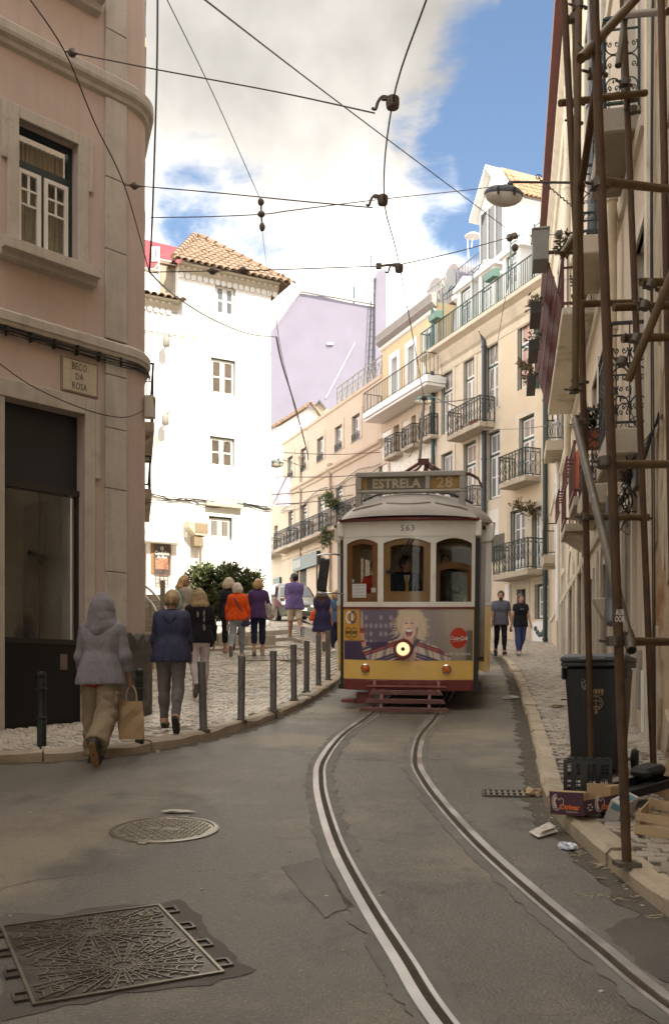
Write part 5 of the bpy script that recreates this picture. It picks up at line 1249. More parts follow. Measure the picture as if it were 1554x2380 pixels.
 for i in range(34):
  t=rr.random();x=x0+rr.uniform(-.5,.5);q=[(x,-.08-rr.random()*.12,z0+rr.uniform(-.35,.2)-.1*t)]
  for k in range(6):p=q[-1];q.append((p[0]+rr.uniform(-.16,.16),-.05-rr.random()*.2,p[2]+rr.uniform(-.22,.16)))
  b.tube(catmull(q,3),.007,4)
 b.box(x0+.28,x0+.62,-.16,-.02,z0-.55,z0-.12)
 for i in range(6):b.tube(catmull([(x0+.1,-.12,z0+.1),(x0+.7,-.1,z0-.1-.05*i),(x0+1.6,-.05,z0+.02*i-.12)],6),.008,4)
 b.build('cable_tangle',m_biron,r)
near_house()
pl=Fac('flaking_ochre_house','nearest right-hand house with flaking ochre plaster baring brown masonry',(8.0+.1782*(10.68-36),10.68),(-.175,-.985))
def flaky():
 r=pl.root
 holes=[(.9+3*k,1.9+3*k,.3,3.2,.4) for k in range(1,5)]+[(.9+3*k,1.9+3*k,z,z+2.1,.3) for k in range(1,8) for z in (5.4,9.2,13.2)]
 pl.wall('wall',.02,5.85,-1,19.6,[h for h in holes if h[1]<5.8],m_flake,mrev=m_crmst,y=.02,depth=9);pl.wall('unseen_shade_wall',5.87,29,-3,26,[h for h in holes if h[0]>6],m_flake,mrev=m_crmst,y=.02,depth=9)  # second wall is unseen, raised so its shade falls on the pink house
 for h in holes[:6]:pass
 rr=random.Random(9);b=MB()
 for i in range(46):
  cx,cz=rr.uniform(.05,1.6),rr.uniform(1.0,14);w,h=rr.uniform(.08,.35),rr.uniform(.2,1.0);n=11
  q=[(cx+w*math.cos(2*PI*k/n)*rr.uniform(.6,1.1),cz+h*math.sin(2*PI*k/n)*rr.uniform(.6,1.1)) for k in range(n)]
  b.prism(q,lambda p,s,t:(p,t,s),-.004-rr.random()*.014,.019)
 b.build('plaster_scab',mat('old_plaster',(.46,.38,.27),.9,.2,3,bump=.4,bscale=18,dirt_or_light=.6,dirt_or_light_col=(.30,.20,.10),dirt_or_light_scale=2),r)
 for i in range(2):b=MB();q=[(.42+.1*i,-.05,1.2),(.35+.12*i+.03*math.sin(i),-.06,4),(.2+.1*i,-.05,7.2),(.45+.1*i,-.06,11),(.2+.2*i,-.05,15)];b.tube(catmull(q,6),.008,4);b.build('wall_cable',m_biron,r)
flaky()
m_rust=mat('rusty_tube',(.095,.051,.025),.62,.3,6,metal=.25,bump=.25,bscale=70,dirt_or_light=.75,dirt_or_light_col=(.045,.026,.018),dirt_or_light_scale=3.5,rvar=.15)
m_rusty=mat('yellowed_tube',(.11,.068,.025),.55,.25,5,metal=.2,bump=.2,bscale=60,dirt_or_light=.6,dirt_or_light_col=(.045,.028,.014),dirt_or_light_scale=3)
m_galv=mat('dull_tube',(.10,.08,.054),.55,.2,5,metal=.3,bump=.2,bscale=60,dirt_or_light=.5,dirt_or_light_col=(.26,.23,.19),dirt_or_light_scale=6)
m_clamp=mat('scaffold_clamp',(.13,.11,.085),.5,.2,8,metal=.5,bump=.2)
sc=thing('scaffolding','rusty tube scaffolding with clamps standing against the right-hand houses','scaffolding',(2.4,7.2,0))
SO=Vector((2.4,7.2,0))
def tube_(name,a,c,m=None,r=.029,hollow=False,thick=None):
 b=MB();a,c=Vector(a)-SO,Vector(c)-SO;b.tube([a,a.lerp(c,.5),c],thick or r,14)
 if hollow:
  d=(a-c).normalized();b.tube([c-d*.0006,c-d*.0016],r*.82,14,mi=1)
 o=b.build(name,[m or m_rust,mat('tube_hole',(.008,.007,.006),1)],sc,smooth=True);return o
def clamp(p,d,r=.036):
 b=MB();p=Vector(p)-SO;d=Vector(d).normalized();q=d.orthogonal().normalized();w=d.cross(q)
 b.tube([p-d*.028,p+d*.028],r,10);b.tube([p+q*r-w*.02,p+q*(r+.05)-w*.02],.009,6);b.tube([p+q*(r+.025)-w*.02,p+q*(r+.04)-w*.02],.016,6)
 b.box(-.02,.02,-.02,.02,-.025,.025,M=Matrix.Translation(p+w*r));b.tube([p-q*r*.7+w*r,p-q*(r+.035)+w*(r+.02)],.009,6);b.build('clamp',m_clamp,sc,smooth=True)
def ext(px0,py0,px1,py1,d0,d1,e=0):
 A,B=P(px0,py0,d0),P(px1,py1,d1);return (A+(A-B)*e,B)
uprights=[((1380,0),(1456,2003),5.85,5.85,m_rust,.35),((1334,-40),(1374,1800),8.5,8.62,m_rust,.3),((1447,0),(1519,1790),8.7,8.75,m_rust,.3),((1539,-10),(1572,1100),7.6,7.7,m_rust,.3)]
for a,c,d0,d1,m,e in uprights:
 A,B=ext(*a,*c,d0,d1,e);B.z=min(B.z,ground_z(B.x,B.y)+KH);tube_('upright',A,B,m)
 b=MB();q=B-SO;b.box(q.x-.07,q.x+.07,q.y-.07,q.y+.07,q.z-.02,q.z+.006);b.build('base_plate',m_clamp,sc)
A,B=ext(1311,10,1339,560,8.1,8.15,.3);tube_('upright',A,B,m_rust)
A,B=ext(1343,0,1330,1000,7.9,7.9,.3);B=P(1327,890+0,7.9);B=P(1331,1020,7.9);tube_('upright',A,P(1336,905,7.9),m_rusty)
tubes=[((1301,239),(1500,215),8.2,8.65,m_rusty),((1349,135),(1480,-8),5.75,6.3,m_rusty),((1436,152),(1462,-30),8.4,8.6,m_galv),((1445,34),(1554,25),8.5,7.7,m_rusty),((1390,420),(1560,440),5.95,7.5,m_rusty),((1345,470),(1392,150),8.0,7.0,m_rust),((1348,706),(1498,702),8.2,8.9,m_rusty),((1425,714),(1580,709),7.2,7.3,m_rusty),((1489,655),(1580,656),6.8,6.9,m_rusty),((1446,787),(1580,782),6.9,7.0,m_rusty),((1459,885),(1580,590),6.7,6.5,m_rusty),((1306,590),(1340,540),8.0,8.1,m_rusty),((1395,1080),(1580,1079),5.9,7.4,m_rusty),((1342,1201),(1505,1203),8.6,8.75,m_rusty),((1413,1491),(1580,1492),5.9,7.2,m_rusty)]
for a,c,d0,d1,m in tubes:
 A,B=P(*a,d0),P(*c,d1);tube_('tube',A,B,m,hollow=False)
A,B=P(1335,975,8.3),P(1467,1512,5.75);tube_('brace',A,B,m_galv,hollow=True,thick=.031)
for px,py,d,dr in ((1391,425,5.86,(0,.1,1)),(1386,165,5.86,(0,0,1)),(1405,1072,5.84,(0,0,1)),(1426,1490,5.83,(0,0,1)),(1460,1478,5.9,(.3,-.3,-1)),(1340,235,8.2,(0,0,1)),(1336,280,8.25,(0,0,1)),(1466,225,8.68,(0,0,1)),(1471,255,8.68,(0,0,1)),(1346,706,8.3,(0,0,1)),(1484,702,8.72,(0,0,1)),(1336,905,7.95,(0,0,1)),(1350,885,8.4,(0,0,1)),(1345,975,8.35,(.2,-.3,-1)),(1352,980,8.45,(0,0,1)),(1359,1201,8.55,(0,0,1)),(1500,1203,8.75,(0,0,1)),(1498,710,7.1,(.4,0,1)),(1510,660,6.8,(.4,0,1)),(1478,787,6.85,(.4,0,1)),(1368,120,6.2,(.7,.2,.7)),(1333,40,8.15,(0,0,1)),(1345,10,7.9,(0,0,1)),(1452,190,8.5,(.1,0,1)),(1455,215,8.6,(0,0,1)),(1445,840,6.75,(.4,0,1))):
 clamp(P(px,py,d),dr,.036)
t=(1375-0)/2003;pS=P(1435.5,1432,5.85)-SO
b=MB();b.tube([(pS.x-.001,pS.y,pS.z-.055),(pS.x+.003,pS.y,pS.z+.055)][::-1],.0275,14);st=b.build('sticker',mat('sticker_black',(.02,.02,.022),.4),sc,smooth=True)
for i,t in enumerate(('AUB','OOR')):o=lettering(t,.05,m_wpaint,st,(pS.x+.002,pS.y-.0285,pS.z+.018-i*.04),depth=.0008,bold=.001);o.scale=(.5,1,1)
m_bin=mat('bin_plastic',(.018,.020,.020),.42,.15,3,bump=.1,bscale=60,dirt_or_light=.35,dirt_or_light_col=(.055,.052,.045),dirt_or_light_scale=3)
m_lid=mat('bin_lid',(.050,.055,.057),.45,.12,3,bump=.1)
def bin_():
 x,y=2.43,8.95;r=thing('wheeled_bin','tall dark wheeled refuse bin with a gold crest behind the scaffold tubes','bin',(x,y,ground_z(x,y)+KH),R_(-24))
 def ring(hw,y0,y1,z):return [(-hw,y0,z),(hw,y0,z),(hw,y1,z),(-hw,y1,z)]
 b=MB();v=ring(.205,-.26,.24,.02)+ring(.26,-.33,.33,.96);b.add(v,[(0,1,2,3),(4,5,6,7),(0,1,5,4),(1,2,6,5),(2,3,7,6),(3,0,4,7)]);body=b.build('body',m_bin,r,bevel=.03)
 b=MB();b.box(-.285,.285,-.355,.36,.955,1.0);b.box(-.285,-.262,-.33,-.2,.84,.954);b.box(.262,.285,-.33,-.2,.84,.954);b.build('rim',m_lid,r,bevel=.012)
 b=MB();v=ring(.29,-.37,.37,1.002)+ring(.285,-.36,.36,1.045)+ring(.24,-.30,.32,1.07);b.add(v,[(0,1,2,3),(8,9,10,11)]+[(i*4+k,i*4+(k+1)%4,i*4+4+(k+1)%4,i*4+4+k) for i in range(2) for k in range(4)]);b.box(-.12,.12,-.39,-.36,1.0,1.03);b.build('lid',m_lid,r,bevel=.008)
 for sx in (-1,1):
  b=MB();b.lathe([(.001,-.03),(.08,-.03),(.10,-.02),(.10,.02),(.08,.03),(.001,.03)],n=20,M=Matrix.Translation((sx*.275,.30,.10))@Matrix.Rotation(PI/2,4,'Y'));w=b.build('wheel',mat('tyre',(.012,.012,.012),.7),r,smooth=True)
 b=MB();b.tube([(-.3,.30,.10),(.3,.30,.10)],.012,8);b.build('axle',m_clamp,r)
 b=MB();b.tube([(-.2,.40,.93),(.2,.40,.93)],.015,8);b.build('handle',m_bin,r)
 g=mat('dull_gold',(.34,.24,.12),.6,.2,8);b=MB()
 fy=lambda z:-.26-.07*(z-.02)/.94-.004
 def L(pts,w=.004):b.tube([(x_+.02,fy(z_),z_) for x_,z_ in pts],w,5)
 zc=.63
 L([(.055*math.cos(t*.2618-PI/2),zc+.058*math.sin(t*.2618-PI/2)) for t in range(25)],.005);L([(-.055,zc+.07),(.055,zc+.07)]);L([(-.055,zc+.07),(-.065,zc+.115)]);L([(.055,zc+.07),(.065,zc+.115)])
 for k in range(5):xx=-.052+k*.026;b.box(xx-.009+.02,xx+.009+.02,fy(zc+.1)-.003,fy(zc+.1),zc+.085,zc+.125)
 L([(-.036,zc-.012),(-.02,zc-.032),(.02,zc-.032),(.036,zc-.012)],.004);L([(0,zc-.03),(0,zc+.045)]);L([(-.03,zc+.02),(.03,zc+.02)]);L([(-.042,zc-.042),(.042,zc-.042)],.003)
 b.ell((.02,fy(zc-.08),zc-.082),(.014,.004,.018),8,5);L([(-.028,zc+.03),(-.036,zc+.0)]);L([(.028,zc+.03),(.036,zc+.0)])
 b.build('crest',g,body)
 b=MB();wq=random.Random(4)
 for k in range(3):b.tube(catmull([(-.10+.03*math.sin(i*1.7+k)+.012*i,fy(.8),.80+.045*math.cos(i*1.3+k*2)-.01*k) for i in range(6)],4),.0022,4)
 b.build('scribble',mat('chalk',(.30,.30,.29),.8),body)
 return r
bin_()
m_blk=mat('crate_black',(.013,.013,.013),.45,.1,5)
def crate():
 x,y=2.07,7.98;r=thing('plastic_crate','black plastic bottle crate tipped on its side before the bin','crate',(x,y,ground_z(x,y)+KH),R_(-14))
 w,d,h=.38,.30,.27
 def side(nm,o,ux,uz,W_,H_,nx,nz,frame=.028,t=.012):
  b=MB();o,ux,uz=Vector(o),Vector(ux),Vector(uz);nn=ux.cross(uz)
  def q(a,c,e,g):
   v=[o+ux*p+uz*s+nn*k for k in (0,t) for s in (e,g) for p in (a,c)];b.add(v,[(0,2,3,1),(4,5,7,6),(0,1,5,4),(2,6,7,3),(0,4,6,2),(1,3,7,5)])
  q(0,W_,0,frame);q(0,W_,H_-frame,H_);q(0,frame,frame,H_-frame);q(W_-frame,W_,frame,H_-frame);q(W_*.5-frame*.6,W_*.5+frame*.6,frame,H_-frame);q(frame,W_-frame,H_*.5-frame*.5,H_*.5+frame*.5)
  for i in range(1,nx):p=frame+(W_-2*frame)*i/nx;q(p-.003,p+.003,frame,H_-frame)
  for i in range(1,nz):s=frame+(H_-2*frame)*i/nz;q(frame,W_-frame,s-.003,s+.003)
  b.build(nm,m_blk,r)
 side('side_panel',(-w/2,-d/2,0),(1,0,0),(0,0,1),.16,h,3,7);side('base_panel',(-w/2+.16,-d/2,0),(1,0,0),(0,0,1),w-.16,h,5,8)
 side('side_panel',(-w/2,d/2-.02,0),(1,0,0),(0,0,1),w,h,8,7);side('side_panel',(-w/2,-d/2,0),(0,1,0),(0,0,1),d,h,4,6)
 side('side_panel',(w/2-.014,-d/2,0),(0,1,0),(0,0,1),d,h,4,6);side('side_panel',(-w/2,-d/2,h-.014),(1,0,0),(0,1,0),w,d,5,4);side('side_panel',(-w/2,-d/2,.001),(1,0,0),(0,1,0),w,d,5,4)
 b=MB()
 for i in range(5):
  for j in range(2):b.box(-w/2+.03+i*.072,-w/2+.085+i*.072,-d/2+.04+j*.13,-d/2+.11+j*.13,h,h+.014)
 tag(b.build('studs',m_blk,r),kind='stuff')
crate()
m_plum=mat('plum_card',(.055,.010,.028),.45,.1,5);m_card=mat('bare_card',(.42,.30,.17),.85,.1,5,bump=.1);m_orange=mat('orange_ink',(.72,.17,.02),.5);m_ink=mat('white_ink',(.62,.58,.52),.5)
def fruit_box():
 x,y=1.575,7.12;r=thing('fruit_box','plum coloured cardboard fruit tray with orange lettering on the kerb edge','box',(x,y,ground_z(x,y)+KH+.012),0)
 r.rotation_euler=(R_(3),R_(-2),R_(-52))
 W_,D,H_=.30,.44,.165
 t=.012
 b=MB();b.box(0,W_,0,t,0,H_);b.build('end_panel',m_plum,r,bevel=.003);b=MB();b.box(W_-t,W_,t+.001,D,0,H_*.66);b.build('side_panel',m_plum,r,bevel=.002)
 b=MB();b.box(.0,t,t+.001,D,0,H_*.66);b.build('side_panel',m_card,r);b=MB();b.box(0,W_,D,D+t,0,H_*1.08);b.build('end_panel',m_card,r);b=MB();b.box(t,W_-t,t,D,.002,.010);b.build('floor_panel',m_card,r)
 b=MB();b.box(0.001,W_-.001,.001,.05,H_,H_+.006);b.build('rim_flap',m_card,r)
 b=MB();b.box(W_-.07,W_-t-.001,D-.1,D-.001,.02,H_*1.05);b.build('corner_post',m_card,r)
 def print_side(o,rot,w):
  e=thing_child('printed_face',r,o,rot)
  tx=lettering('Citrimar',.052*w/.3,m_orange,e,(w*.60,-.0015,.058),depth=.0006,bold=.0015)
  lettering('Portugal with love',.014*w/.3,m_ink,e,(w*.66,-.0015,.026),depth=.0005)
  b=MB()
  for k in range(9):
   a=PI*.55+k*.34;cx,cz=w*.22+.034*math.cos(a),.088+.048*math.sin(a)
   b.tube([(cx+.012*math.cos(q),-.001,cz+.012*math.sin(q)) for q in [j*.7 for j in range(9)]],.0018,4)
  b.tube(catmull([(w*.24,-.001,.03),(w*.40,-.001,.07),(w*.43,-.001,.105),(w*.36,-.001,.122),(w*.30,-.001,.105),(w*.25,-.001,.122),(w*.17,-.001,.105),(w*.20,-.001,.07),(w*.24,-.001,.03)],4),.002,4);b.build('swirl_print',m_ink,e)
  b=MB()
  for k in range(7):a=PI*.6+k*.4;b.ell((w*.22+.02*math.cos(a),-.001,.088+.028*math.sin(a)),(.009,.0008,.006),7,4)
  b.build('petal_print',mat('cream_ink',(.7,.5,.3),.5),e)
 print_side((0,-.0012,0),(0,0,0),.30);print_side((W_+.0012,.11,-.02),(0,0,PI/2),.30)
 b=MB()
 for k in range(6):a=k*1.05;b.ell((W_+.001,.075+.022*math.cos(a),.055+.022*math.sin(a)),(.0008,.011,.006),7,4,M=None)
 b.build('petal_print',m_ink,r)
def thing_child(name,parent,loc,rot):
 me=MB().mesh(name,m_ink);return obj(name,me,parent,loc,rot)
fruit_box()
m_ply=mat('pale_plywood',(.50,.37,.22),.75,.12,3,bump=.1)
def wood_tray():
 x,y=2.0,6.52;r=thing('wooden_tray','pale wooden fruit crate with open slatted sides behind the front scaffold tube','crate',(x,y,ground_z(x,y)+KH),R_(-28));r.rotation_euler=(R_(6),R_(6),R_(-28))
 W_,D=.6,.42
 for z0,z1,y0 in ((.015,.08,0),(.105,.16,0),(.015,.08,D),(.10,.17,D)):
  b=MB();b.box(0,W_,y0,y0+.008,z0,z1);b.build('slat',m_ply,r)
 for x0 in (0,W_-.008):b=MB();b.box(x0,x0+.008,.009,D-.001,.01,.15);b.build('end_board',m_ply,r)
 for i in range(4):b=MB();b.box(.01,W_-.01,.02+i*.105,.10+i*.105,.006,.012);b.build('base_slat',m_ply,r)
 for xx,yy in ((.01,.012),(W_-.03,.012),(.01,D-.03),(W_-.03,D-.03)):b=MB();b.box(xx,xx+.02,yy,yy+.018,.013,.185);b.build('corner_post',m_ply,r)
 b=MB();b.box(.14,.5,D-.0035,D-.0005,.04,.15);pb=b.build('paper_label',m_card,r);lettering('SOL',.08,mat('navy_ink',(.03,.05,.14),.5),pb,(.24,D-.0045,.10),depth=.0005);b=MB();b.box(.36,.5,D-.006,D-.004,.06,.14);b.build('blue_band',mat('blue_ink',(.04,.12,.34),.5),pb)
wood_tray()
def misc_rubbish():
 def at(x,y,h=0):return Vector((x,y,ground_z(x,y)+h))
 r=thing('white_carton','crushed white carton with a blue and green corner beside the plum box','carton',at(1.92,6.98,KH),0);r.rotation_euler=(R_(8),R_(24),R_(-35));b=MB();b.box(0,.10,0,.30,0,.17);b.build('body',mat('carton_white',(.50,.48,.43),.7,.1,6),r,bevel=.004);b=MB();b.box(.02,.085,-.003,-.0005,.11,.155);b.box(.03,.09,.05,.25,.1705,.173);b.build('blue_label',mat('carton_blue',(.10,.24,.30),.6),r)
 r=thing('cardboard_sheet','clean tan cardboard sheet leaning at the right edge of the pavement','cardboard',at(2.58,7.62,KH+.02),0);r.rotation_euler=(R_(-16),R_(30),R_(-10));b=MB();b.box(-.12,.5,0,.008,0,.42);b.build('panel',m_card,r);b=MB();b.lathe([(.02,-.002),(.02,.001)],(.2,-.001,.3),12,M=Matrix.Translation((.2,-.001,.3))@Matrix.Rotation(PI/2,4,'X'));b.build('hand_hole',m_blk,r)
 r=thing('black_tray','black plastic tray lying on the wooden crate at the right edge','tray',at(2.05,7.2,KH+.06),0);r.rotation_euler=(R_(2),R_(-12),R_(18));b=MB();b.box(0,.58,0,.34,0,.008);b.box(0,.58,0,.01,.008,.07);b.box(0,.58,.33,.34,.008,.07);b.box(0,.01,.01,.33,.008,.07);b.box(.57,.58,.01,.33,.008,.07);b.box(-.015,.595,-.015,.0,.06,.07);b.build('body',m_blk,r,bevel=.003);b=MB();b.box(.40,.60,.10,.33,.075,.16);b.build('black_bag',m_blk,r,bevel=.03)
 def crumple(name,label,cat,p,s,m,sq=1,rz=0,group=None,seed=0,n=2):
  bm=bmesh.new();bmesh.ops.create_icosphere(bm,subdivisions=n,radius=1)
  rr=random.Random(seed)
  for v in bm.verts:k=.72+.4*mnoise.noise(v.co*1.9+Vector((seed,0,0)))+rr.uniform(-.12,.12);v.co=Vector((v.co.x*s[0]*k,v.co.y*s[1]*k,max(-.5,v.co.z)*s[2]*k+s[2]*.5))
  me=bpy.data.meshes.new(name);bm.to_mesh(me);bm.free();me.materials.append(m);o=obj(name,me,None,p,(0,0,rz));tag(o,label,cat,group);return o
 crumple('crumpled_bottle','crushed clear plastic bottle lying in the gutter','bottle',at(1.585,6.62),(.055,.11,.04),mat('clear_plastic',(.52,.55,.62),.12,.2,20,spec=.8),rz=.5,seed=2,n=3)
 r=thing('newspaper','folded white leaflet lying in the gutter by the plum box','paper',at(1.50,7.02,.004),R_(25));b=MB();b.add([(-.11,-.09,0),(.12,-.02,.02),(.13,.10,.075),(-.08,.06,.02),(-.1,-.08,.03),(.11,-.005,.05)],[(0,1,2,3),(4,5,2)]);b.build('sheet',mat('leaflet',(.52,.47,.40),.8,.35,22),r,fixn=False);b=MB();b.add([(-.06,-.045,.016),(.07,-.0,.028),(.09,.04,.05),(-.03,.01,.024)],[(0,1,2,3)]);b.build('print',mat('leaflet_red',(.30,.10,.08),.7),r,fixn=False)
 crumple('paper_bag','crumpled brown paper on the gutter drain by the kerb','litter',at(1.72,8.42),(.10,.08,.06),m_card,seed=5)
 crumple('litter_scrap','white tissue scrap lying above the round cover on the road','litter',at(-1.25,7.75,.003),(.16,.05,.022),mat('tissue',(.52,.49,.43),.9),seed=7)
 crumple('litter_scrap','crumpled sand-coloured bag on the right pavement before the far doors','litter',at(3.25,14.2,KH),(.16,.07,.05),mat('tan_bag',(.34,.27,.18),.9),seed=8)
 crumple('litter_scrap','small rust-coloured rag on the right pavement by the doors','litter',at(3.6,15.3,KH),(.07,.05,.02),mat('rust_rag',(.24,.08,.04),.9),seed=9)
 crumple('litter_scrap','white plastic bag lying in the road beyond the tram','litter',at(3.0,16.6,.0),(.2,.12,.05),mat('tissue',(.6,.57,.52),.9),seed=10)
 crumple('stone','small pale stone at the foot of the left kerb','stone',at(-1.95,10.75),(.035,.03,.03),mat('pebble',(.42,.39,.33),.8),seed=11)
 crumple('litter_scrap','small blue wrapper among the boxes on the right','litter',at(2.42,7.6,KH),(.07,.03,.02),mat('blue_wrap',(.16,.34,.42),.5),seed=12)
 b=MB();rr=random.Random(2)
 for i in range(130):
  t=rr.random();y=5.0+5*t;xk=1.8 if y<7 else 1.7+.12*(y-7);x=xk-abs(rr.gauss(0,.09))-.02;z=ground_z(x,y)
  s_=rr.uniform(.003,.009);b.box(-s_,s_,-s_*rr.uniform(.3,1.5),s_,0,s_*.7,M=Matrix.Translation((x,y,z))@Matrix.Rotation(rr.uniform(0,3),4,'Z'),mi=rr.choice((0,0,1,2)))
 for i in range(16):
  y=rr.uniform(5.2,6.8);x=1.73-abs(rr.gauss(0,.12));q=[(x,y,ground_z(x,y)+.004)]
  for k in range(5):p=q[-1];q.append((p[0]+rr.uniform(-.05,.05),p[1]+rr.uniform(-.04,.04),ground_z(p[0],p[1])+rr.uniform(.002,.02)))
  b.tube(catmull(q,3),.0022,4,mi=1)
 for i in range(90):
  x,y=rr.uniform(-2.6,1.6),rr.uniform(4.2,12);s_=rr.uniform(.004,.010);b.box(-s_,s_,-s_,s_*.8,0,s_*.6,M=Matrix.Translation((x,y,ground_z(x,y)))@Matrix.Rotation(rr.uniform(0,3),4,'Z'),mi=rr.choice((1,1,2)))
 o=b.build('gutter_litter',[mat('grit',(.20,.16,.11),.9),mat('straw',(.46,.38,.25),.9),mat('crumbs',(.5,.47,.42),.9)],None);tag(o,kind='stuff')
misc_rubbish()
m_tyel=mat('tram_yellow',(.80,.52,.14),.38,.06,2.5,bump=.05,coat=.3,dirt_or_light=.35,dirt_or_light_col=(.45,.24,.05),dirt_or_light_scale=2.2,dirt_or_light_thr=.6)
m_twht=mat('tram_white',(.80,.77,.69),.42,.05,2,coat=.2,dirt_or_light=.4,dirt_or_light_col=(.52,.45,.34),dirt_or_light_scale=1.8,dirt_or_light_thr=.58,streak=.2,streak_col=(.50,.42,.31))
m_tred=mat('tram_oxblood',(.17,.035,.028),.5,.15,3,bump=.08,dirt_or_light=.4,dirt_or_light_col=(.24,.10,.075),dirt_or_light_scale=3)
m_troof=mat('tram_roof_grey',(.34,.31,.275),.6,.1,2,bump=.1,bscale=14,dirt_or_light=.4,dirt_or_light_col=(.25,.22,.185),dirt_or_light_scale=1.6)
m_twood=mat('tram_wood',(.155,.066,.016),.4,.2,5,coat=.3)
m_toak=mat('tram_oak',(.19,.105,.025),.4,.15,5,coat=.3)
m_tblk=mat('tram_black',(.012,.012,.012),.45)
m_tint=mat('tram_inside',(.13,.10,.062),.7,.15,2)
m_chrome=mat('chrome',(.62,.60,.56),.2,.1,5,metal=1)
TO=Vector((1.03,14.45,0));TO.z=ground_z(TO.x,TO.y)
tram=thing('tram','old yellow and white electric tram with a printed advertisement, showing route 28','tram',TO);tram.rotation_euler=(math.atan(.099),.014,-R_(8.8))
FY=lambda x:.46+.20*(x/1.0)**2
def cpanel(name,m,x0,x1,z0,z1,off=0,t=.04,n=16,parent=None,ztop=None,zbot=None,bevel=0):
 b=MB();v=[]
 for i in range(n+1):
  x=x0+(x1-x0)*i/n;y=FY(x)-off;a=z0 if zbot is None else zbot(x);c=z1 if ztop is None else ztop(x)
  v+=[(x,y,a),(x,y,c),(x,y+t,c),(x,y+t,a)]
 f=[(4*i+j,4*i+(j+1)%4,4*i+4+(j+1)%4,4*i+4+j) for i in range(n) for j in range(4)]+[(0,1,2,3),(4*n+3,4*n+2,4*n+1,4*n)]
 b.add(v,f);return b.build(name,m,parent or tram,smooth=True,bevel=bevel)
def on_front(me_obj,off):
 """lay a flat lettering or cut-out on the curved front"""
 for v in me_obj.data.vertices:pass
def front_text(s,size,m,x,z,parent,sx=1,out=.0065,**k):
 base=text_mesh(s,size,m,depth=0,**k);me=base.copy()
 for v in me.vertices:X=x+v.co.x*sx;Z=z+v.co.y;v.co=(X,FY(X)-out,Z)
 return obj('lettering',me,parent)
def tram_body():
 ap=cpanel('front_apron',m_tyel,-1.0,1.0,.47,1.545,t=.05,n=24)
 cpanel('bumper',m_tred,-1.0,1.0,.30,.462,off=.03,t=.09,n=24,bevel=.008)
 cp=cpanel('coupling_plate',m_tred,-.28,.28,.305,.475,off=.05,t=.02,n=6,bevel=.006)
 b=MB();b.box(-.14,.14,FY(0)-.075,FY(0)-.045,.34,.42);b.lathe([(.03,0),(.03,.03),(.012,.035)],(0,0,0),10,M=Matrix.Translation((0,FY(0)-.06,.43))@Matrix.Rotation(PI/2,4,'X'));b.build('coupling',m_tred,cp)
 b=MB()
 for x in (-.62,-.57,.57,.62,-.24,-.2,.2,.24):
  for z in (.345,.42):b.lathe([(.013,0),(.013,.008),(.005,.014)],n=8,M=Matrix.Translation((x,FY(x)-(.03 if abs(x)>.4 else .05),z))@Matrix.Rotation(PI/2,4,'X'))
 b.build('rivets',m_tred,cp)
 cpanel('belt_line',m_tred,-1.005,1.005,1.546,1.578,off=.012,t=.03,n=24)
 cpanel('belt_rail',m_twht,-1.0,1.0,1.579,1.655,off=.006,t=.05,n=24)
 W=[(-.945,-.455),(-.365,.345),(.425,.955)]
 posts=[(-1.0,-.945),(-.455,-.365),(.345,.425),(.955,1.0)]
 for a,c in posts:cpanel('window_post',m_twht,a,c,1.656,2.64,t=.06,n=3)
 for a,c in W:
  m_=(a+c)/2;hw=(c-a)/2;cpanel('window_arch',m_twht,a,c,2.5,2.64,t=.06,n=12,zbot=lambda x:2.535+.075*(1-((x-m_)/hw)**2))
 cpanel('header',m_twht,-1.02,1.02,2.641,2.87,off=.01,t=.07,n=24)
 front_text('563',.125,m_tblk,0,2.755,tram,spacing=1.25,out=.0125)
 for i,((a,c),m) in enumerate(zip(W,(m_twood,m_toak,m_twood))):
  k=(.085,.105,.06)[i];m_=(a+c)/2;hw=(c-a)/2;arc=lambda x:2.53+.075*(1-((x-m_)/hw)**2)
  if i<2:
   fr=cpanel('window_frame',m,a+.003,a+k,1.658,2.5,off=-.02,t=.03,n=2,ztop=arc)
   for q in ((a+k,c-k,1.658,1.658+k*1.5,None),(c-k,c-.003,1.658,0,arc)):cpanel('frame_rail',m,q[0],q[1],q[2],q[3],off=-.02,t=.03,n=6,ztop=q[4],parent=fr)
   cpanel('frame_rail',m,a+k,c-k,2.4,2.5,off=-.02,t=.03,n=10,ztop=arc,zbot=lambda x:arc(x)-k*.8,parent=fr)
   cpanel('pane',glass(),a+k-.01,c-k+.01,1.70,2.5,off=-.036,t=.004,n=8,ztop=lambda x:arc(x)-.03,parent=fr)
  else :
   arc2=lambda x:2.19+.06*(1-((x-m_)/hw)**2)
   fr=cpanel('window_frame',m,a+.003,a+k,1.66,2.5,off=-.05,t=.03,n=2,ztop=arc2)
   cpanel('frame_rail',m,c-k,c-.003,1.66,2.5,off=-.05,t=.03,n=2,ztop=arc2,parent=fr);cpanel('frame_rail',m,a+k,c-k,2.1,2.2,off=-.05,t=.03,n=8,ztop=arc2,zbot=lambda x:arc2(x)-.09,parent=fr)
   cpanel('pane',glass(),a+k,c-k,1.66,2.1,off=-.066,t=.004,n=6,ztop=lambda x:arc2(x)-.05,parent=fr)
   cpanel('pane',glass(),a+.01,c-.01,1.66,2.55,off=-.02,t=.004,n=6,parent=fr)
 b=MB();b.tube([(-.27,FY(-.27)-.03,2.12),(-.10,FY(-.1)-.04,2.38),(.04,FY(.04)-.035,2.60)],.012,6);b.tube([(-.22,FY(-.2)-.03,2.16),(.10,FY(.1)-.035,2.60)],.010,6);b.ell((-.29,FY(-.29)-.02,2.11),(.04,.03,.03));b.build('wiper',m_tblk,tram,smooth=True)
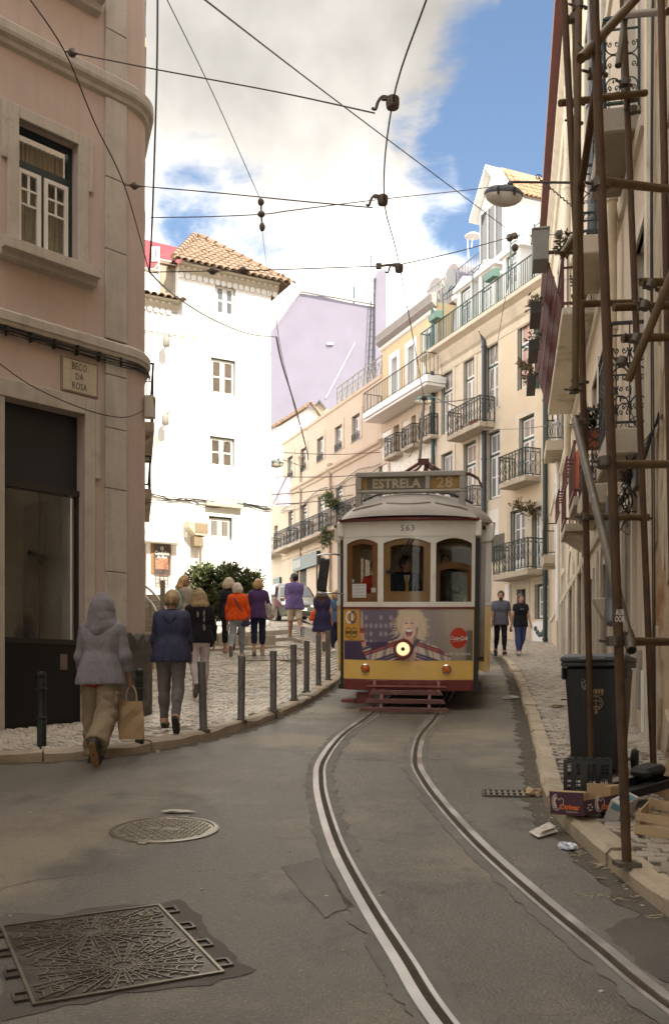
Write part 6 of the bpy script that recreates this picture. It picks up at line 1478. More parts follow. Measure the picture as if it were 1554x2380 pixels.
 cn=cpanel('route_notice',mat('notice_paper',(.62,.60,.57),.7,.03),-.86,-.635,1.72,1.93,off=-.012,t=.003,n=6)
 for i,t in enumerate(('ALTERNATIVE','ROUTE BY 28','PORTUGAL','SORRY / 24 NOV')):
  me=text_mesh(t,.036,mat('pencil',(.25,.24,.25),.7),depth=0).copy()
  for v in me.vertices:X=-.748+v.co.x*.85;v.co=(X,FY(X)+.0105,1.90-i*.05+v.co.y+.02*(-.748-X)*-1)
  obj('lettering',me,cn)
 cpanel('price_notice',mat('notice_grey',(.45,.46,.40),.7),-.555,-.485,1.80,1.87,off=-.012,t=.003,n=2);cpanel('small_sticker',mat('sticker_teal',(.30,.38,.40),.6),-.86,-.83,1.95,2.0,off=-.012,t=.003,n=1)
 b=MB();b.tube([(.385,FY(.385)-.01,2.14),(.39,FY(.39)-.035,2.11),(.38,FY(.38)-.035,2.02),(.39,FY(.39)-.008,1.99)],.008,6);b.build('grab_handle',m_twht,tram)
 for x in (-.645,.60):
  M_=Matrix.Translation((x,FY(x)-.002,.635))@Matrix.Rotation(PI/2,4,'X')
  b=MB();b.lathe([(.072,0),(.072,.03),(.060,.038),(.056,.03)],n=20,M=M_);q=b.build('indicator',m_chrome,tram,smooth=True)
  b=MB();b.lathe([(.056,.028),(.05,.045),(.03,.056),(.001,.06)],n=20,M=M_);b.build('amber_lens',mat('amber',(.62,.13,.01),.15,.1,20,coat=.5),q,smooth=True)
 M_=Matrix.Translation((-.055,FY(0)-.004,.945))@Matrix.Rotation(PI/2,4,'X')
 b=MB();b.lathe([(.152,0),(.152,.05),(.140,.075),(.115,.075),(.105,.05)],n=28,M=M_);q=b.build('headlamp',m_tred,tram,smooth=True)
 b=MB();b.lathe([(.106,.046),(.09,.06),(.05,.069),(.03,.07)],n=28,M=M_);b.build('lamp_lens',emit('lamp_lens',(1,.74,.40),.24),q,smooth=True);b=MB();b.lathe([(.032,.069),(.02,.078),(.001,.08)],n=14,M=M_);b.build('bulb_cap',m_tblk,q)
 for s in (-1,1):
  b=MB()
  for q in ((s*1.0,.66,.80),):b.box(min(s*.965,s*1.005),max(s*.965,s*1.005),.66,.80,1.58,2.86)
  b.build('corner_post',m_twht,tram);b=MB();b.box(min(s*.955,s*1.0),max(s*.955,s*1.0),.68,.80,.47,1.578);b.build('side_apron',m_tyel,tram)
  b=MB();b.box(min(s*1.0,s*1.075),max(s*1.0,s*1.075),.84,.90,.30,2.62);b.build('door_edge',m_tblk,tram)
  b=MB();b.box(min(s*.98,s*1.12),max(s*.98,s*1.12),.9,1.66,.28,.36);b.build('door_step',m_tblk,tram)
  b=MB();b.box(min(s*.99,s*1.10),max(s*.99,s*1.10),.62,1.70,2.64,2.88);b.build('side_header',m_twht,tram,bevel=.02)
 for s in (-1,1):
  b=MB();b.box(min(s*.98,s*1.255),max(s*.98,s*1.255),1.70,1.76,1.60,2.62);b.box(min(s*.96,s*1.27),max(s*.96,s*1.27),1.68,1.78,1.585,1.66);b.build('bulkhead_panel',m_twht,tram,bevel=.006)
  b=MB();b.prism([(s*.98,.58),(s*1.20,.50),(s*1.255,1.0),(s*1.26,1.584),(s*.98,1.584)],lambda p,q,t:(p,t,q),1.70,1.76);b.build('bulkhead_apron',m_tyel,tram,bevel=.006)
  b=MB();b.prism([(s*.95,2.60),(s*1.225,2.60),(s*1.29,2.66),(s*1.295,2.90),(s*.95,2.90)],lambda p,q,t:(p,t,q),1.62,1.78);b.build('corner_header',m_twht,tram,bevel=.02)
  b=MB();x0,x1=min(s*1.225,s*1.255),max(s*1.225,s*1.255)
  b.box(x0,x1,1.76,7.4,.5,1.58,0);b.box(x0,x1,1.76,7.4,1.58,1.72,1);b.box(x0,x1,1.76,7.4,2.5,2.9,1)
  for i in range(6):y=1.76+i*1.1;b.box(x0,x1,y,y+.14,1.72,2.5,1)
  b.build('saloon_side',[m_tyel,m_twht],tram)
  for i in range(5):b=MB();y=1.9+i*1.1;b.box(s*1.24-.003,s*1.24+.003,y,y+.96,1.72,2.5);b.build('pane',glass(),tram)
 b=MB();b.box(-.95,.95,.75,1.7,.60,.68,0);b.box(-1.16,1.16,1.7,8.3,.68,.76,0);b.box(-1.16,1.16,.72,8.3,2.80,2.84,1);b.box(-1.16,1.16,8.2,8.3,.7,2.8,1)
 b.build('interior_shell',[mat('tram_floor',(.09,.07,.05),.7),m_tint],tram)
 b=MB()
 for a,c in ((-1.16,-.86),(-.30,-.22),(.12,.42),(.95,1.16)):b.box(a,c,1.66,1.70,.76,2.8)
 for a,c in ((-.86,-.30),(.42,.95)):b.box(a,c,1.66,1.70,.76,1.6);b.box(a,c,1.66,1.70,2.5,2.8)
 b.box(-.22,.12,1.66,1.70,2.55,2.8);b.build('bulkhead',m_toak,tram)
 b=MB();b.box(.12,.22,1.60,1.655,.8,2.6);b.build('bulkhead_pillar',m_tint,tram)
 for a,c in ((-.86,-.30),(.42,.95)):b=MB();b.box(a,c,1.675,1.682,1.6,2.5);b.build('pane',glass(),tram)
 b=MB();b.box(-.25,.15,.62,.85,.68,1.55);b.box(-.5,-.30,.66,.80,1.5,1.62);b.tube([(-.4,.7,1.62),(-.4,.7,1.68),(-.2,.68,1.70)],.015,6);b.lathe([(.09,1.60),(.09,1.66),(.02,1.69)],(.02,.66,0),14);b.build('controller',mat('brass_black',(.05,.045,.03),.4),tram,smooth=True)
 b=MB()
 for i in range(4):
  for s in (-1,1):y=2.6+i*1.2;b.box(min(s*.35,s*1.1),max(s*.35,s*1.1),y,y+.45,1.15,1.22);b.box(min(s*.35,s*1.1),max(s*.35,s*1.1),y+.42,y+.48,1.22,1.75)
 b.build('seats',m_twood,tram)
 m_slat=mat('faded_oxblood',(.25,.125,.11),.6,.15,3,dirt_or_light=.5,dirt_or_light_col=(.36,.22,.18),dirt_or_light_scale=3)
 for i,(z,y,w) in enumerate(((.29,.26,.56),(.175,.13,.61),(.06,.0,.68))):
  b=MB();b.prism([(-w,z-.035),(w,z-.035),(w-.04,z+.035),(-w+.04,z+.035)],lambda p,q,t:(p,t+y+(q-z)*-.3,q),0,.03);b.build('fender_slat',m_slat,tram,bevel=.004)
 b=MB()
 for x in (-.36,.36):b.bar((x,.06,.03),(x,.36,.36),.04,.02);b.bar((x*1.35,.30,.28),(x*1.35,.45,.46),.04,.04)
 b.tube([(-.6,.33,.375),(.6,.33,.375)],.022,8);b.build('fender_arms',m_tred,tram)
 b=MB();b.box(-.9,.9,.75,8.0,.36,.60);b.box(-.5,.5,2.6,6,.15,.36);b.build('underframe',m_tblk,tram)
 for y in (2.9,5.4):
  for s in (-1,1):
   b=MB();b.lathe([(.001,-.05),(.33,-.05),(.35,-.04),(.33,.05),(.001,.05)],n=24,M=Matrix.Translation((s*.45,y,.33))@Matrix.Rotation(PI/2,4,'Y'));b.build('wheel',m_tblk,tram,smooth=True)
 b=MB();b.prism([(-.80,.25),(-.62,.25),(-.62,.08),(-.84,.08),(-.80,.16)],lambda p,q,t:(p,t,q),.62,.72);b.box(-1.02,-.82,.55,.72,.10,.15);b.box(-.60,-.52,.52,.6,.08,.34);b.build('side_guard',m_tred,tram,bevel=.006)
tram_body()
def tram_roof():
 b=MB();ny,nx=30,26;v=[]
 for j in range(ny+1):
  t=j/ny;y=.33+(t**1.6)*7.9;u=min(1,(y-.33)/1.75);w=1.03+.255*smoothstep(.1,1.0,u);H_=.50*(1-(1-u)**2.2)**.6
  if y>6.6:k=(y-6.6)/1.65;H_*=(1-k**2.2)**.5 if k<1 else 0
  for i in range(nx+1):
   s=-1+2*i/nx;x=w*math.sin(s*PI/2);sh=max(0,1-abs(x/w)**2.3)**.62
   yy=y+.20*(x/w)**2*(1-min(1,u*1.2));v.append((x,yy,2.89+H_*sh+.05*(1-u)*(sh)))
 n=nx+1;f=[(j*n+i,j*n+i+1,(j+1)*n+i+1,(j+1)*n+i) for j in range(ny) for i in range(nx)]
 b.add(v,f);rf=b.build('roof',m_troof,tram,smooth='full')
 cpanel('gutter',m_tred,-1.06,1.06,2.872,2.915,off=.10,t=.12,n=24,bevel=.008)
 for s in (-1,1):
  b=MB();b.box(min(s*1.245,s*1.305),max(s*1.245,s*1.305),1.72,7.6,2.86,2.92);b.build('side_gutter',m_tred,tram)
 def roofz(x,y):
  u=min(1,(y-.33)/1.75);w=1.03+.255*smoothstep(.1,1.0,u);H_=.50*(1-(1-u)**2.2)**.6;sh=max(0,1-abs(x/w)**2.3)**.62;return 2.89+H_*sh+.05*(1-u)*sh
 b=MB()
 for a,c in ((-.86,-.40),(-.33,.33),(.40,.88)):
  q=[]
  for i in range(13):
   x=a+(c-a)*i/12;m_=(a+c)/2;y=.52+.12*(x*x)-.05*(1-((x-m_)/((c-a)/2))**2)+.02;q.append((x,y+.20*(x/1.1)**2*.7,roofz(x,y)+.004))
  b.tube(q,.014,6)
 b.build('drip_moulding',m_troof,rf,smooth=True)
 yb=.98;b=MB();z0,z1=3.34,3.63
 b.box(-.86,.84,yb,yb+.16,z1-.045,z1+.035);b.box(-.86,.84,yb,yb+.16,z0,z0+.045);b.box(-.86,-.765,yb,yb+.16,z0+.045,z1-.045);b.box(.745,.84,yb,yb+.16,z0+.045,z1-.045);b.box(.225,.30,yb,yb+.16,z0+.045,z1-.045)
 b.box(-.86,-.765,yb-.002,yb+.16,2.98,z0);b.box(.745,.84,yb-.002,yb+.16,2.98,z0);b.box(.235,.29,yb+.02,yb+.12,3.2,z0)
 db=b.build('destination_box',m_troof,tram,bevel=.012)
 b=MB();b.box(-.763,.223,yb+.05,yb+.07,z0+.047,z1-.047);b.build('name_blind',mat('blind_grey',(.215,.195,.155),.6,.35,2.5),db)
 b=MB();b.box(-.763,-.68,yb+.045,yb+.0495,z0+.047,z1-.047);b.box(.303,.743,yb+.05,yb+.07,z0+.047,z1-.047);b.build('number_blind',mat('blind_gold',(.40,.24,.075),.6,.12,3),db)
 ml=mat('blind_letters',(.56,.49,.36),.6,.1,4)
 lettering('ESTRELA',.195,ml,db,(-.23,yb+.047,(z0+z1)/2-.005),depth=.001,bold=.006,spacing=1.03).scale=(.98,1,1)
 lettering('28',.235,ml,db,(.52,yb+.047,(z0+z1)/2),depth=.001,bold=.004,spacing=1.05).scale=(1.05,1,1)
 for a,c in ((-.763,.223),(.303,.743)):b=MB();b.box(a,c,yb+.012,yb+.016,z0+.047,z1-.047);b.build('pane',glass('sign_glass',(.95,.95,.93),.0),db)
 m_panto=mat('pantograph_brown',(.10,.035,.028),.5,.3,6,metal=.3,dirt_or_light=.5,dirt_or_light_col=(.38,.33,.28),dirt_or_light_scale=4)
 y0=4.0;zr=3.70;pg=MB()
 for s in (-1,1):
  pg.bar((s*.55,y0-.8,zr),(s*.55,y0+1.4,zr),.07,.05);pg.bar((s*.30,y0-.9,zr-.1),(s*.30,y0+1.5,zr+.05),.05,.03)
  pg.tube([(s*.62,y0-.3,zr+.10),(s*.30,y0-.1,zr+.34),(s*.07,y0,zr+.50)],[.036,.03,.03],8)
  pg.tube([(s*.05,y0+.1,zr+.46),(s*.55,y0+.6,zr+.12)],.02,6)
  pg.tube([(s*.05,y0,zr+.52),(s*.05,y0+.2,zr+.52)],.05,10)
 for k in range(3):pg.tube([(-.95,y0-.2+.12*k,zr+.18),(-.8,y0-.2+.12*k,zr+.27),(.85,y0-.2+.12*k,zr+.27),(1.0,y0-.2+.12*k,zr+.18),(1.08,y0-.2+.12*k,zr+.02)],.016,6)
 pg.box(-.62,.62,y0-.28,y0-.2,zr+.06,zr+.14);pg.box(-.10,.10,y0-.05,y0+.05,zr+.46,zr+.57);pg.box(-.09,.09,y0-.2,y0+.2,zr-.02,zr+.1);pg.bar((0,y0-.1,zr+.05),(.06,y0,zr+.46),.07,.05)
 for i in range(10):pg.box(-.9,-.2,y0+.4+i*.09,y0+.43+i*.09,zr+.16+i*.012,zr+.18+i*.012)
 for i in range(5):pg.bar((-.9+.17*i,y0+.4,zr+.165),(-.9+.17*i,y0+1.3,zr+.29),.02)
 pg.build('pantograph',m_panto,tram,smooth=True)
 b=MB()
 for sx in (-1,1):b.tube(catmull([(sx*.2,1.6,3.42),(sx*.6,1.5,3.36),(sx*.95,1.45,3.2)],4),.02,5)
 b.build('roof_cable',m_tblk,tram)
 Mi=tram.matrix_basis.inverted() if False else None
tram_roof()
def tram_print():
 """the advertisement: a laughing fair-haired woman in a checked jacket before a town at night, a red disc and small round emblems"""
 nx,nz=300,118;x0,x1,z0,z1=-.99,.985,.765,1.54
 gx,gz=np.meshgrid(np.linspace(x0,x1,nx+1),np.linspace(z0,z1,nz+1));img=np.zeros((nz+1,nx+1,3));u=(gx-x0)/(x1-x0);w=(gz-z0)/(z1-z0)
 A=2.55;U=u*A
 img[:]=(.105,.085,.112);t=np.clip((u-.55)*3,0,1)[...,None];img=img*(1-t)+np.array((.29,.25,.195))*t;img*=(.95+.5*w)[...,None]
 def blend(mask,col):
  nonlocal img;m=np.clip(mask,0,1)[...,None];img=img*(1-m)+np.array(col)*m
 def disc(cx,cy,rx,ry,soft=.02,rot=0):
  dx,dy=U-cx,w-cy;c,s=math.cos(rot),math.sin(rot);q=np.sqrt(((dx*c+dy*s)/rx)**2+((-dx*s+dy*c)/ry)**2);return np.clip((1-q)/soft*min(rx,ry)+.5,0,1)
 def seg(ax,ay,bx,by,r0,r1=None,soft=.012):
  r1=r0 if r1 is None else r1;px,py=U-ax,w-ay;ex,ey=bx-ax,by-ay;h=np.clip((px*ex+py*ey)/(ex*ex+ey*ey),0,1);d=np.hypot(px-ex*h,py-ey*h)-(r0+(r1-r0)*h);return np.clip(.5-d/soft,0,1)
 rr=np.random.default_rng(11)
 for i in range(6):
  for j in range(4):
   if rr.random()<.75:blend(disc(.46+.10*i,.84-.16*j,.030,.042,.03)*.75,(.36,.33,.37) if rr.random()<.7 else (.20,.17,.24))
 blend((u<.35)*(w<.36)*.8,(.045,.030,.075));blend(np.clip((u-.78)*30,0,1)*np.clip((.98-u)*40,0,1)*np.clip((w-.5)*20,0,1)*.6,(.38,.32,.25))
 blend(np.clip((u-.93)*30,0,1)*np.clip((.62-w)*20,0,1)*.7,(.04,.035,.05));blend(np.clip((u-.55)*12,0,1)*np.clip((.75-u)*12,0,1)*.5,(.30,.27,.25))
 jacket=np.maximum.reduce([seg(.98,.18,1.42,.22,.17,.16),seg(.98,.16,.60,.06,.17,.12),seg(.60,.05,.46,.22,.11,.085),seg(1.42,.22,1.78,.14,.2,.16),seg(1.78,.13,2.02,.05,.13,.11),seg(1.06,.36,1.02,.2,.12,.2),seg(1.40,.34,1.5,.2,.13,.2),seg(1.05,.0,1.6,.0,.3,.3)])
 base=np.zeros_like(img);base[:]=(.50,.45,.37)
 def put(mask,col,k=1.0):np.copyto(base,base*(1-mask[...,None]*k)+mask[...,None]*k*np.array(col))
 t_=(w+.35*np.abs(U-1.26))%.36;soft=lambda q,a0,a1:np.clip((q-a0)/.015+.5,0,1)*np.clip((a1-q)/.015+.5,0,1)
 put(soft(t_,.0,.10),(.24,.045,.04));put(soft(t_,.13,.235),(.060,.045,.095));put(soft(t_,.04,.055),(.40,.16,.13));put(soft(t_,.175,.19),(.26,.23,.26))
 f_=(U+.25*(w-.2)*np.sign(U-1.26))%.27;put(soft(f_,.0,.075),(.065,.045,.09),.6);put(soft(f_,.13,.16),(.26,.05,.045),.55)
 m=jacket[...,None];img=img*(1-m)+base*m
 blend(seg(.415,.30,.38,.50,.045,.035),(.50,.30,.21));blend(seg(.37,.40,.375,.66,.055,.04),(.22,.05,.03));blend(seg(.375,.66,.372,.95,.03,.018),(.42,.30,.25));blend(disc(.375,.52,.05,.05)*.8,(.45,.12,.08))
 for k in range(4):blend(seg(.345,.40+.035*k,.41,.41+.035*k,.014),(.55,.34,.24))
 U0=U;U=U-.09
 blend(seg(1.22,.40,1.24,.10,.085,.13),(.50,.32,.23));blend(seg(1.08,.46,1.2,.22,.05,.03),(.30,.04,.04));blend(seg(1.42,.44,1.26,.2,.05,.03),(.07,.05,.09));blend(seg(1.10,.50,1.02,.40,.035),(.50,.44,.38));blend(seg(1.42,.46,1.52,.42,.03),(.45,.40,.36))
 hair=(.52,.42,.28);hd=(.33,.25,.15)
 for cx,cy,rx,ry in ((1.25,.83,.20,.18),(1.12,.70,.12,.20),(1.42,.68,.15,.24),(1.30,.90,.19,.12),(1.08,.80,.10,.12),(1.46,.56,.10,.14),(1.13,.55,.07,.10)):blend(disc(cx,cy,rx,ry,.04),hair)
 for k in range(10):a=rr.uniform(-1,1);blend(seg(1.08-.02*k%.1,.78-.03*k,.92-.03*(k%4),.84-.045*k+.03*a,.012,.004),hair);
 for k in range(8):blend(seg(1.48,.84-.05*k,1.60+.02*(k%3),.80-.05*k+.05*math.sin(k*2),.014,.004),hair)
 for k in range(26):
  x=1.04+.018*k;blend(seg(x,.93-.4*abs(x-1.26),x+(x-1.26)*.6,.56+.1*math.sin(k*1.7),.006)*.55,hd if k%2 else (.64,.54,.39))
 blend(seg(1.37,.62,1.33,.42,.05,.03)*.8,(.26,.17,.10));blend(disc(1.23,.68,.134,.205,.02,-.12),(.62,.46,.35));blend(disc(1.25,.56,.10,.13,.02),(.60,.44,.34));blend(disc(1.19,.70,.05,.08,.05)*.5,(.70,.50,.38));blend(disc(1.31,.66,.045,.1,.06)*.5,(.48,.29,.20))
 blend(disc(1.20,.93,.19,.085,.03,-.15),hair);blend(disc(1.33,.88,.09,.13,.04),hair)
 for cx,s in ((1.175,1),(1.285,-1)):
  blend(disc(cx,.735,.034,.015,.02,.05*s)*.9,(.12,.08,.065));blend(seg(cx-.04,.79,cx+.04,.795,.010)*.6,(.36,.24,.15));0
 blend(seg(1.232,.72,1.222,.645,.014,.02)*.5,(.66,.45,.34));blend(disc(1.222,.635,.026,.013,.02)*.5,(.40,.23,.16))
 blend(disc(1.225,.545,.066,.082,.015),(.22,.055,.05));blend(disc(1.225,.588,.056,.024,.012),(.82,.78,.72));blend(disc(1.228,.492,.035,.024,.014),(.42,.13,.12))
 U=U0
 blend(disc(2.275,.44,.165,.205,.012),(.40,.030,.014));blend(disc(2.23,.56,.06,.06,.2)*.25,(.6,.12,.08))
 yel=(u<.128)*(w>.385)*1.0;blend(yel,(.50,.27,.05))
 def ringm(cx,cy,rx,ry,t):q=np.sqrt(((U-cx)/rx)**2+((w-cy)/ry)**2);return np.clip(.5+(t/2-np.abs(q-1))/.10,0,1)
 blend(ringm(.105,.845,.062,.105,.42),(.70,.68,.62));blend(ringm(.185,.845,.062,.105,.42),(.05,.04,.14));blend(ringm(.105,.845,.062,.105,.42)*(U>.145)*(w>.84),(.60,.58,.56))
 for cx in (.085,.215):blend(ringm(cx,.54,.060,.10,.16),(.035,.03,.02));blend(ringm(cx,.54,.050,.085,.08),(.08,.06,.03));blend((np.abs(U-cx)<.045)*(np.abs(w-.54)<.028)*.9,(.05,.04,.025))
 for k in range(3):blend((np.abs(U-.15)<.045)*(np.abs(w-.435+.017*k)<.004)*.8,(.06,.045,.03))
 v=np.stack([gx,FY(gx)-.0035,gz],-1).reshape(-1,3);n=nx+1;j,i=np.meshgrid(np.arange(nz),np.arange(nx),indexing='ij');a=(j*n+i).reshape(-1);fc=np.stack([a,a+1,a+n+1,a+n],-1)
 me=bpy.data.meshes.new('advertisement');me.vertices.add(len(v));me.vertices.foreach_set('co',v.reshape(-1));me.loops.add(fc.size);me.loops.foreach_set('vertex_index',fc.reshape(-1).astype(np.int32));me.polygons.add(len(fc));me.polygons.foreach_set('loop_start',np.arange(0,fc.size,4,dtype=np.int32));me.update(calc_edges=True)
 ca=me.color_attributes.new('print','FLOAT_COLOR','POINT');ca.data.foreach_set('color',np.concatenate([np.clip(img*1.25,0,1),np.ones(img.shape[:2]+(1,))],-1).reshape(-1).astype(np.float32));me.materials.append(print_mat());me.polygons.foreach_set('use_smooth',[True]*len(me.polygons));me.update()
 ad=obj('advertisement',me,tram);X=lambda U_:x0+(x1-x0)*U_/A;Z=lambda w_:z0+(z1-z0)*w_
 front_text('Coca-Cola',.085,m_ink,X(2.275),Z(.44),ad,sx=.72,shear=.35,bold=.0025)
 b=MB();q=[(X(2.16),Z(.37)),(X(2.22),Z(.385)),(X(2.30),Z(.385)),(X(2.38),Z(.40))];b.tube(catmull([(x,FY(x)-.006,z) for x,z in q],4),.003,4);b.build('script_swash',m_ink,ad)
 front_text('TASTE THE FEELING',.056,m_ink,X(2.265),Z(.125),ad,sx=.78,bold=.0014)
tram_print()
def mirror():
 b=MB();b.tube(catmull([(-1.0,.62,2.36),(-1.16,.52,2.385),(-1.36,.50,2.37),(-1.385,.50,2.30),(-1.39,.5,2.0),(-1.385,.50,1.86),(-1.36,.50,1.80),(-1.15,.52,1.79),(-.99,.62,1.775)],5),.013,8);mr=b.build('mirror_arm',m_chrome,tram,smooth=True)
 b=MB();b.box(-.075,.075,-.03,.03,-.25,.25);o=b.build('mirror',m_tblk,mr,bevel=.02,smooth=True);o.location=(-1.29,.50,2.07);o.rotation_euler=(0,R_(7),R_(12))
 b=MB();b.box(-.055,.055,-.034,-.0305,-.21,.21);b.build('mirror_face',mat('mirror_rubber',(.022,.022,.022),.25),o,bevel=.001)
 b=MB();b.box(-.02,.03,-.05,-.03,-.04,.03);b.build('mirror_clamp',m_tblk,o)
 b=MB();b.add([(-1.31,.49,2.36),(-1.22,.48,2.30),(-1.27,.49,2.28),(-1.30,.47,2.24),(-1.34,.49,2.29)],[(0,1,2),(0,2,3),(0,3,4)]);b.build('ribbon',m_wpaint,mr,fixn=False)
mirror()
m_wire=mat('copper_wire',(.045,.032,.028),.5,.1,3)
m_wireb=mat('steel_wire',(.05,.055,.09),.5,.1,3)
m_ins=mat('brown_insulator',(.10,.075,.06),.5,.2,8)
def wire(label,pts,r=.007,m=None,ins=(),name='overhead_wire',group='overhead tram and span wires'):
 """pts are (px, py, d) on the photograph's lines of sight; ins = places along it (0..1) that carry an insulator"""
 q=catmull([P(*p) for p in pts],6) if len(pts)>2 else [P(*pts[0]),P(*pts[1])]
 b=MB();b.tube(q,r,5);o=b.build(name,m or m_wire,None,smooth=True);tag(o,label,'wire',group)
 for t,s in ins:
  k=t*(len(q)-1);i=min(int(k),len(q)-2);p=q[i].lerp(q[i+1],k-i);d=(q[i+1]-q[i]).normalized()
  Mx=Matrix.Translation(p)@d.to_track_quat('Z','Y').to_matrix().to_4x4();b=MB();b.lathe([(.012,-.9*s*2),(.02,-.9*s*1.4),(s*.6,-s*.8),(s,-s*.35),(s,s*.35),(s*.6,s*.8),(.02,.9*s*1.4),(.012,.9*s*2)],n=10,M=Mx);b.build('insulator',m_ins,o,smooth=True)
 return o
cw=[(1060,-190,5.6),(990,0,6.67),(912,238,8.0),(893,465,10.0),(930,628,12.2),(985,925,19.8)]
CW=wire('contact wire curving up the street above the tram rails',cw,.0075)
for i,(px,py,d) in enumerate(((912,236,8.0),(889,463,10.0),(927,622,12.2))):
 p=P(px,py,d);b=MB();b.lathe([(.05,-.05),(.055,-.02),(.055,.03),(.03,.05)],p,10);b.bar(p+Vector((-.0,0,.03)),p+Vector((-.09,0,.03)),.03);b.tube(catmull([p+Vector((-.02,0,.03)),p+Vector((-.08,0,.045)),p+Vector((-.12,0,-.0)),p+Vector((-.14,0,-.06)),p+Vector((-.17,.0,-.05))],4),.013,6)
 if i==2:b.bar(p+Vector((-.27,0,.02)),p+Vector((0,0,.05)),.025);b.box(p.x-.29,p.x-.22,p.y-.03,p.y+.03,p.z-.01,p.z+.05)
 b.build('wire_hanger',m_ins,CW,smooth=True)
wire('long stay wire before the pink facade from top left to its rounded edge',[(60,-16,9.4),(150,118,10.3),(220,285,11.0),(288,428,11.8),(338,600,13.2),(346,632,13.5)],.008)
wire('upper span wire from the pink facade to the nearest wire hanger',[(150,118,10.3),(350,158,9.6),(640,212,8.8),(870,262,8.05)],.007,None,((.05,.045),))
wire('middle span wire from the pink corner pilaster to the second wire hanger',[(288,429,11.8),(500,447,11.2),(700,467,10.6),(866,482,10.1)],.007,None,((.06,.045),))
wire('lower span wire from the pink corner edge to the third wire hanger',[(346,632,13.5),(510,629,13.0),(620,627,12.8),(905,617,12.2)],.007,None,((.30,.05),(.52,.05)))
wire('sagging bluish wire from the pink corner across to the street lamp on the right',[(350,505,13.6),(480,503,13.2),(612,497,12.8),(680,488,12.5),(890,462,14),(1110,438,17),(1190,424,18)],.007,m_wireb)
wire('steel guy wire falling steeply from above to the triangular knot of insulators',[(385,-8,8.6),(500,228,10.4),(604,462,12.8)],.005,m_wireb)
wire('straight guy wire crossing the sky from upper left to the knot before the dormers',[(455,-18,7.5),(790,240,12),(1165,522,19.5),(1196,549,20)],.008,m_wireb,((.93,.075),))
wire('span wire from the third hanger past the dormers to the cream house',[(932,614,12.2),(1060,585,16),(1196,549,20),(1260,546,19.4),(1340,541,18.2)],.009,None,((.47,.08),(.86,.075)))
k=P(1196,575,20);b=MB();b.tube([P(1196,550,20),k],.008,5);b.ell(k,(.075,.075,.08),10,7);o=b.build('hanging_insulator',m_ins,None,smooth=True);tag(o,'round ball insulator hanging below the wire knot before the dormers','insulator')
wire('thin wire dropping from the ball insulator down the front of the yellow house',[(1196,580,20),(1165,740,24),(1140,900,28),(1128,1010,31)],.008)
kn=P(607,497,12.8);b=MB();b.ell(kn,(.05,.04,.045),8,6);b.ell(P(606,469,12.8),(.045,.04,.05),7,5);b.ell(P(609,527,12.8),(.04,.04,.06),7,5);b.tube([P(606,469,12.8),kn,P(609,527,12.8)],.012,6)
o=b.build('wire_knot',m_ins,None,smooth=True);tag(o,'knot of three dark insulators where bluish wires meet in the left sky','insulator')
wire('hair-thin wire dropping from the insulator knot to the corner of the white house',[(609,535,12.8),(622,640,18),(640,780,27)],.004)
wire('thick black cable hanging straight down beside the pink corner',[(366,-10,13.0),(364,180,13.2),(354,500,13.5),(347,632,13.8)],.014)
wire('thick cable sagging from the pink corner over to the corner of the white house',[(347,632,13.8),(410,690,17),(500,745,22),(580,776,27),(642,783,31.6)],.016)
wire('thick cable dropping from the white house corner past the lilac gable',[(642,783,31.6),(655,845,35),(675,910,40),(690,960,44),(712,1045,52),(716,1068,55)],.035)
wire('thin wire hung along the thick cable before the lilac gable',[(636,700,31),(650,800,34),(668,880,39),(695,985,45),(716,1000,52)],.012)
wire('low cable swag across the pink shop front',[(-10,838,11.6),(80,900,11.9),(200,952,12.5),(285,970,12.9),(332,955,13.1)],.007)
for i,(a,c,r) in enumerate((((640,1108,40),(905,1098,47),.02),((632,1150,38),(870,1118,46),.02),((640,1172,38),(820,1150,46),.02),((660,1052,44),(905,1050,50),.018),((1000,935,41),(1125,918,37),.02),((1120,998,36),(1300,985,27),.012))):
 wire(('faint wire across the upper windows of the beige house','second faint wire below it across the beige house','third faint wire above the iron balconies of the beige house','faint wire just under the parapet of the beige house','short wire from the green street lamp to the dark downpipe','thin wire from the yellow house balcony to the cream house')[i],[a,((a[0]+c[0])/2,(a[1]+c[1])/2+5,(a[2]+c[2])/2),c],r)
b=MB();b.tube([P(975,1068,18.6),P(985,930,19.8)],.03,6);b.ell(P(985,925,19.8),(.07,.07,.06));o=b.build('trolley_pole',mat('trolley_brown',(.12,.09,.07),.6),None,smooth=True);tag(o,'trolley pole rising from the tram roof to the contact wire','pole')
b=MB();b.tube(catmull([P(985,935,19.8),P(960,1040,19.0),P(950,1062,18.8)],4),.008,5);o=b.build('trolley_rope',m_wire,None);tag(o,'slack rope hanging beside the trolley pole','rope')
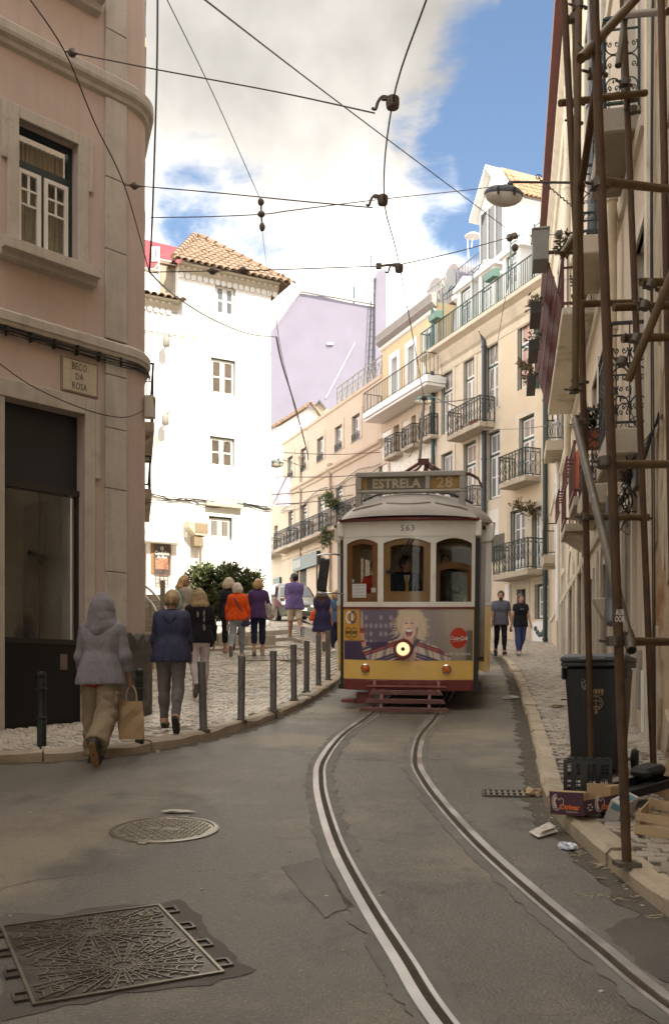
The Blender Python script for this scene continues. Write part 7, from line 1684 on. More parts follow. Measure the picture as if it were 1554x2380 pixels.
def street_lamp(name,label,p,s,arm_to,rz,m,brace=None):
 r=thing(name,label,'street lamp',p,rz);r.scale=(s,s,s)
 b=MB();v=[]
 b.ell((0,0,0),(.37,.17,.17),18,9);b.v=[(x,y,max(z,-.01)) for x,y,z in b.v];b.build('hood',m,r,smooth=True)
 b=MB();b.ell((0,0,-.012),(.355,.16,.20),18,9);b.v=[(x,y,min(z,-.012)) for x,y,z in b.v];b.build('lamp_bowl',mat('lamp_bowl',(.46,.42,.35),.25,.06,8),r,smooth=True)
 b=MB()
 for x in (-.15,.15):b.box(x-.02,x+.02,-.185,-.155,-.07,.05)
 b.build('clip',m_tblk,r);ia=(r.matrix_basis if False else (Matrix.Translation(p)@Matrix.Rotation(rz,4,'Z')@Matrix.Scale(s,4))).inverted()
 b=MB();a1=ia@Vector(arm_to);b.tube([(.12,0,.15),(.14,0,.24),a1],.022,8);b.ell((.12,0,.2),(.06,.05,.06));b.build('arm',m,r,smooth=True)
 if brace:
  A,B=ia@Vector(brace[0]),ia@Vector(brace[1]);q=[];dd=(B-A);nn=dd.orthogonal().normalized();ww=dd.normalized().cross(nn)
  for i in range(60):t=i/59;q.append(A.lerp(B,t)+(nn*math.cos(t*70)+ww*math.sin(t*70))*.012)
  b=MB();b.tube(q,.012,5);b.tube([A+(Vector((.07*math.cos(t*.5)*(1-t/16),0,.07*math.sin(t*.5)*(1-t/16)))) for t in range(14)],.01,5);b.build('brace',m,r)
m_lgrey=mat('lamp_slate',(.045,.055,.065),.5,.2,5)
LP=P(1170,452,17.6);street_lamp('street_lamp','oval street lamp on a slate arm high up in front of the cream house',LP,1.0,P(1345,424,18.0),0.12,m_lgrey,(P(1250,412,17.9),P(1338,487,18.2)))
street_lamp('street_lamp','green-hooded street lamp beside the trolley wire before the ochre house',P(983,930,41),1.0,P(1062,946,40.5),.1,mat('lamp_green',(.03,.07,.065),.5,.2,5))
street_lamp('street_lamp','small street lamp sticking out from behind the white house corner',P(641,1077,36),.8,P(700,1083,50),.2,mat('lamp_green2',(.08,.10,.085),.5,.2,5))
b=MB();p=P(861,640,96);b.tube([p,P(862,590,96)],.05,5)
for i in range(5):q=P(862,596+6*i,96);b.bar(q+Vector((-1.2+.15*i,0,.1)),q+Vector((.6,0,-.05)),.04)
o=b.build('aerial',m_wire,None);tag(o,'thin television aerial above the lilac pier','aerial')
b=MB();b.tube([P(1095,575,44),P(1098,550,44)],.03,5);b.lathe([(.35,-.04),(.37,.0),(.3,.05)],P(1098,548,44),12);b.tube([P(1088,600,44),P(1086,555,44)],.03,5);o=b.build('dish_aerial',m_wpaint,None);tag(o,'pale dish and mast on the roof terrace of the yellow house','aerial')
def snet(f,org,h):
 """surface of f = 0 on a grid (dual net)"""
 nx,ny,nz=f.shape;s=f<0
 C=[(0,0,0),(1,0,0),(0,1,0),(1,1,0),(0,0,1),(1,0,1),(0,1,1),(1,1,1)]
 sl=lambda c:(slice(c[0],nx-1+c[0]),slice(c[1],ny-1+c[1]),slice(c[2],nz-1+c[2]))
 cnt=sum(s[sl(c)].astype(np.int8) for c in C);act=(cnt>0)&(cnt<8);ids=np.full(act.shape,-1,np.int64);idx=np.argwhere(act);ids[act]=np.arange(len(idx))
 if len(idx)==0:return np.zeros((0,3)),np.zeros((0,4),int)
 acc=np.zeros((len(idx),3));n=np.zeros(len(idx))
 vals=[f[sl(c)][act] for c in C]
 for a in range(8):
  for b in range(a+1,8):
   if sum(abs(C[a][k]-C[b][k]) for k in range(3))!=1:continue
   va,vb=vals[a],vals[b];m=(va<0)!=(vb<0);t=np.where(m,va/np.where(np.abs(va-vb)<1e-12,1,va-vb),0)
   A,B=np.array(C[a],float),np.array(C[b],float);acc+=np.where(m[:,None],A+(B-A)*t[:,None],0);n+=m
 v=(idx+acc/n[:,None])*h+org;F=[]
 for ax in range(3):
  o1,o2=[(1,2),(2,0),(0,1)][ax];sa=[slice(None)]*3;sb=[slice(None)]*3;sa[ax]=slice(0,-1);sb[ax]=slice(1,None)
  e=s[tuple(sa)]!=s[tuple(sb)];fl=s[tuple(sa)];q=np.argwhere(e);q=q[(q[:,o1]>0)&(q[:,o2]>0)&(q[:,o1]<[nx,ny,nz][o1]-1)&(q[:,o2]<[nx,ny,nz][o2]-1)]
  if len(q)==0:continue
  d1=np.zeros(3,int);d1[o1]=1;d2=np.zeros(3,int);d2[o2]=1
  g=lambda p:ids[p[:,0],p[:,1],p[:,2]]
  quad=np.stack([g(q),g(q-d1),g(q-d1-d2),g(q-d2)],-1);inv=~fl[q[:,0],q[:,1],q[:,2]];quad[inv]=quad[inv][:,::-1]
  F.append(quad[:,::-1])
 return v,np.concatenate(F)
def smin(a,b,k):h=np.clip(.5+.5*(b-a)/k,0,1);return b*(1-h)+a*h-k*h*(1-h)
class Skin:
 """collects rounded cones and ellipsoids; every primitive melts into the rest over k metres"""
 def __init__(s,k=.03):s.p=[];s.k=k;s.cut=[];s.wob=0;s.strand=None
 def cone(s,a,b,ra,rb=None,k=None):s.p.append(('c',np.array(a,float),np.array(b,float),ra,ra if rb is None else rb,s.k if k is None else k));return s
 def ell(s,c,r,R=None,k=None):s.p.append(('e',np.array(c,float),np.array(r,float),np.eye(3) if R is None else np.array(R),0,s.k if k is None else k));return s
 def clip(s,n,d):s.cut.append((np.array(n,float),d));return s
 def mesh(s,h,minz=None):
  lo=np.full(3,1e9);hi=-lo
  for q in s.p:
   if q[0]=='c':r=max(q[3],q[4]);l,u=np.minimum(q[1],q[2])-r,np.maximum(q[1],q[2])+r
   else :r=max(q[2]);l,u=q[1]-r,q[1]+r
   lo=np.minimum(lo,l);hi=np.maximum(hi,u)
  lo-=3*h;hi+=3*h;n=np.ceil((hi-lo)/h).astype(int)+1
  ax=[lo[i]+h*np.arange(n[i]) for i in range(3)];G=np.stack(np.meshgrid(*ax,indexing='ij'),-1).astype(np.float32)
  f=np.full(tuple(n),10.0,np.float32)
  for q in s.p:
   r=(max(q[3],q[4]) if q[0]=='c' else max(q[2]))+q[5]*2+.05
   l,u=(np.minimum(q[1],q[2])-r,np.maximum(q[1],q[2])+r) if q[0]=='c' else (q[1]-r,q[1]+r)
   i0=np.maximum(0,np.floor((l-lo)/h).astype(int));i1=np.minimum(n,np.ceil((u-lo)/h).astype(int)+1)
   S_=tuple(slice(a,b) for a,b in zip(i0,i1));g=G[S_]
   if q[0]=='c':
    ba=(q[2]-q[1]).astype(np.float32);pa=g-q[1].astype(np.float32);t=np.clip((pa@ba)/max(1e-9,float(ba@ba)),0,1);d=np.linalg.norm(pa-t[...,None]*ba,axis=-1)-(q[3]+(q[4]-q[3])*t)
   else :
    p=(g-q[1].astype(np.float32))@q[3].astype(np.float32);k0=np.linalg.norm(p/q[2].astype(np.float32),axis=-1);k1=np.linalg.norm(p/(q[2]**2).astype(np.float32),axis=-1);d=k0*(k0-1)/np.maximum(k1,1e-6)
   f[S_]=smin(f[S_],d.astype(np.float32),max(1e-4,q[5]))
  if s.wob:
   x,y,z=G[...,0],G[...,1],G[...,2]
   w1=15*z+8*x+2.2*np.sin(9*x+6*z)+1.5*np.sin(13*y+4*z);w2=21*z-17*x+9*y+1.8*np.sin(8*z+5*x)
   f+=s.wob*((1-2*np.abs(np.sin(w1)))*.55+(1-2*np.abs(np.sin(w2)))*.45+np.sin(37*x+19*y+9*z)*.15)
  if s.strand and len(s.strand)==4:
   x,y,z=G[...,0]-s.strand[0],G[...,1]-s.strand[1],G[...,2];a=np.arctan2(x,y);f+=s.strand[2]*np.clip((s.strand[3]-z)/.5,0,1)*(np.sin(9*a+1.6*np.sin(4*z)+.8*np.sin(7*a))+.5*np.sin(17*a+2*z))
  elif s.strand:
   x,y,z=G[...,0]-s.strand[0],G[...,1]-s.strand[1],G[...,2];a=np.arctan2(x,y);f+=s.strand[2]*(np.sin(23*a+14*z+2*np.sin(9*z))*.6+np.sin(41*a-9*z)*.4)
  for nrm,d in s.cut:f=np.maximum(f,(G@nrm.astype(np.float32))-d)
  return snet(f,lo,h)
def skin_obj(name,parts,m,parent,h):
 V_,F_=[],[];o=0
 for sk,hh in parts:
  v,f=sk.mesh(hh or h)
  if len(v)==0:continue
  V_.append(v);F_.append(f+o);o+=len(v)
 v=np.concatenate(V_);f=np.concatenate(F_)
 me=bpy.data.meshes.new(name);me.vertices.add(len(v));me.vertices.foreach_set('co',v.reshape(-1).astype(np.float32));me.loops.add(f.size);me.loops.foreach_set('vertex_index',f.reshape(-1).astype(np.int32));me.polygons.add(len(f));me.polygons.foreach_set('loop_start',np.arange(0,f.size,4,dtype=np.int32));me.update(calc_edges=True);me.validate()
 me.polygons.foreach_set('use_smooth',[True]*len(me.polygons));me.materials.append(m);return obj(name,me,parent)
def rot(axis,a):return np.array(Matrix.Rotation(a,3,axis))
def cloth(name,c,**k):return mat(name,c,k.pop('rough',.9),k.pop('var',.10),k.pop('scale',9),bump=k.pop('bump',.55),bscale=k.pop('bscale',24),spec=.25,**k)
m_skin=mat('skin',(.42,.235,.165),.55,.06,12,spec=.35);m_skin2=mat('tanned_skin',(.33,.175,.115),.55,.06,12,spec=.35)
def hand(sk_list,wrist,d,side,fwd,s=1.0,curl=.6,tight=False):
 """palm, four bent fingers of different length and a thumb from the side of the palm; d = pointing direction, fwd = thumb side"""
 d=np.array(d)/np.linalg.norm(d);f=np.array(fwd)-d*np.dot(fwd,d);f/=np.linalg.norm(f);n=np.cross(d,f)*side
 w=np.array(wrist);S_=Skin(.012*s);pc=w+d*.045*s
 S_.cone(w-d*.02*s,w+d*.01*s,.024*s,.025*s);
 for k in (-1,0,1):S_.cone(w+d*.02*s+f*.012*k*s,w+d*.078*s+f*.021*k*s,.015*s,.0125*s,.012*s)
 c=curl
 for i,(o,L) in enumerate(((.030,.070),(.010,.080),(-.010,.074),(-.029,.058))):
  p=w+d*.085*s+f*o*s;a=c*.5
  for j,fr in enumerate((.45,.32,.26)):
   dd=d*math.cos(a)+n*math.sin(a);q=p+dd*L*fr*s;S_.cone(p,q,(.0092-.0012*j)*s,(.0085-.0012*j)*s,.004*s);p=q;a+=c*(1.3 if tight else .75)
 p=w+d*.028*s+f*.026*s;t1=p+(d*.6+f*.62+n*.35)*.036*s;t2=t1+(d*.85+f*.1+n*.45)*.032*s;S_.cone(p,t1,.0125*s,.010*s,.008*s);S_.cone(t1,t2,.010*s,.008*s,.004*s)
 sk_list.append((S_,.0046*s+.0006));return w+d*.085*s+n*.02*s
def person(label,loc,H=1.7,rz=0,pose=None,build=1.0,fem=False,vox=.013,top=None,bottom=None,shoes=None,hair=None,skin=None,head=(0,0),extra=None,face=False,group='pedestrians walking up the street',simple_hands=False,sunk=None,hands=(.6,.6)):
 """local space: z up, +y is where the person walks, x to the right. All lengths are fractions of the height"""
 P_=dict(lean=.03,lhip=.0,lknee=.05,rhip=.0,rknee=.05,lfoot=0,rfoot=0,larm=(.08,.12,.25),rarm=(.08,.12,.25),twist=0)
 P_.update(pose or {});skin=skin or m_skin;root=thing('person',label,'person',loc,rz,group)
 h=H;sh_w=(.102 if not fem else .089)*h*(.9+.1*build);hip_w=.052*h
 pelvis=np.array((0,0,.53*h));lean=P_['lean'];upv=np.array((0,math.sin(lean),math.cos(lean)))
 chest=pelvis+upv*.20*h;neck=pelvis+upv*.315*h;J={}
 for s,n in ((-1,'l'),(1,'r')):
  hip=pelvis+np.array((s*hip_w,0,-.005*h));a=P_[n+'hip'];k=P_[n+'knee'];kn=hip+np.array((s*.004*h,math.sin(a),-math.cos(a)))*.245*h;an=kn+np.array((0,math.sin(a-k),-math.cos(a-k)))*.24*h
  fa=P_[n+'foot']+(a-k)*1.0;toe=an+np.array((s*.015*h,math.cos(fa),math.sin(fa)))*.095*h+np.array((0,math.sin(fa),-math.cos(fa)))*.028*h;heel=an+np.array((0,-math.cos(fa),-math.sin(fa)))*.022*h+np.array((0,math.sin(fa),-math.cos(fa)))*.028*h
  J[n]=[hip,kn,an,toe,heel]
  tw=P_['twist']*s;sho=pelvis+upv*.285*h+np.array((s*sh_w,tw*.1*h,0));sw,sp,el=P_[n+'arm']
  ud=np.array((s*math.sin(sp),math.sin(sw),-math.cos(sw)*math.cos(sp)));ud/=np.linalg.norm(ud);elb=sho+ud*.172*h
  fd=np.array((s*math.sin(sp)*.5,math.sin(sw+el),-math.cos(sw+el)));fd/=np.linalg.norm(fd);wr=elb+fd*.145*h;J[n+'a']=[sho,elb,wr,fd]
 minz=min(min(J[n][3][2],J[n][4][2]) for n in 'lr')-.014*h;off=np.array((0,0,-minz+(sunk or 0)))
 for n in J:J[n]=[q+off if i<(5 if len(n)==1 else 3) else q for i,q in enumerate(J[n])]
 pelvis,chest,neck=pelvis+off,chest+off,neck+off
 B=build
 bd=Skin(.035*h)
 bd.cone(pelvis+(-.04*h,0,0),pelvis+(.04*h,0,0),.062*h*B);bd.cone(pelvis+upv*.09*h+np.array((-.028*h,0,0)),pelvis+upv*.09*h+np.array((.028*h,0,0)),.056*h*B);bd.cone(chest+(-.045*h,0,0),chest+(.045*h,0,0),.062*h*B)
 bd.cone(J['la'][0],J['ra'][0],.034*h)
 for n in 'lr':
  j=J[n];bd.cone(j[0],j[1],.05*h*B,.032*h);bd.cone(j[1],j[2],.031*h,.02*h);bd.cone(j[1]+(j[2]-j[1])*.28+np.array((0,-.008*h,0)),j[1]+(j[2]-j[1])*.4+np.array((0,-.008*h,0)),.032*h,.027*h);bd.cone(j[2],j[3],.019*h,.014*h);bd.cone(j[2],j[4],.019*h,.017*h)
  a=J[n+'a'];bd.cone(a[0],a[1],.029*h*B,.023*h);bd.cone(a[1],a[2],.023*h,.0145*h)
 hd=Skin(.02*h);yaw,pit=head;Rh=rot('Z',yaw)@rot('X',pit);hc=neck+upv*.012*h+np.array((0,.012*h,0))
 T=lambda x,y,z:hc+Rh@(np.array((x,y,z))*h)
 hd.cone(neck-upv*.03*h,T(0,.0,.03),.031*h,.029*h);hd.ell(T(0,-.004,.095),np.array((.044,.056,.058))*h,Rh);hd.ell(T(0,.016,.062),np.array((.036,.040,.048))*h,Rh);hd.cone(T(0,.040,.032),T(0,.034,.034),.017*h,.018*h)
 hd.cone(T(0,.052,.083),T(0,.066,.063),.006*h,.009*h,.008*h);hd.cone(T(-.014,.048,.082),T(.014,.048,.082),.010*h,.010*h,.01*h)
 for s in (-1,1):hd.ell(T(s*.045,-.004,.074),np.array((.007,.014,.020))*h,Rh,.006*h);hd.ell(T(s*.018,.046,.062),np.array((.012,.010,.012))*h,Rh,.012*h)
 hd.cone(T(-.012,.054,.044),T(.012,.054,.044),.006*h,.006*h,.006*h)
 parts=[(bd,vox*1.25),(hd,vox*.62 if not face else .0065)]
 ends={}
 for s,n in ((-1,'l'),(1,'r')):
  a=J[n+'a']
  if simple_hands:
   q=Skin(.01*h);q.cone(a[2],a[2]+a[3]*.05*h,.014*h,.018*h);q.cone(a[2]+a[3]*.05*h,a[2]+a[3]*.09*h,.015*h,.009*h);parts.append((q,vox*.7));ends[n]=a[2]+a[3]*.08*h
  else :ends[n]=hand(parts,a[2],a[3],-s,(0.0,1,.25),h/1.75,hands[0 if n=='l' else 1])
 skin_obj('body',parts,skin,root,vox)
 R=dict(root=root,J=J,pelvis=pelvis,chest=chest,neck=neck,T=T,Rh=Rh,h=h,ends=ends,up=upv,hc=hc)
 if face:
  b=MB()
  for s in (-1,1):
   b.ell(T(s*.018,.0505,.0845),(.0055*h,.0035*h,.0032*h),8,5,M=Matrix(Rh));b.bar(T(s*.009,.057,.097),T(s*.029,.052,.097),.004*h,.003*h)
  b.build('eyes',mat('eye_dark',(.035,.022,.016),.3),root);b=MB();b.ell(T(0,.0585,.0445),(.012*h,.004*h,.0035*h),8,5,M=Matrix(Rh));b.build('lips',mat('lips',(.32,.12,.10),.5),root)
 def torso(r0,sleeve,hem,m,name='jacket',flare=0,loose=0.0,hoodie=None,wob=.0034,collar=0,puff=1.0):
  t=Skin(.045*h);t.wob=wob;t.strand=(pelvis[0],pelvis[1]-.02*h,.0055,chest[2]+.08*h);L=loose*h
  t.cone(J['la'][0]+np.array((.012*h,0,0)),J['ra'][0]-np.array((.012*h,0,0)),(.034*h+r0*.7),None);t.cone(chest+(-.048*h,0,0),chest+(.048*h,0,0),.066*h*B+r0);t.cone(chest+upv*.06*h+np.array((-.06*h,-.004*h,0)),chest+upv*.06*h+np.array((.06*h,-.004*h,0)),.052*h*B+r0)
  w=pelvis+upv*.09*h;t.cone(w+np.array((-.034*h,0,0)),w+np.array((.034*h,0,0)),.060*h*B+r0+L)
  hz=hem*h+off[2];hb=np.array((pelvis[0],pelvis[1]-.002*h,hz));rh=.066*h*B+r0+L+flare*h
  t.cone(pelvis+np.array((-.042*h,0,.02*h)),pelvis+np.array((.042*h,0,.02*h)),.066*h*B+r0+L)
  if hem<.42:
   for s in (-1,1):t.cone(pelvis+np.array((s*.038*h,0,0)),hb+np.array((s*.045*h,0,0)),.066*h*B+r0,rh)
  if hem<.52:t.cone(hb+np.array((-.05*h,0,0)),hb+np.array((.05*h,0,0)),rh)
  t.clip((0,0,-1),-hz);
  if collar:t.cone(neck-upv*.02*h,neck+upv*.018*h,.038*h,.036*h,.02*h)
  else :t.cone(neck-upv*.045*h,neck-upv*.02*h,.05*h,.036*h,.03*h)
  ps=[(t,vox)]
  for n in 'lr':
   a=J[n+'a'];q=Skin(.02*h);q.wob=wob*1.2;sl=sleeve
   q.cone(a[0]-np.array((0,0,.0)),a[0]+(a[1]-a[0])*min(1,sl/.5),.034*h*B+r0*.9,(.029*h*B+r0*.8)*puff)
   if sl>.5:
    t2=(sl-.5)/.5;e=a[1]+(a[2]-a[1])*t2;q.cone(a[1],e,(.029*h*B+r0*.8)*puff,.021*h+r0*.7)
    if puff>1.02:q.cone(e-(a[2]-a[1])*.10,e,.024*h+r0*.9,.023*h+r0*.7)
    ax=(a[2]-a[1])/np.linalg.norm(a[2]-a[1]);q.clip(ax,float(ax@e)+.004)
   else :
    ax=(a[1]-a[0])/np.linalg.norm(a[1]-a[0]);e=a[0]+(a[1]-a[0])*(sl/.5);q.clip(ax,float(ax@e)+.004)
   ps.append((q,vox))
  if hoodie=='up':
   q=Skin(.03*h);q.wob=.003;q.ell(T(0,-.012,.095),np.array((.070,.082,.084))*h,Rh);q.cone(T(0,-.03,.15),T(0,-.045,.165),.032*h,.02*h);q.cone(T(0,.02,.03),T(0,-.03,.02),.06*h,.064*h);q.cone(neck-upv*.03*h+np.array((0,-.03*h,0)),T(0,-.035,.08),.066*h,.06*h);q.cone(neck+np.array((-.062*h,-.022*h,-.022*h)),neck+np.array((.062*h,-.022*h,-.022*h)),.044*h);q.cone(neck+np.array((-.04*h,-.015*h,.0)),T(-.012,-.01,.09),.052*h,.056*h);q.cone(neck+np.array((.04*h,-.015*h,.0)),T(.012,-.01,.09),.052*h,.056*h);n_=Rh@np.array((0,1,.15));q.clip(n_,float(n_@T(0,.052,.08)));ps.append((q,vox*.8))
  if hoodie=='down':
   q=Skin(.02*h);q.wob=.003;c=neck-upv*.012*h
   for i in range(9):a_=PI*(1.0+i/8);q.ell(c+np.array((.058*h*math.cos(a_),.052*h*math.sin(a_)-.004*h,-.004*h+.006*h*math.sin(a_))),np.array((.026,.026,.030))*h)
   q.cone(c+np.array((-.025*h,-.062*h,-.03*h)),c+np.array((.025*h,-.062*h,-.03*h)),.034*h);q.cone(c+np.array((0,-.065*h,-.055*h)),c+np.array((0,-.06*h,-.06*h)),.034*h,.026*h);ps.append((q,vox*.8))
  return skin_obj(name,ps,m,root,vox)
 def legs(r0,length,m,name='trousers',flare=0,wob=.0042,waist=.59):
  t=Skin(.03*h);t.wob=wob;t.cone(pelvis+(-.040*h,0,0),pelvis+(.040*h,0,0),.067*h*B+r0*.6);t.cone(pelvis+np.array((-.03*h,0,.05*h)),pelvis+np.array((.03*h,0,.05*h)),.060*h*B+r0*.5);t.cone(pelvis+np.array((-.034*h,-.022*h,-.02*h)),pelvis+np.array((.034*h,-.022*h,-.02*h)),.050*h*B+r0*.5);t.clip((0,0,1),waist*h+off[2]);ps=[(t,vox)]
  for n in 'lr':
   j=J[n];q=Skin(.025*h);q.wob=wob*1.3;s_=-1 if n=='l' else 1;q.cone(pelvis+np.array((s_*.038*h,0,0)),j[0],.055*h*B,.055*h*B);up_=min(1,length/.5);q.cone(j[0],j[0]+(j[1]-j[0])*up_,.053*h*B+r0,.035*h+r0+flare*h*.4)
   e,ax=j[0]+(j[1]-j[0])*up_,(j[1]-j[0])
   if length>.5:
    t2=(length-.5)/.5;e=j[1]+(j[2]-j[1])*t2;ax=j[2]-j[1];q.cone(j[1],e,.035*h+r0+flare*h*.4,(.034-.012*t2)*h+r0+flare*h);q.cone(j[1]+ax*.25+np.array((0,-.006*h,0)),j[1]+ax*min(t2,.4)+np.array((0,-.006*h,0)),.034*h+r0*.9,.031*h+r0*.9)
   ax=ax/np.linalg.norm(ax);q.clip(ax,float(ax@e)+.012*h);ps.append((q,vox))
  return skin_obj(name,ps,m,root,vox)
 def feet(m,name='shoe',r0=.006,sole=None,low=False):
  for n in 'lr':
   j=J[n];q=Skin(.02*h);q.cone(j[4],j[3],.021*h+r0,.018*h+r0);q.cone(j[4]+(j[3]-j[4])*.55,j[3],.024*h+r0,.019*h+r0)
   if not low:q.cone(j[2],j[4],.021*h+r0,.021*h+r0);q.cone(j[2],j[4]+(j[3]-j[4])*.5,.02*h+r0,.016*h+r0)
   o=skin_obj(name,[(q,vox*.8)],m,root,vox)
   d=(j[3]-j[4])/np.linalg.norm(j[3]-j[4]);nn=np.array((0,-d[2],d[1]));nn=nn/np.linalg.norm(nn);w=Skin(.01*h);b0=-nn*(.020*h+r0);w.cone(j[4]+b0,j[3]+b0,.021*h,.021*h);w.cone(j[4]+(j[3]-j[4])*.6+b0,j[3]+b0,.026*h,.021*h);w.clip(nn,float(nn@(j[4]+b0))+.004);w.clip(-nn,float(-nn@(j[4]+b0))+.012)
   skin_obj('sole',[(w,vox*.8)],sole or m,o,vox)
 def hair_(kind,m):
  q=Skin(.02*h);q.wob=.003;q.strand=(hc[0],hc[1],.0042);front=Rh@np.array((0,1,-.25));
  if kind!='none':q.ell(T(0,-.010,.103),np.array((.050,.061,.060))*h*1.06,Rh);q.clip(front,float(front@T(0,.036,.105)))
  if kind=='short':q.ell(T(0,-.03,.075),np.array((.045,.036,.045))*h,Rh)
  if kind=='crop':q.ell(T(0,-.022,.085),np.array((.046,.043,.05))*h,Rh)
  if kind in ('bob','fluffy'):
   k=1.25 if kind=='fluffy' else 1.0
   for i in range(7):a_=PI*(1.02+i/6*.96);q.ell(T(.050*math.cos(a_)*k,-.006+.046*math.sin(a_)*k,.062+.01*math.sin(i*2.1)),np.array((.023,.023,.042))*h*k,Rh)
   if kind=='fluffy':q.ell(T(0,-.012,.125),np.array((.060,.066,.05))*h,Rh)
  if kind=='long':
   for i in range(9):
    a_=PI*(.98+i/8*1.04);p0=T(.048*math.cos(a_),-.012+.048*math.sin(a_),.09);p1=T(.066*math.cos(a_),-.02+.052*math.sin(a_),-.01);p2=T(.060*math.cos(a_),-.03+.045*math.sin(a_),-.06-.03*math.sin(i*1.9)**2);q.cone(p0,p1,.022*h,.022*h);q.cone(p1,p2,.022*h,.010*h)
  if kind=='verylong':
   for i in range(11):
    a_=PI*(.96+i/10*1.08);p0=T(.048*math.cos(a_),-.012+.048*math.sin(a_),.09);p1=T(.075*math.cos(a_),-.03+.050*math.sin(a_),.0);p2=T(.070*math.cos(a_),-.045+.040*math.sin(a_),-.12-.03*math.sin(i*2.3)**2);q.cone(p0,p1,.022*h,.024*h);q.cone(p1,p2,.024*h,.012*h)
  if kind=='tail':
   q.ell(T(0,-.055,.085),np.array((.034,.026,.030))*h,Rh);q.cone(T(0,-.066,.09),T(0,-.078,.05),.018*h,.012*h)
   for s in (-1,1):q.ell(T(s*.036,-.02,.07),np.array((.016,.034,.032))*h,Rh)
  if kind=='bun':q.ell(T(0,-.05,.14),np.array((.026,.024,.024))*h,Rh)
  return skin_obj('hair',[(q,vox*.62)],m,root,vox)
 R.update(torso=torso,legs=legs,feet=feet,hair=hair_);return R
WALK_R=dict(rhip=-.30,rknee=.75,rfoot=-.35,lhip=.10,lknee=.05,larm=(-.12,.14,.25),rarm=(.18,.14,.35))
WALK_L=dict(lhip=-.30,lknee=.75,lfoot=-.35,rhip=.10,rknee=.05,rarm=(-.12,.14,.25),larm=(.18,.14,.35))
def stand(px,d,kerb=True):
 x=(px-CXP)/FL*d;return (x,d,ground_z(x,d)+(KH if kerb else 0)+.004)
def strap_bag(R,pts,w,m,name='bag_strap'):
 b=MB();q=catmull(pts,5);b.tube(q,w,6);return b.build(name,m,R['root'],smooth=True)
blond=mat('ash_blond_hair',(.38,.27,.145),.55,.25,22,bump=.3,bscale=90);white_h=mat('silver_hair',(.58,.54,.46),.55,.16,22,bump=.3,bscale=90);brown=mat('brown_hair',(.055,.030,.018),.5,.3,25,bump=.3,bscale=90);black_h=mat('black_hair',(.012,.010,.009),.4,.2,25,bump=.2,bscale=90);gold=mat('honey_hair',(.46,.30,.14),.5,.25,22,bump=.3,bscale=90)
sole_d=mat('dark_sole',(.02,.018,.016),.8);sole_w=mat('pale_sole',(.50,.47,.43),.8);sole_g=mat('grey_sole',(.16,.15,.14),.8)
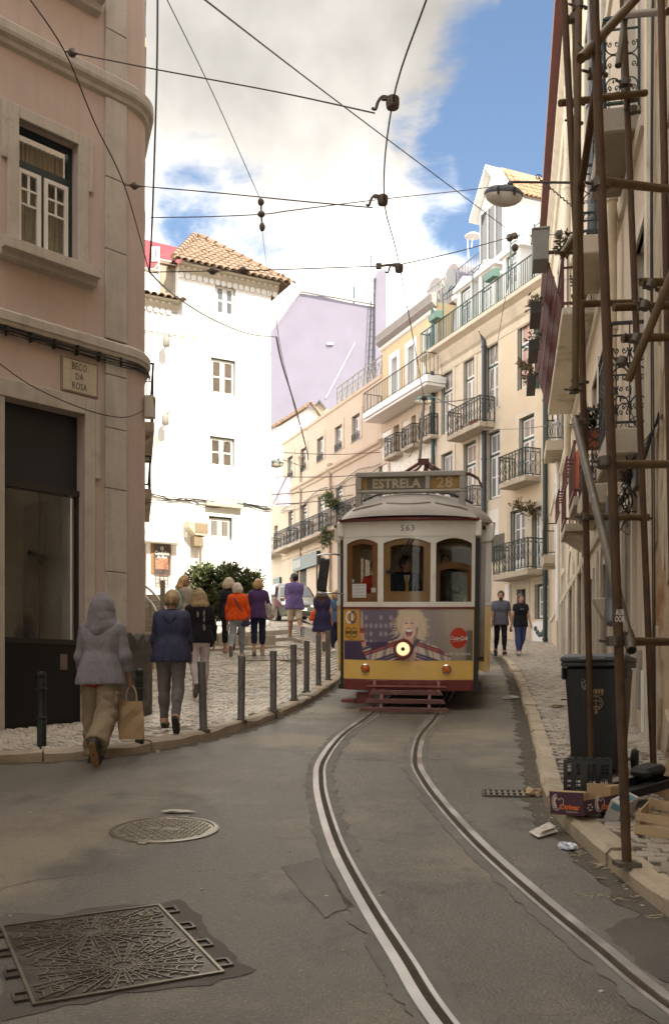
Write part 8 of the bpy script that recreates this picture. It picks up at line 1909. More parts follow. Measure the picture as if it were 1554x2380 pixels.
def people():
 R=person('man in a lilac grey hooded top with the hood up carrying a paper bag',stand(234,10.12,False),1.70,-.12,dict(WALK_R,rhip=-.20,rknee=.62,rarm=(.02,.22,.30),larm=(.05,.18,.35),lean=.08),1.02,vox=.0115,skin=m_skin2,hands=(.7,1.0))
 R['torso'](.017,.82,.475,cloth('lilac_grey_fleece',(.225,.215,.24)),'hooded_top',flare=.012,loose=.012,hoodie='up',wob=.0022,puff=1.12)
 h=R['h'];q=Skin(.03*h);q.cone(R['pelvis']+np.array((-.045*h,-.005,0)),R['pelvis']+np.array((.045*h,-.005,0)),.094*h);z=R['pelvis'][2];q.clip((0,0,-1),-(z-.078*h));q.clip((0,0,1),z-.02*h);skin_obj('shirt_tail',[(q,.0115)],cloth('rust_shirt',(.34,.055,.02)),R['root'],.0115)
 R['legs'](.030,.97,cloth('khaki_cotton',(.24,.19,.125)),'trousers',flare=.026,wob=.0065)
 j=R['J']['r'];b=MB();p=j[0]+(j[1]-j[0])*.45;b.box(-.012,.03,-.075,.075,-.10,.02,M=Matrix.Translation(p+np.array((.105,-.01,0))));b.box(-.004,.036,-.08,.08,-.02,.03,M=Matrix.Translation(p+np.array((.106,-.01,0))));b.build('cargo_pocket',cloth('khaki_cotton',(.24,.19,.125)),R['root'],bevel=.01)
 R['feet'](mat('dark_shoe',(.03,.024,.02),.6),'shoe',.010,mat('ochre_sole',(.20,.11,.04),.8))
 e=R['ends']['r'];Mw=Matrix.Translation(stand(234,10.12,False))@Matrix.Rotation(-.12,4,'Z');tp=Mw@Vector(e)
 bag=thing('paper_bag','tan paper carrier bag hanging from the hooded man\'s right hand','bag',(tp.x+.02,tp.y,tp.z-.55),.25);kraft=mat('kraft_paper',(.44,.31,.17),.75,.12,5,bump=.25,bscale=14)
 b=MB();w,d_,hh=.125,.06,.40
 v=[];
 for zz,k,t in ((0,.98,0),(.05,1.0,.0),(.2,1.02,.012),(.3,.98,-.008),(hh,.93,0)):v+=[(-w*k,-d_*k-t,zz),(0,-d_*k+.012+t,zz),(w*k,-d_*k-t,zz),(w*k+t,0,zz),(w*k,d_*k,zz),(0,d_*k-.01,zz),(-w*k,d_*k,zz),(-w*k-t,0,zz)]
 b.add(v,[(i*8+k,i*8+(k+1)%8,i*8+8+(k+1)%8,i*8+8+k) for i in range(4) for k in range(8)]+[tuple(range(8))[::-1]]);b.build('body',kraft,bag)
 b=MB();
 for yy in (-d_*.9,d_*.9):b.tube(catmull([(-.055,yy,hh-.03),(-.045,yy*.7,hh+.09),(-.01,yy*.1,hh+.16),(.02,yy*.1,hh+.16),(.05,yy*.7,hh+.09),(.06,yy,hh-.03)],5),.008,5)
 b.build('handle',kraft,bag,smooth=True)
 b=MB();
 for k in range(3):b.tube([(w*1.0+.004,.035*math.cos(t*.45)*(1-.22*k)+.0,.10+.075*math.sin(t*.45)*(1-.22*k)) for t in range(15)],.004,4)
 b.build('printed_crest',mat('brown_print',(.10,.06,.03),.7),bag)
 R=person('woman with pinned-up fair hair in a navy hooded jacket and grey trousers',stand(398,11.6),1.60,-.02,dict(WALK_R,rhip=-.08,rknee=.36,rfoot=-.45,lhip=.03,lean=.05,larm=(.10,.16,.38),rarm=(.20,.12,.5)),1.10,True,vox=.0115,head=(.1,-.12),hands=(.9,.7))
 R['torso'](.020,.86,.475,cloth('navy_softshell',(.040,.045,.085),rough=.7),'jacket',flare=.006,loose=.006,hoodie='down',wob=.0028)
 R['legs'](.011,.95,cloth('mauve_grey_twill',(.155,.135,.135)),'trousers',wob=.004);R['feet'](mat('sandal_black',(.03,.028,.026),.6),'sandal',.003,mat('sandal_sole',(.035,.028,.02),.8),low=True)
 j=R['J']
 for n in 'lr':
  b=MB();a,c=j[n][2],j[n][3];m_=a+(c-a)*.5;b.tube([m_+np.array((-.045,0,-.01)),m_+np.array((-.02,.01,.028)),m_+np.array((.02,.01,.028)),m_+np.array((.045,0,-.01))],.012,5);b.tube([a+np.array((.036*math.cos(t*.63),.04*math.sin(t*.63),.01)) for t in range(11)],.013,5);b.build('sandal_strap',mat('tan_strap',(.24,.15,.06),.7),R['root'],smooth=True)
 R['hair']('tail',blond);b=MB();T=R['T'];b.tube([T(.052*math.cos(t*.33),-.012+.02*math.sin(t*.33)+.012,.10+.05*math.sin(t*.33)) for t in range(-1,11)],.006,5);b.build('sunglasses_band',mat('tortoise',(.05,.03,.02),.3),R['root']);b=MB();a=R['J']['la'];b.tube([a[2]-a[3]*.03+np.array((.026*math.cos(t*.7),.026*math.sin(t*.7),0)) for t in range(10)],.005,5);b.build('bracelet',m_chrome,R['root'])
 R=person('blonde woman in a black hooded top with pale feather print and white trousers',stand(463,15.9),1.70,.25,dict(WALK_L,lhip=-.16,lknee=.5,rarm=(.12,.24,.18),larm=(.1,.16,.5)),1.05,True,vox=.0125,head=(.15,-.1),hands=(.6,.6))
 R['torso'](.022,.96,.49,cloth('black_fleece',(.016,.015,.020)),'hooded_top',flare=.008,loose=.006,hoodie='down');R['legs'](.006,.93,cloth('white_denim',(.56,.50,.52)),'trousers');R['feet'](mat('white_trainer',(.55,.53,.50),.6),'trainer',.006,sole_g);R['hair']('long',blond)
 h=R['h'];c=R['chest']
 for cx,cz,s_,rr in ((-.055,.05,1,1),(.075,.07,-1,1.2),(.075,-.03,-1,.9),(.045,-.16,1,1.2)):
  b=MB()
  for k in range(9):a_=-1.2+k*.3;x,z=cx+.0*k,cz;y=-.066*h*1.05-.024-.030*(1-min(1,abs(cx)/.14)**2);b.bar((x,c[1]+y+.004,c[2]+z+.02*k*.3),(x+s_*.035*rr*math.cos(a_),c[1]+y+.012,c[2]+z+.05*rr*math.sin(a_)),.005,.006)
  b.build('feather_print',cloth('pale_print',(.34,.31,.26)),R['root'])
 b=MB();p=R['J']['r'][0];b.box(-.03,.03,-.05,.05,-.10,.06,M=Matrix.Translation(p+np.array((.10,0,-.02))));b.build('black_pouch',m_tblk,R['root'],bevel=.01)
 R=person('young blonde woman in sunglasses looking back, mint drawstring bag on her back',stand(425,22.2),1.78,-.55,dict(WALK_R,larm=(.25,.1,.9)),1.0,True,vox=.014,head=(-1.15,-.12),face=True,simple_hands=True)
 R['torso'](.02,.95,.49,cloth('pale_grey_fleece',(.42,.38,.34)),'hooded_top',hoodie='down');R['legs'](.01,.95,cloth('light_grey_jersey',(.30,.28,.27)),'trousers');R['feet'](m_wpaint,'trainer');R['hair']('verylong',gold);T=R['T']
 b=MB()
 for s in (-1,1):b.ell(T(s*.020,.060,.086),(.017*R['h'],.006*R['h'],.013*R['h']),10,6,M=Matrix(R['Rh']));b.bar(T(s*.036,.056,.090),T(s*.050,.0,.088),.005)
 b.bar(T(-.01,.062,.09),T(.01,.062,.09),.006);b.build('sunglasses',m_tblk,R['root'])
 q=Skin(.03);c=R['chest'];q.ell(c+np.array((-.05,-.20,-.06)),np.array((.155,.10,.20)));q.ell(c+np.array((-.05,-.22,-.16)),np.array((.17,.10,.13)));q.cone(c+np.array((-.05,-.16,.10)),c+np.array((-.05,-.15,.16)),.06,.04);q.wob=.008;skin_obj('drawstring_bag',[(q,.014)],cloth('mint_nylon',(.30,.50,.42),rough=.5),R['root'],.014);strap_bag(R,[c+np.array((-.05,-.16,.15)),c+np.array((.09,-.05,.2)),c+np.array((.16,.06,.05)),c+np.array((.10,-.14,-.18))],.01,cloth('mint_cord',(.4,.42,.34)))
 R=person('grey-haired woman in a black jumper walking behind the orange jacket',stand(532,22.6),1.70,.1,dict(WALK_R,rhip=-.2,rknee=.75),1.08,True,vox=.014,simple_hands=True,head=(0,-.1))
 R['torso'](.016,.97,.46,cloth('black_jumper',(.018,.019,.024)),'jumper',flare=.01);R['legs'](.006,.78,cloth('black_crop',(.02,.022,.032)),'trousers');R['feet'](mat('coral_trainer',(.48,.17,.14),.6),'trainer',.006,mat('brown_sole',(.12,.05,.035),.8));R['hair']('fluffy',mat('grey_blond_hair',(.50,.42,.31),.55,.22,22,bump=.3,bscale=90))
 b=MB();n_=R['neck'];b.tube([n_+np.array((.05*math.cos(t*.63),.05*math.sin(t*.63)-.005,-.005)) for t in range(11)],.022,6);b.build('scarf',cloth('blue_scarf',(.10,.17,.25)),R['root'],smooth=True)
 b=MB();p=R['chest']+np.array((0,-.10,-.17));b.box(-.13,.13,-.05,.03,-.05,.05,M=Matrix.Translation(p));b.build('belt_bag',cloth('speckled_black',(.05,.05,.055),var=.6,scale=60),R['root'],bevel=.02)
 R=person('white-haired woman in a bright orange jacket and pale jeans with a navy shoulder bag',stand(552,21.7),1.63,-.05,dict(WALK_L,lhip=-.22,lknee=.6,larm=(.02,.24,.22),rarm=(.0,.24,.2)),1.10,True,vox=.0135,hands=(.9,.6))
 R['torso'](.020,.97,.50,cloth('orange_fleece',(.68,.085,.012)),'jacket',flare=.008,loose=.008,collar=1);R['legs'](.006,.96,cloth('faded_denim',(.25,.28,.315),var=.25,scale=3),'jeans');R['feet'](mat('beige_trainer',(.42,.37,.31),.7),'trainer',.007,sole_g);R['hair']('bob',white_h)
 h=R['h'];z=R['pelvis'][2];q=Skin(.03*h);q.cone(R['pelvis']+np.array((-.045*h,0,0)),R['pelvis']+np.array((.045*h,0,0)),.084*h);q.clip((0,0,-1),-(z-.045*h));q.clip((0,0,1),z-.0*h);skin_obj('pink_hem',[(q,.012)],cloth('pink_knit',(.62,.28,.24)),R['root'],.012)
 c=R['chest'];strap_bag(R,[c+np.array((-.10,-.06,.155)),c+np.array((-.04,-.145,.08)),c+np.array((.08,-.145,-.12)),c+np.array((.17,-.11,-.28))],.013,cloth('navy_web',(.06,.06,.11)))
 q=Skin(.02);q.ell(c+np.array((.20,-.08,-.40)),np.array((.085,.06,.12)));q.cone(c+np.array((.13,-.08,-.47)),c+np.array((.26,-.08,-.45)),.045);skin_obj('shoulder_bag',[(q,.012)],cloth('navy_nylon',(.05,.048,.095),rough=.6),R['root'],.012)
 e=R['ends']['l'];b=MB();b.lathe([(.001,-.16),(.032,-.16),(.034,-.1),(.030,-.06),(.033,0),(.014,.035),(.014,.055),(.001,.056)],e,12);b.build('water_bottle',mat('bottle_plastic',(.52,.53,.52),.1,.2,20,spec=.9),R['root'],smooth=True)
 R=person('fair-haired woman in a plum blouse and navy cropped trousers with tote bag',stand(600,22.0),1.66,.03,dict(WALK_L,lhip=-.05,lknee=.16,lfoot=-.2,larm=(.1,.18,.5),rarm=(.12,.28,.55)),1.08,True,vox=.0135,simple_hands=True)
 R['torso'](.020,.96,.475,cloth('plum_cotton',(.070,.035,.115)),'blouse',flare=.012,loose=.01,collar=1);R['legs'](.009,.80,cloth('navy_crop',(.022,.024,.060)),'trousers');R['feet'](mat('silver_trainer',(.42,.39,.35),.5),'trainer',.004,sole_w,low=True);R['hair']('bob',gold)
 c=R['chest'];q=Skin(.03);q.ell(c+np.array((.23,-.09,-.26)),np.array((.095,.06,.17)));q.ell(c+np.array((.24,-.09,-.36)),np.array((.115,.06,.11)));q.wob=.006;skin_obj('tote_bag',[(q,.013)],cloth('patterned_canvas',(.36,.32,.28),var=.45,scale=26),R['root'],.013);strap_bag(R,[c+np.array((.17,-.13,-.14)),c+np.array((.155,-.06,.10)),c+np.array((.15,.0,.145)),c+np.array((.19,.03,.02)),c+np.array((.25,-.04,-.16))],.012,cloth('canvas_strap',(.40,.36,.30)))
 R=person('man in a violet short-sleeved shirt and cream shorts glancing to the left',stand(684,26.3),1.76,.30,dict(rhip=-.28,rknee=.62,rfoot=-.3,lhip=.14,lknee=.06,larm=(.35,.04,1.15),rarm=(.3,.04,1.0),lean=.02),1.08,vox=.014,skin=m_skin2,head=(.85,-.05),face=True,simple_hands=True)
 R['torso'](.020,.40,.46,cloth('violet_cotton',(.15,.105,.27)),'shirt',flare=.012,loose=.012,collar=1);R['legs'](.022,.46,cloth('cream_cotton',(.56,.47,.36)),'shorts',flare=.006);R['feet'](mat('navy_trainer',(.03,.035,.09),.6),'trainer',.006,sole_w);R['hair']('crop',black_h);T=R['T']
 b=MB()
 for s in (-1,1):b.ell(T(s*.020,.058,.086),(.015*1.76,.005*1.76,.010*1.76),8,5,M=Matrix(R['Rh']));b.bar(T(s*.034,.054,.088),T(s*.048,.0,.086),.005)
 b.build('spectacles',m_tblk,R['root']);e=R['ends']['l'];b=MB();b.box(-.05,.05,-.02,.02,-.035,.035,M=Matrix.Translation(e+np.array((0,.04,0))));b.build('camera',m_tblk,R['root'],bevel=.006)
 R=person('dark curly-haired woman in a sleeveless navy dress with an orange shoulder bag',stand(748,25.0),1.68,-.1,dict(WALK_R,rhip=-.2,rknee=.7,larm=(-.05,.16,.2),rarm=(.05,.22,.15)),1.12,True,vox=.014,simple_hands=True)
 R['torso'](.014,.02,.33,cloth('navy_dress',(.035,.029,.080)),'dress',flare=.014);R['feet'](mat('flat_shoe',(.12,.11,.12),.7),'shoe',.004,sole_g,low=True);R['hair']('verylong',brown)
 c=R['chest'];q=Skin(.03);q.ell(c+np.array((-.20,-.06,-.26)),np.array((.10,.07,.13)));q.cone(c+np.array((-.28,-.06,-.34)),c+np.array((-.12,-.06,-.32)),.06);q.wob=.006;skin_obj('orange_bag',[(q,.013)],cloth('orange_leather',(.62,.085,.02),rough=.5),R['root'],.013);strap_bag(R,[c+np.array((-.15,-.10,-.16)),c+np.array((-.145,-.05,.06)),c+np.array((-.14,.0,.13)),c+np.array((-.20,.0,-.15))],.011,cloth('orange_strap',(.58,.10,.04)))
 R=person('dark-haired man in a grey-blue tee shirt and black jeans walking down the right pavement',stand(1163,27.6),1.78,PI-.05,dict(WALK_R,rhip=-.22,rknee=.5,larm=(.1,.2,.5),rarm=(.12,.16,.2)),1.05,vox=.0145,skin=m_skin2,head=(-.1,0),face=True,simple_hands=True)
 R['torso'](.014,.36,.47,cloth('slate_tee',(.115,.115,.150)),'tee_shirt',flare=.004);R['legs'](.006,.97,cloth('black_denim',(.016,.016,.018)),'jeans');R['feet'](mat('black_trainer',(.02,.02,.024),.6),'trainer',.006,sole_w);R['hair']('crop',black_h);q=Skin(.012);T=R['T'];q.ell(T(0,.030,.034),np.array((.036,.034,.030))*1.78,R['Rh']);q.clip(-(R['Rh']@np.array((0,.5,-1))),float(-(R['Rh']@np.array((0,.5,-1)))@T(0,.05,.040)));skin_obj('beard',[(q,.011)],black_h,R['root'],.011);a=R['J']['ra'];b=MB();b.tube([a[2]-a[3]*.02,a[2]],.031,10);b.build('wristwatch',m_tblk,R['root'])
 R=person('woman in a black tee shirt and blue jeans coming down the right pavement',stand(1209,27.4),1.68,PI+.12,dict(WALK_L,lhip=-.2,lknee=.5,rarm=(-.05,.28,.1),larm=(.1,.24,.3)),1.06,True,vox=.0145,face=True,simple_hands=True)
 R['torso'](.012,.24,.47,cloth('black_tee',(.014,.014,.018)),'tee_shirt');R['legs'](.009,.97,cloth('blue_denim',(.060,.075,.19),var=.25,scale=4),'jeans');R['feet'](mat('pale_trainer',(.55,.50,.46),.6),'trainer',.006,sole_w);R['hair']('bun',brown);b=MB();b.box(-.035,.035,-.006,.006,-.07,.07,M=Matrix.Translation(R['ends']['r']));b.build('phone',m_tblk,R['root']);c=R['chest'];lettering('HELLO',.035,m_wpaint,R['root'],(0,c[1]+.066*1.68*1.06+.014,c[2]+.05),(PI/2,0,PI),depth=.001)
 M_=(Matrix.Translation(TO)@tram.rotation_euler.to_matrix().to_4x4())
 def ride(label,x,y,z,H,rz,top,hair,mh,head=(0,0),pose=None,tie=False,bt=(.03,.03,.045)):
  p=M_@Vector((x,y,z));R=person(label,p,H,rz,pose or dict(larm=(.3,.1,.9),rarm=(.3,.12,.9)),1.05,vox=.014,face=True,simple_hands=True,head=head,group='people riding in the tram',skin=m_skin2);R['torso'](.016,.97,.47,top,'jacket');R['legs'](.008,.97,cloth('uniform_grey',bt),'trousers');R['feet'](m_tblk,'shoe');R['hair'](hair,mh)
  if tie:c=R['chest'];b=MB();b.prism([(-.05,.16),(.05,.16),(0,-.06)],lambda a,k,t:(a,c[1]+t,c[2]+k),.128,.136);b.build('shirt_front',mat('shirt_white',(.60,.58,.55),.7),R['root']);b=MB();b.prism([(-.018,.14),(.018,.14),(.026,-.10),(0,-.14),(-.026,-.10)],lambda a,k,t:(a,c[1]+t,c[2]+k),.1365,.141);b.build('tie',mat('mustard_tie',(.42,.24,.03),.6),R['root'])
  return R
 ride('tram driver in a dark blazer and mustard tie behind the middle front window',-.07,1.0,.68,1.66,PI+.12,cloth('navy_blazer',(.022,.026,.045)),'crop',black_h,(.75,0),tie=True)
 ride('passenger in red standing behind the left front window of the tram',-.56,1.35,.68,1.62,PI-.5,cloth('red_anorak',(.42,.035,.02)),'short',brown,(.4,0),dict(larm=(.6,.1,1.4),rarm=(.5,.1,1.3)))
 ride('dark-clothed passenger seen through the lowered right front window of the tram',.50,1.75+.5,.76,1.66,PI,cloth('black_coat',(.02,.02,.022)),'short',black_h)
 R=person('blonde woman in spectacles and denim half hidden behind the tram mirror',stand(779,27.0),1.70,PI+.3,dict(WALK_L),1.0,True,vox=.015,face=True,simple_hands=True);R['torso'](.014,.9,.48,cloth('mid_denim',(.08,.13,.24)),'jacket');R['legs'](.006,.95,cloth('navy_crop',(.022,.024,.06)),'trousers');R['feet'](m_wpaint,'trainer');R['hair']('long',gold)
people()
m_leaf=mat('citrus_leaf',(.11,.145,.055),.42,.35,3,island=.5,spec=.5);m_leafd=mat('dry_leaf',(.16,.12,.05),.7,.3,5,island=.4);m_bark=mat('bark',(.085,.06,.04),.9,.3,8,bump=.5)
def leaf_cloud(name,blobs,n,size,m,parent,rr,droop=.2,twig=True):
 v,f=[],[];tot=sum(b[3] for b in blobs)
 tw=MB()
 for (cx,cy,cz,w,rx,ry,rz) in blobs:
  for _ in range(int(n*w/tot/6)):
   while True:
    p=Vector((rr.uniform(-1,1),rr.uniform(-1,1),rr.uniform(-1,1)))
    if .12<p.length<1 and rr.random()<.25+.75*p.length:break
   o=Vector((cx+p.x*rx,cy+p.y*ry,cz+p.z*rz));d=Vector((p.x,p.y,p.z+.35)).normalized()
   if twig and rr.random()<.5:tw.tube([o-d*size*2.2,o+d*size*.6],size*.05,3,cap=False)
   for k in range(6):
    q=o-d*size*.28*k+Vector((rr.uniform(-1,1),rr.uniform(-1,1),rr.uniform(-1,1)))*size*.25
    a=(d*.7+Vector((rr.uniform(-1,1),rr.uniform(-1,1),rr.uniform(-.8,.7-droop)))*.9).normalized();s_=a.cross(Vector((rr.uniform(-1,1),rr.uniform(-1,1),rr.uniform(-1,1)))).normalized();L=size*rr.uniform(.75,1.25);W_=L*.21;nn=a.cross(s_)
    b=len(v);v+=[q,q+a*L*.45+s_*W_+nn*.05*L,q+a*L,q+a*L*.45-s_*W_+nn*.05*L,q+a*L*.5-nn*.03*L];f+=[(b,b+1,b+4),(b+1,b+2,b+4),(b+2,b+3,b+4),(b+3,b,b+4)]
 me=bpy.data.meshes.new(name);me.from_pydata([tuple(x) for x in v],[],f);me.materials.append(m);me.update();o=obj(name,me,parent)
 return o,tw
def tree(px,d,label,blobs,n,seed,H0,base_h=0):
 x=(px-CXP)/FL*d;z=ground_z(x,d)+KH+base_h;r=thing('orange_tree',label,'tree',(x,d,z),0,'clipped trees before the white house');rr=random.Random(seed)
 o,tw=leaf_cloud('crown',blobs,n,.125,m_leaf,r,rr)
 b=MB();b.tube([(0,0,-.1),(.02,0,H0*.5),(-.02,.02,H0),(.05,0,H0+.5)],[.075,.06,.05,.03],8)
 for cx,cy,cz,*_ in blobs:b.tube([(-.02,.02,H0-.05),(cx*.5,cy*.5,(H0+cz)/2+.05),(cx,cy,cz)],[.035,.025,.012],6)
 t=b.build('trunk',m_bark,r,smooth=True);tw.build('twigs',m_bark,o)
tree(492,24.6,'larger dark glossy-leaved tree standing behind the blonde women',[(0,0,1.35,1.2,.62,.55,.50),(-.25,0,1.62,.7,.40,.4,.38),(.30,.1,1.60,.6,.32,.35,.36),(-.05,-.1,.95,.8,.50,.45,.36),(.15,0,.75,.4,.35,.3,.28)],4600,3,.55,.12)
tree(556,25.0,'looser glossy-leaved tree with spiky shoots behind the orange jacket',[(-.1,0,1.35,1.0,.45,.42,.48),(.28,0,1.45,.7,.36,.3,.36),(-.30,.05,1.0,.6,.36,.35,.34),(.1,0,.9,.5,.4,.35,.3),(-.15,0,1.75,.2,.22,.2,.18)],3200,8,.55,.12)
def planter():
 r=thing('planter_wall','low weathered stone planter round the feet of the two trees','planter',(-2.72,24.7,ground_z(-2.72,24.7)+KH),.12)
 for i in range(6):
  x=-.95+i*.36;b=MB();b.box(x,x+.35,-.5,-.3,-.15,.20+random.uniform(-.01,.01));b.build('stone',m_stepstone,r,bevel=.015)
 for i in range(2):b=MB();x=-.95 if i==0 else 1.07;b.box(x,x+.14,-.29,.6,-.15,.2);b.build('stone',m_stepstone,r,bevel=.015)
 b=MB();b.box(-.8,1.06,-.3,.6,-.1,.14);b.build('soil',mat('soil',(.06,.04,.025),.95,.3,8,bump=.5),r)
planter()
def balcony_plant(label,p,blobs,n,size,m,seed,pot=None,rz=0):
 r=thing('balcony_plant',label,'plant',p,rz);rr=random.Random(seed);o,tw=leaf_cloud('foliage',blobs,n,size,m,r,rr)
 b=MB();
 for cx,cy,cz,*_ in blobs:b.tube([(cx*.2,cy*.2,0),(cx*.7,cy*.7,cz*.6),(cx,cy,cz)],[.02,.015,.008],5)
 for q,a in zip(tw.f,tw.m):pass
 if tw.v:b.add(tw.v,tw.f)
 b.build('stems',m_bark,r,smooth=False)
 if pot:bb=MB();(bb.lathe([(.10,-.22),(.14,.0),(.15,0),(.15,.03),(.13,.03)],n=12) if pot=='pot' else bb.box(-.42,.42,-.10,.10,-.20,.02));bb.build('pot' if pot=='pot' else 'trough',mat('terracotta',(.40,.13,.06),.8) if pot=='pot' else mat('dark_trough',(.04,.03,.025),.6),r)
def facp(F_,px,py,off):O=F_.O+F_.n*off;k=(px-CXP)/FL;s=(k*O.y-O.x)/(F_.u.x-k*F_.u.y);d=O.y+s*F_.u.y;return P(px,py,d)
balcony_plant('leafy oleander with pink flowers leaning from the beige balcony behind the tram',facp(be,783,1195,.55),[(0,0,.5,1,.5,.4,.5),(-.5,0,.9,.6,.35,.3,.4)],420,.22,m_leaf,4)
balcony_plant('bushy plant spilling over the beige balcony beside the tram roof',facp(be,757,1255,.8),[(0,0,.2,1,.4,.4,.7)],380,.18,m_leaf,5)
balcony_plant('dry drooping creeper hanging on the yellow house near the lower balcony',facp(ye,1232,1185,.3),[(0,0,.0,1,.45,.25,.35),(-.5,0,.25,.5,.3,.2,.25),(.6,0,.35,.6,.3,.2,.4)],330,.16,m_leafd,6)
balcony_plant('dry grassy plant in the window with the pink blind',facp(ye,1222,862,.1),[(0,0,.25,1,.45,.1,.25)],260,.16,m_leafd,7)
X_=lambda d,off:cr.O+cr.u*sd(d)+cr.n*off
for i,(d,off,z,lab,kind) in enumerate(((17.55,.90,9.85,'grey box planter at the near end of the oxblood balcony',0),(19.0,.95,9.3,'small dark planter with flowers on the oxblood balcony',1),(20.6,.95,9.15,'middle trough with trailing plants on the oxblood balcony',1),(22.4,.95,9.0,'farther trough with trailing plants on the oxblood balcony',1))):
 p=X_(d,off+.1);p.z=z
 if kind==0:
  r=thing('box_planter',lab,'planter',p,math.atan2(cr.u.y,cr.u.x));b=MB();b.box(-.30,.30,-.14,.14,-.32,.22);b.box(-.32,.32,-.16,.16,.22,.26);b.build('body',mat('planter_grey',(.22,.215,.19),.7),r,bevel=.01)
 else :balcony_plant(lab,p,[(0,0,.15,1,.35,.2,.22)],170,.10,m_leafd if i%2 else m_leaf,20+i,'trough',math.atan2(cr.u.y,cr.u.x))
balcony_plant('green plant tumbling over the top of the oxblood railing',tuple(X_(17.2,.45))[:2]+(9.75,),[(0,0,.0,1,.45,.3,.25)],260,.12,mat('dusty_leaf',(.09,.10,.05),.6,.3,5,island=.4),31)
balcony_plant('round terracotta pot plant in the near corner of the oxblood balcony',tuple(X_(17.7,.3))[:2]+(9.0,),[(0,0,.25,1,.2,.2,.2)],120,.12,m_leaf,32,'pot')
balcony_plant('dark shaggy plant in a pot on the lower stone balcony',tuple(X_(14.6,.3))[:2]+(5.65,),[(0,0,.12,1,.25,.2,.3)],260,.12,mat('shaggy_dark',(.03,.018,.012),.8),33,'pot')
o=thing('hung_cloth','orange cloth hung over the smaller oxblood balcony','cloth',tuple(X_(16.95,.38))[:2]+(5.9,),math.atan2(cr.u.y,cr.u.x));b=MB();v=[]
for i in range(9):
 for j in range(5):v.append((-.9+.22*i,.03*math.sin(i*1.6),-.6+.18*j))
b.add(v,[(i*5+j,i*5+5+j,i*5+6+j,i*5+1+j) for i in range(8) for j in range(4)]);b.build('sheet',mat('orange_cloth',(.62,.13,.03),.85,.15,5),o,smooth=True,fixn=False)
o=thing('hung_cloth','pale lilac washing hung beside the small street lamp far left','cloth',P(648,1135,50));b=MB();v=[]
for i in range(7):
 for j in range(4):v.append((-.3+.15*i,.05*math.sin(i*1.7),-.9+.5*j))
b.add(v,[(i*4+j,i*4+4+j,i*4+5+j,i*4+1+j) for i in range(6) for j in range(3)]);b.build('sheet',mat('lilac_cloth',(.52,.48,.56),.85),o,smooth=True,fixn=False)
def handrail():
 m=mat('steel_rail',(.36,.34,.31),.4,.1,5,metal=.7);d=20.5;r=thing('handrail','curved grey metal handrail climbing the steps beside the pink corner','handrail',P(378,1510,d));o=Vector(r.location);q=lambda px,py,dd=d:P(px,py,dd)-o
 b=MB();b.tube([q(378,1520),q(378,1350)],.055,10);b.build('post',m,r,smooth=True)
 b=MB();b.tube(catmull([q(318,1352,22.5),q(345,1368,21.8),q(372,1397,20.9),q(386,1420,20.2),q(384,1424,20.2),q(366,1424,20.2),q(352,1402,21),q(330,1380,21.9),q(318,1372,22.3)],6),.028,8);b.build('rail',m,r,smooth=True);b=MB();b.tube([q(349,1390,21.4),q(351,1495,21.4)],.03,8);b.build('post',m,r,smooth=True)
handrail()
m_pglass=mat('car_glass',(.02,.024,.028),.05,.1,3,spec=.9);m_tyre=mat('tyre',(.012,.012,.012),.7);m_alloy=mat('alloy',(.42,.41,.39),.3,.1,8,metal=.9)
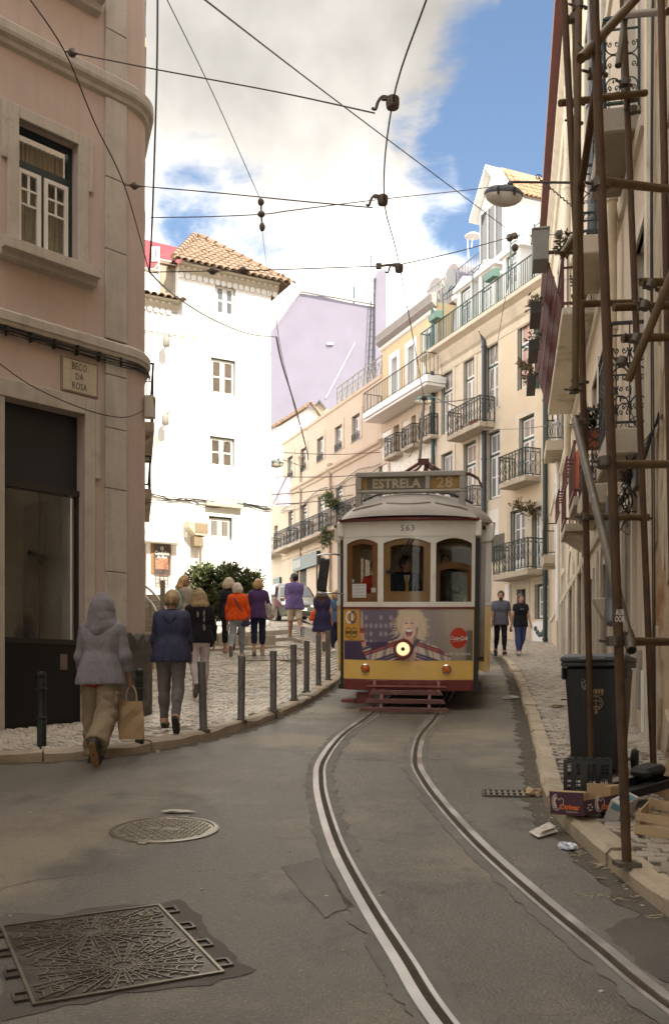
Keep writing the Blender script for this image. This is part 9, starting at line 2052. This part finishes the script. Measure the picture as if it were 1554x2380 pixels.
def car(label,loc,rz,paint,plate,pitch):
 r=thing('parked_car',label,'car',loc,rz,'cars parked behind the tram');r.rotation_euler=(pitch,0,rz)
 st=[(0,.62,.32,.62,.66,.55),(.10,.80,.22,.70,.76,.70),(.55,.88,.20,.86,.92,.78),(1.15,.90,.2,.96,1.02,.80),(1.75,.90,.2,.98,1.46,.66),(2.3,.90,.2,1.0,1.60,.66),(3.1,.90,.2,1.02,1.62,.66),(3.9,.88,.22,1.02,1.52,.62),(4.25,.82,.28,.95,1.05,.72)]
 b=MB();v=[]
 for y,w,s_,bl,rf,rw in st:v+=[(-w*.93,y,s_),(-w,y,s_+.22),(-w,y,bl-.1),(-w*.97,y,bl),(-rw,y,rf-.06),(-rw*.8,y,rf),(rw*.8,y,rf),(rw,y,rf-.06),(w*.97,y,bl),(w,y,bl-.1),(w,y,s_+.22),(w*.93,y,s_)]
 n=12;f=[(i*n+k,i*n+(k+1)%n,i*n+n+(k+1)%n,i*n+n+k) for i in range(len(st)-1) for k in range(n)]+[tuple(range(n))[::-1],tuple(range((len(st)-1)*n,len(st)*n))]
 b.add(v,f);b.build('body',paint,r,smooth=True)
 b=MB();b.add([(-.70,1.20,1.045),(.70,1.20,1.045),(.60,1.73,1.43),(-.60,1.73,1.43)],[(0,1,2,3)]);b.v=[(x,y-.02,z+.012) for x,y,z in b.v];b.build('windscreen',m_pglass,r,fixn=False)
 for s in (-1,1):
  b=MB();b.add([(s*.885,1.45,1.02),(s*.885,2.45,1.04),(s*.69,2.42,1.52),(s*.70,1.85,1.44)],[(0,1,2,3)]);b.add([(s*.885,2.52,1.04),(s*.87,3.6,1.05),(s*.68,3.5,1.5),(s*.69,2.5,1.52)],[(0,1,2,3)]);b.v=[(x+s*.012,y,z) for x,y,z in b.v];b.build('side_window',m_pglass,r,fixn=False)
  for y in (.82,3.45):
   b=MB();b.lathe([(.001,-.1),(.26,-.1),(.315,-.08),(.32,.0),(.315,.10),(.26,.11),(.22,.09)],n=22,M=Matrix.Translation((s*.80,y,.32))@Matrix.Rotation(PI/2*s,4,'Y'));w=b.build('wheel',m_tyre,r,smooth=True);b=MB();b.lathe([(.215,.085),(.20,.11),(.06,.10),(.001,.115)],n=10,M=Matrix.Translation((s*.80,y,.32))@Matrix.Rotation(PI/2*s,4,'Y'));b.build('rim',m_alloy,w)
  b=MB();b.ell((s*.66,.09,.72),(.17,.10,.085),12,7,M=Matrix.Rotation(-s*.5,3,'Z'));b.build('headlight',mat('head_glass',(.60,.60,.58),.08,.2,12,spec=.9),r,smooth=True)
  b=MB();b.ell((s*1.0,1.35,1.08),(.10,.07,.075),10,6);b.build('door_mirror',paint,r,smooth=True)
  b=MB();b.lathe([(.05,0),(.05,.03),(.001,.035)],n=10,M=Matrix.Translation((s*.6,.06,.38))@Matrix.Rotation(PI/2,4,'X'));b.build('fog_lamp',m_alloy,r)
 b=MB();b.box(-.42,.42,-.012,.1,.62,.72);b.build('grille',m_tblk,r,bevel=.01);b=MB()
 for i in range(3):b.box(-.38,.38,-.022,-.0125,.635+i*.028,.646+i*.028)
 b.lathe([(.055,0),(.055,.012),(.04,.014)],n=14,M=Matrix.Translation((0,-.012,.69))@Matrix.Rotation(PI/2,4,'X'));b.build('grille_bar',m_alloy,r)
 b=MB();b.box(-.55,.55,-.03,.14,.28,.42);b.build('air_intake',m_tblk,r,bevel=.015)
 b=MB();b.box(-.26,.26,-.045,-.032,.46,.57);pl_=b.build('number_plate',m_wpaint,r);lettering(plate,.105,m_tblk,pl_,(0,-.047,.515),depth=.001) if plate else None
x=(700-CXP)/FL*42;car('grey-green car parked facing down the street beside the white house',(x,41.0,ground_z(x,41.0)),.22,mat('car_sage',(.115,.12,.105),.3,.05,3,metal=.4,coat=.6),'E 749',SL)
x=2.75;car('silver car parked behind the tram with only its headlight flank showing',(x+.05,25.2,ground_z(x,25.2)),-.16,mat('car_silver',(.42,.42,.42),.28,.05,3,metal=.6,coat=.6),'',SL)
x=(660-CXP)/FL*47;car('white car parked farther up the street behind the grey-green one',(x-1.2,47,ground_z(x,47)),.3,mat('car_white',(.55,.56,.58),.3,.05,3,coat=.6),'',SL)
def behind():
 m=mat('rear_plaster',(.50,.42,.32),.9,.08,1);r=thing('added_shade_block','plain block added out of view to shade the near street','building',(-6,-13,0));b=MB();b.box(-12,-3,0,12,-6,8);b.build('wall',m,r)  # unseen block, added and kept low to set the light on street and tram
 for i in range(3):
  for k in range(4):b=MB();b.box(-11+i*3,-9.8+i*3,12.0,12.02,-4+k*3,-2.2+k*3);b.build('window',m_pane_d,r)
 r=thing('added_shade_house','plain house added out of view on the left to darken the near street','building',(-4.2,-16,0),-.06);b=MB();b.box(-9,0,0,20.5,-4,13);b.build('wall',m,r)  # unseen house, added to darken the near road and walls
 for i in range(5):
  for k in range(4):b=MB();b.box(.0,.02,2+i*4,3.2+i*4,-1+k*3.8,1.2+k*3.8);b.build('window',m_pane_d,r)
behind()
print('objects',len(bpy.data.objects),'tris',sum(sum(len(p.vertices)-2 for p in m.polygons)*max(1,m.users) for m in bpy.data.meshes if len(m.polygons)<400000))
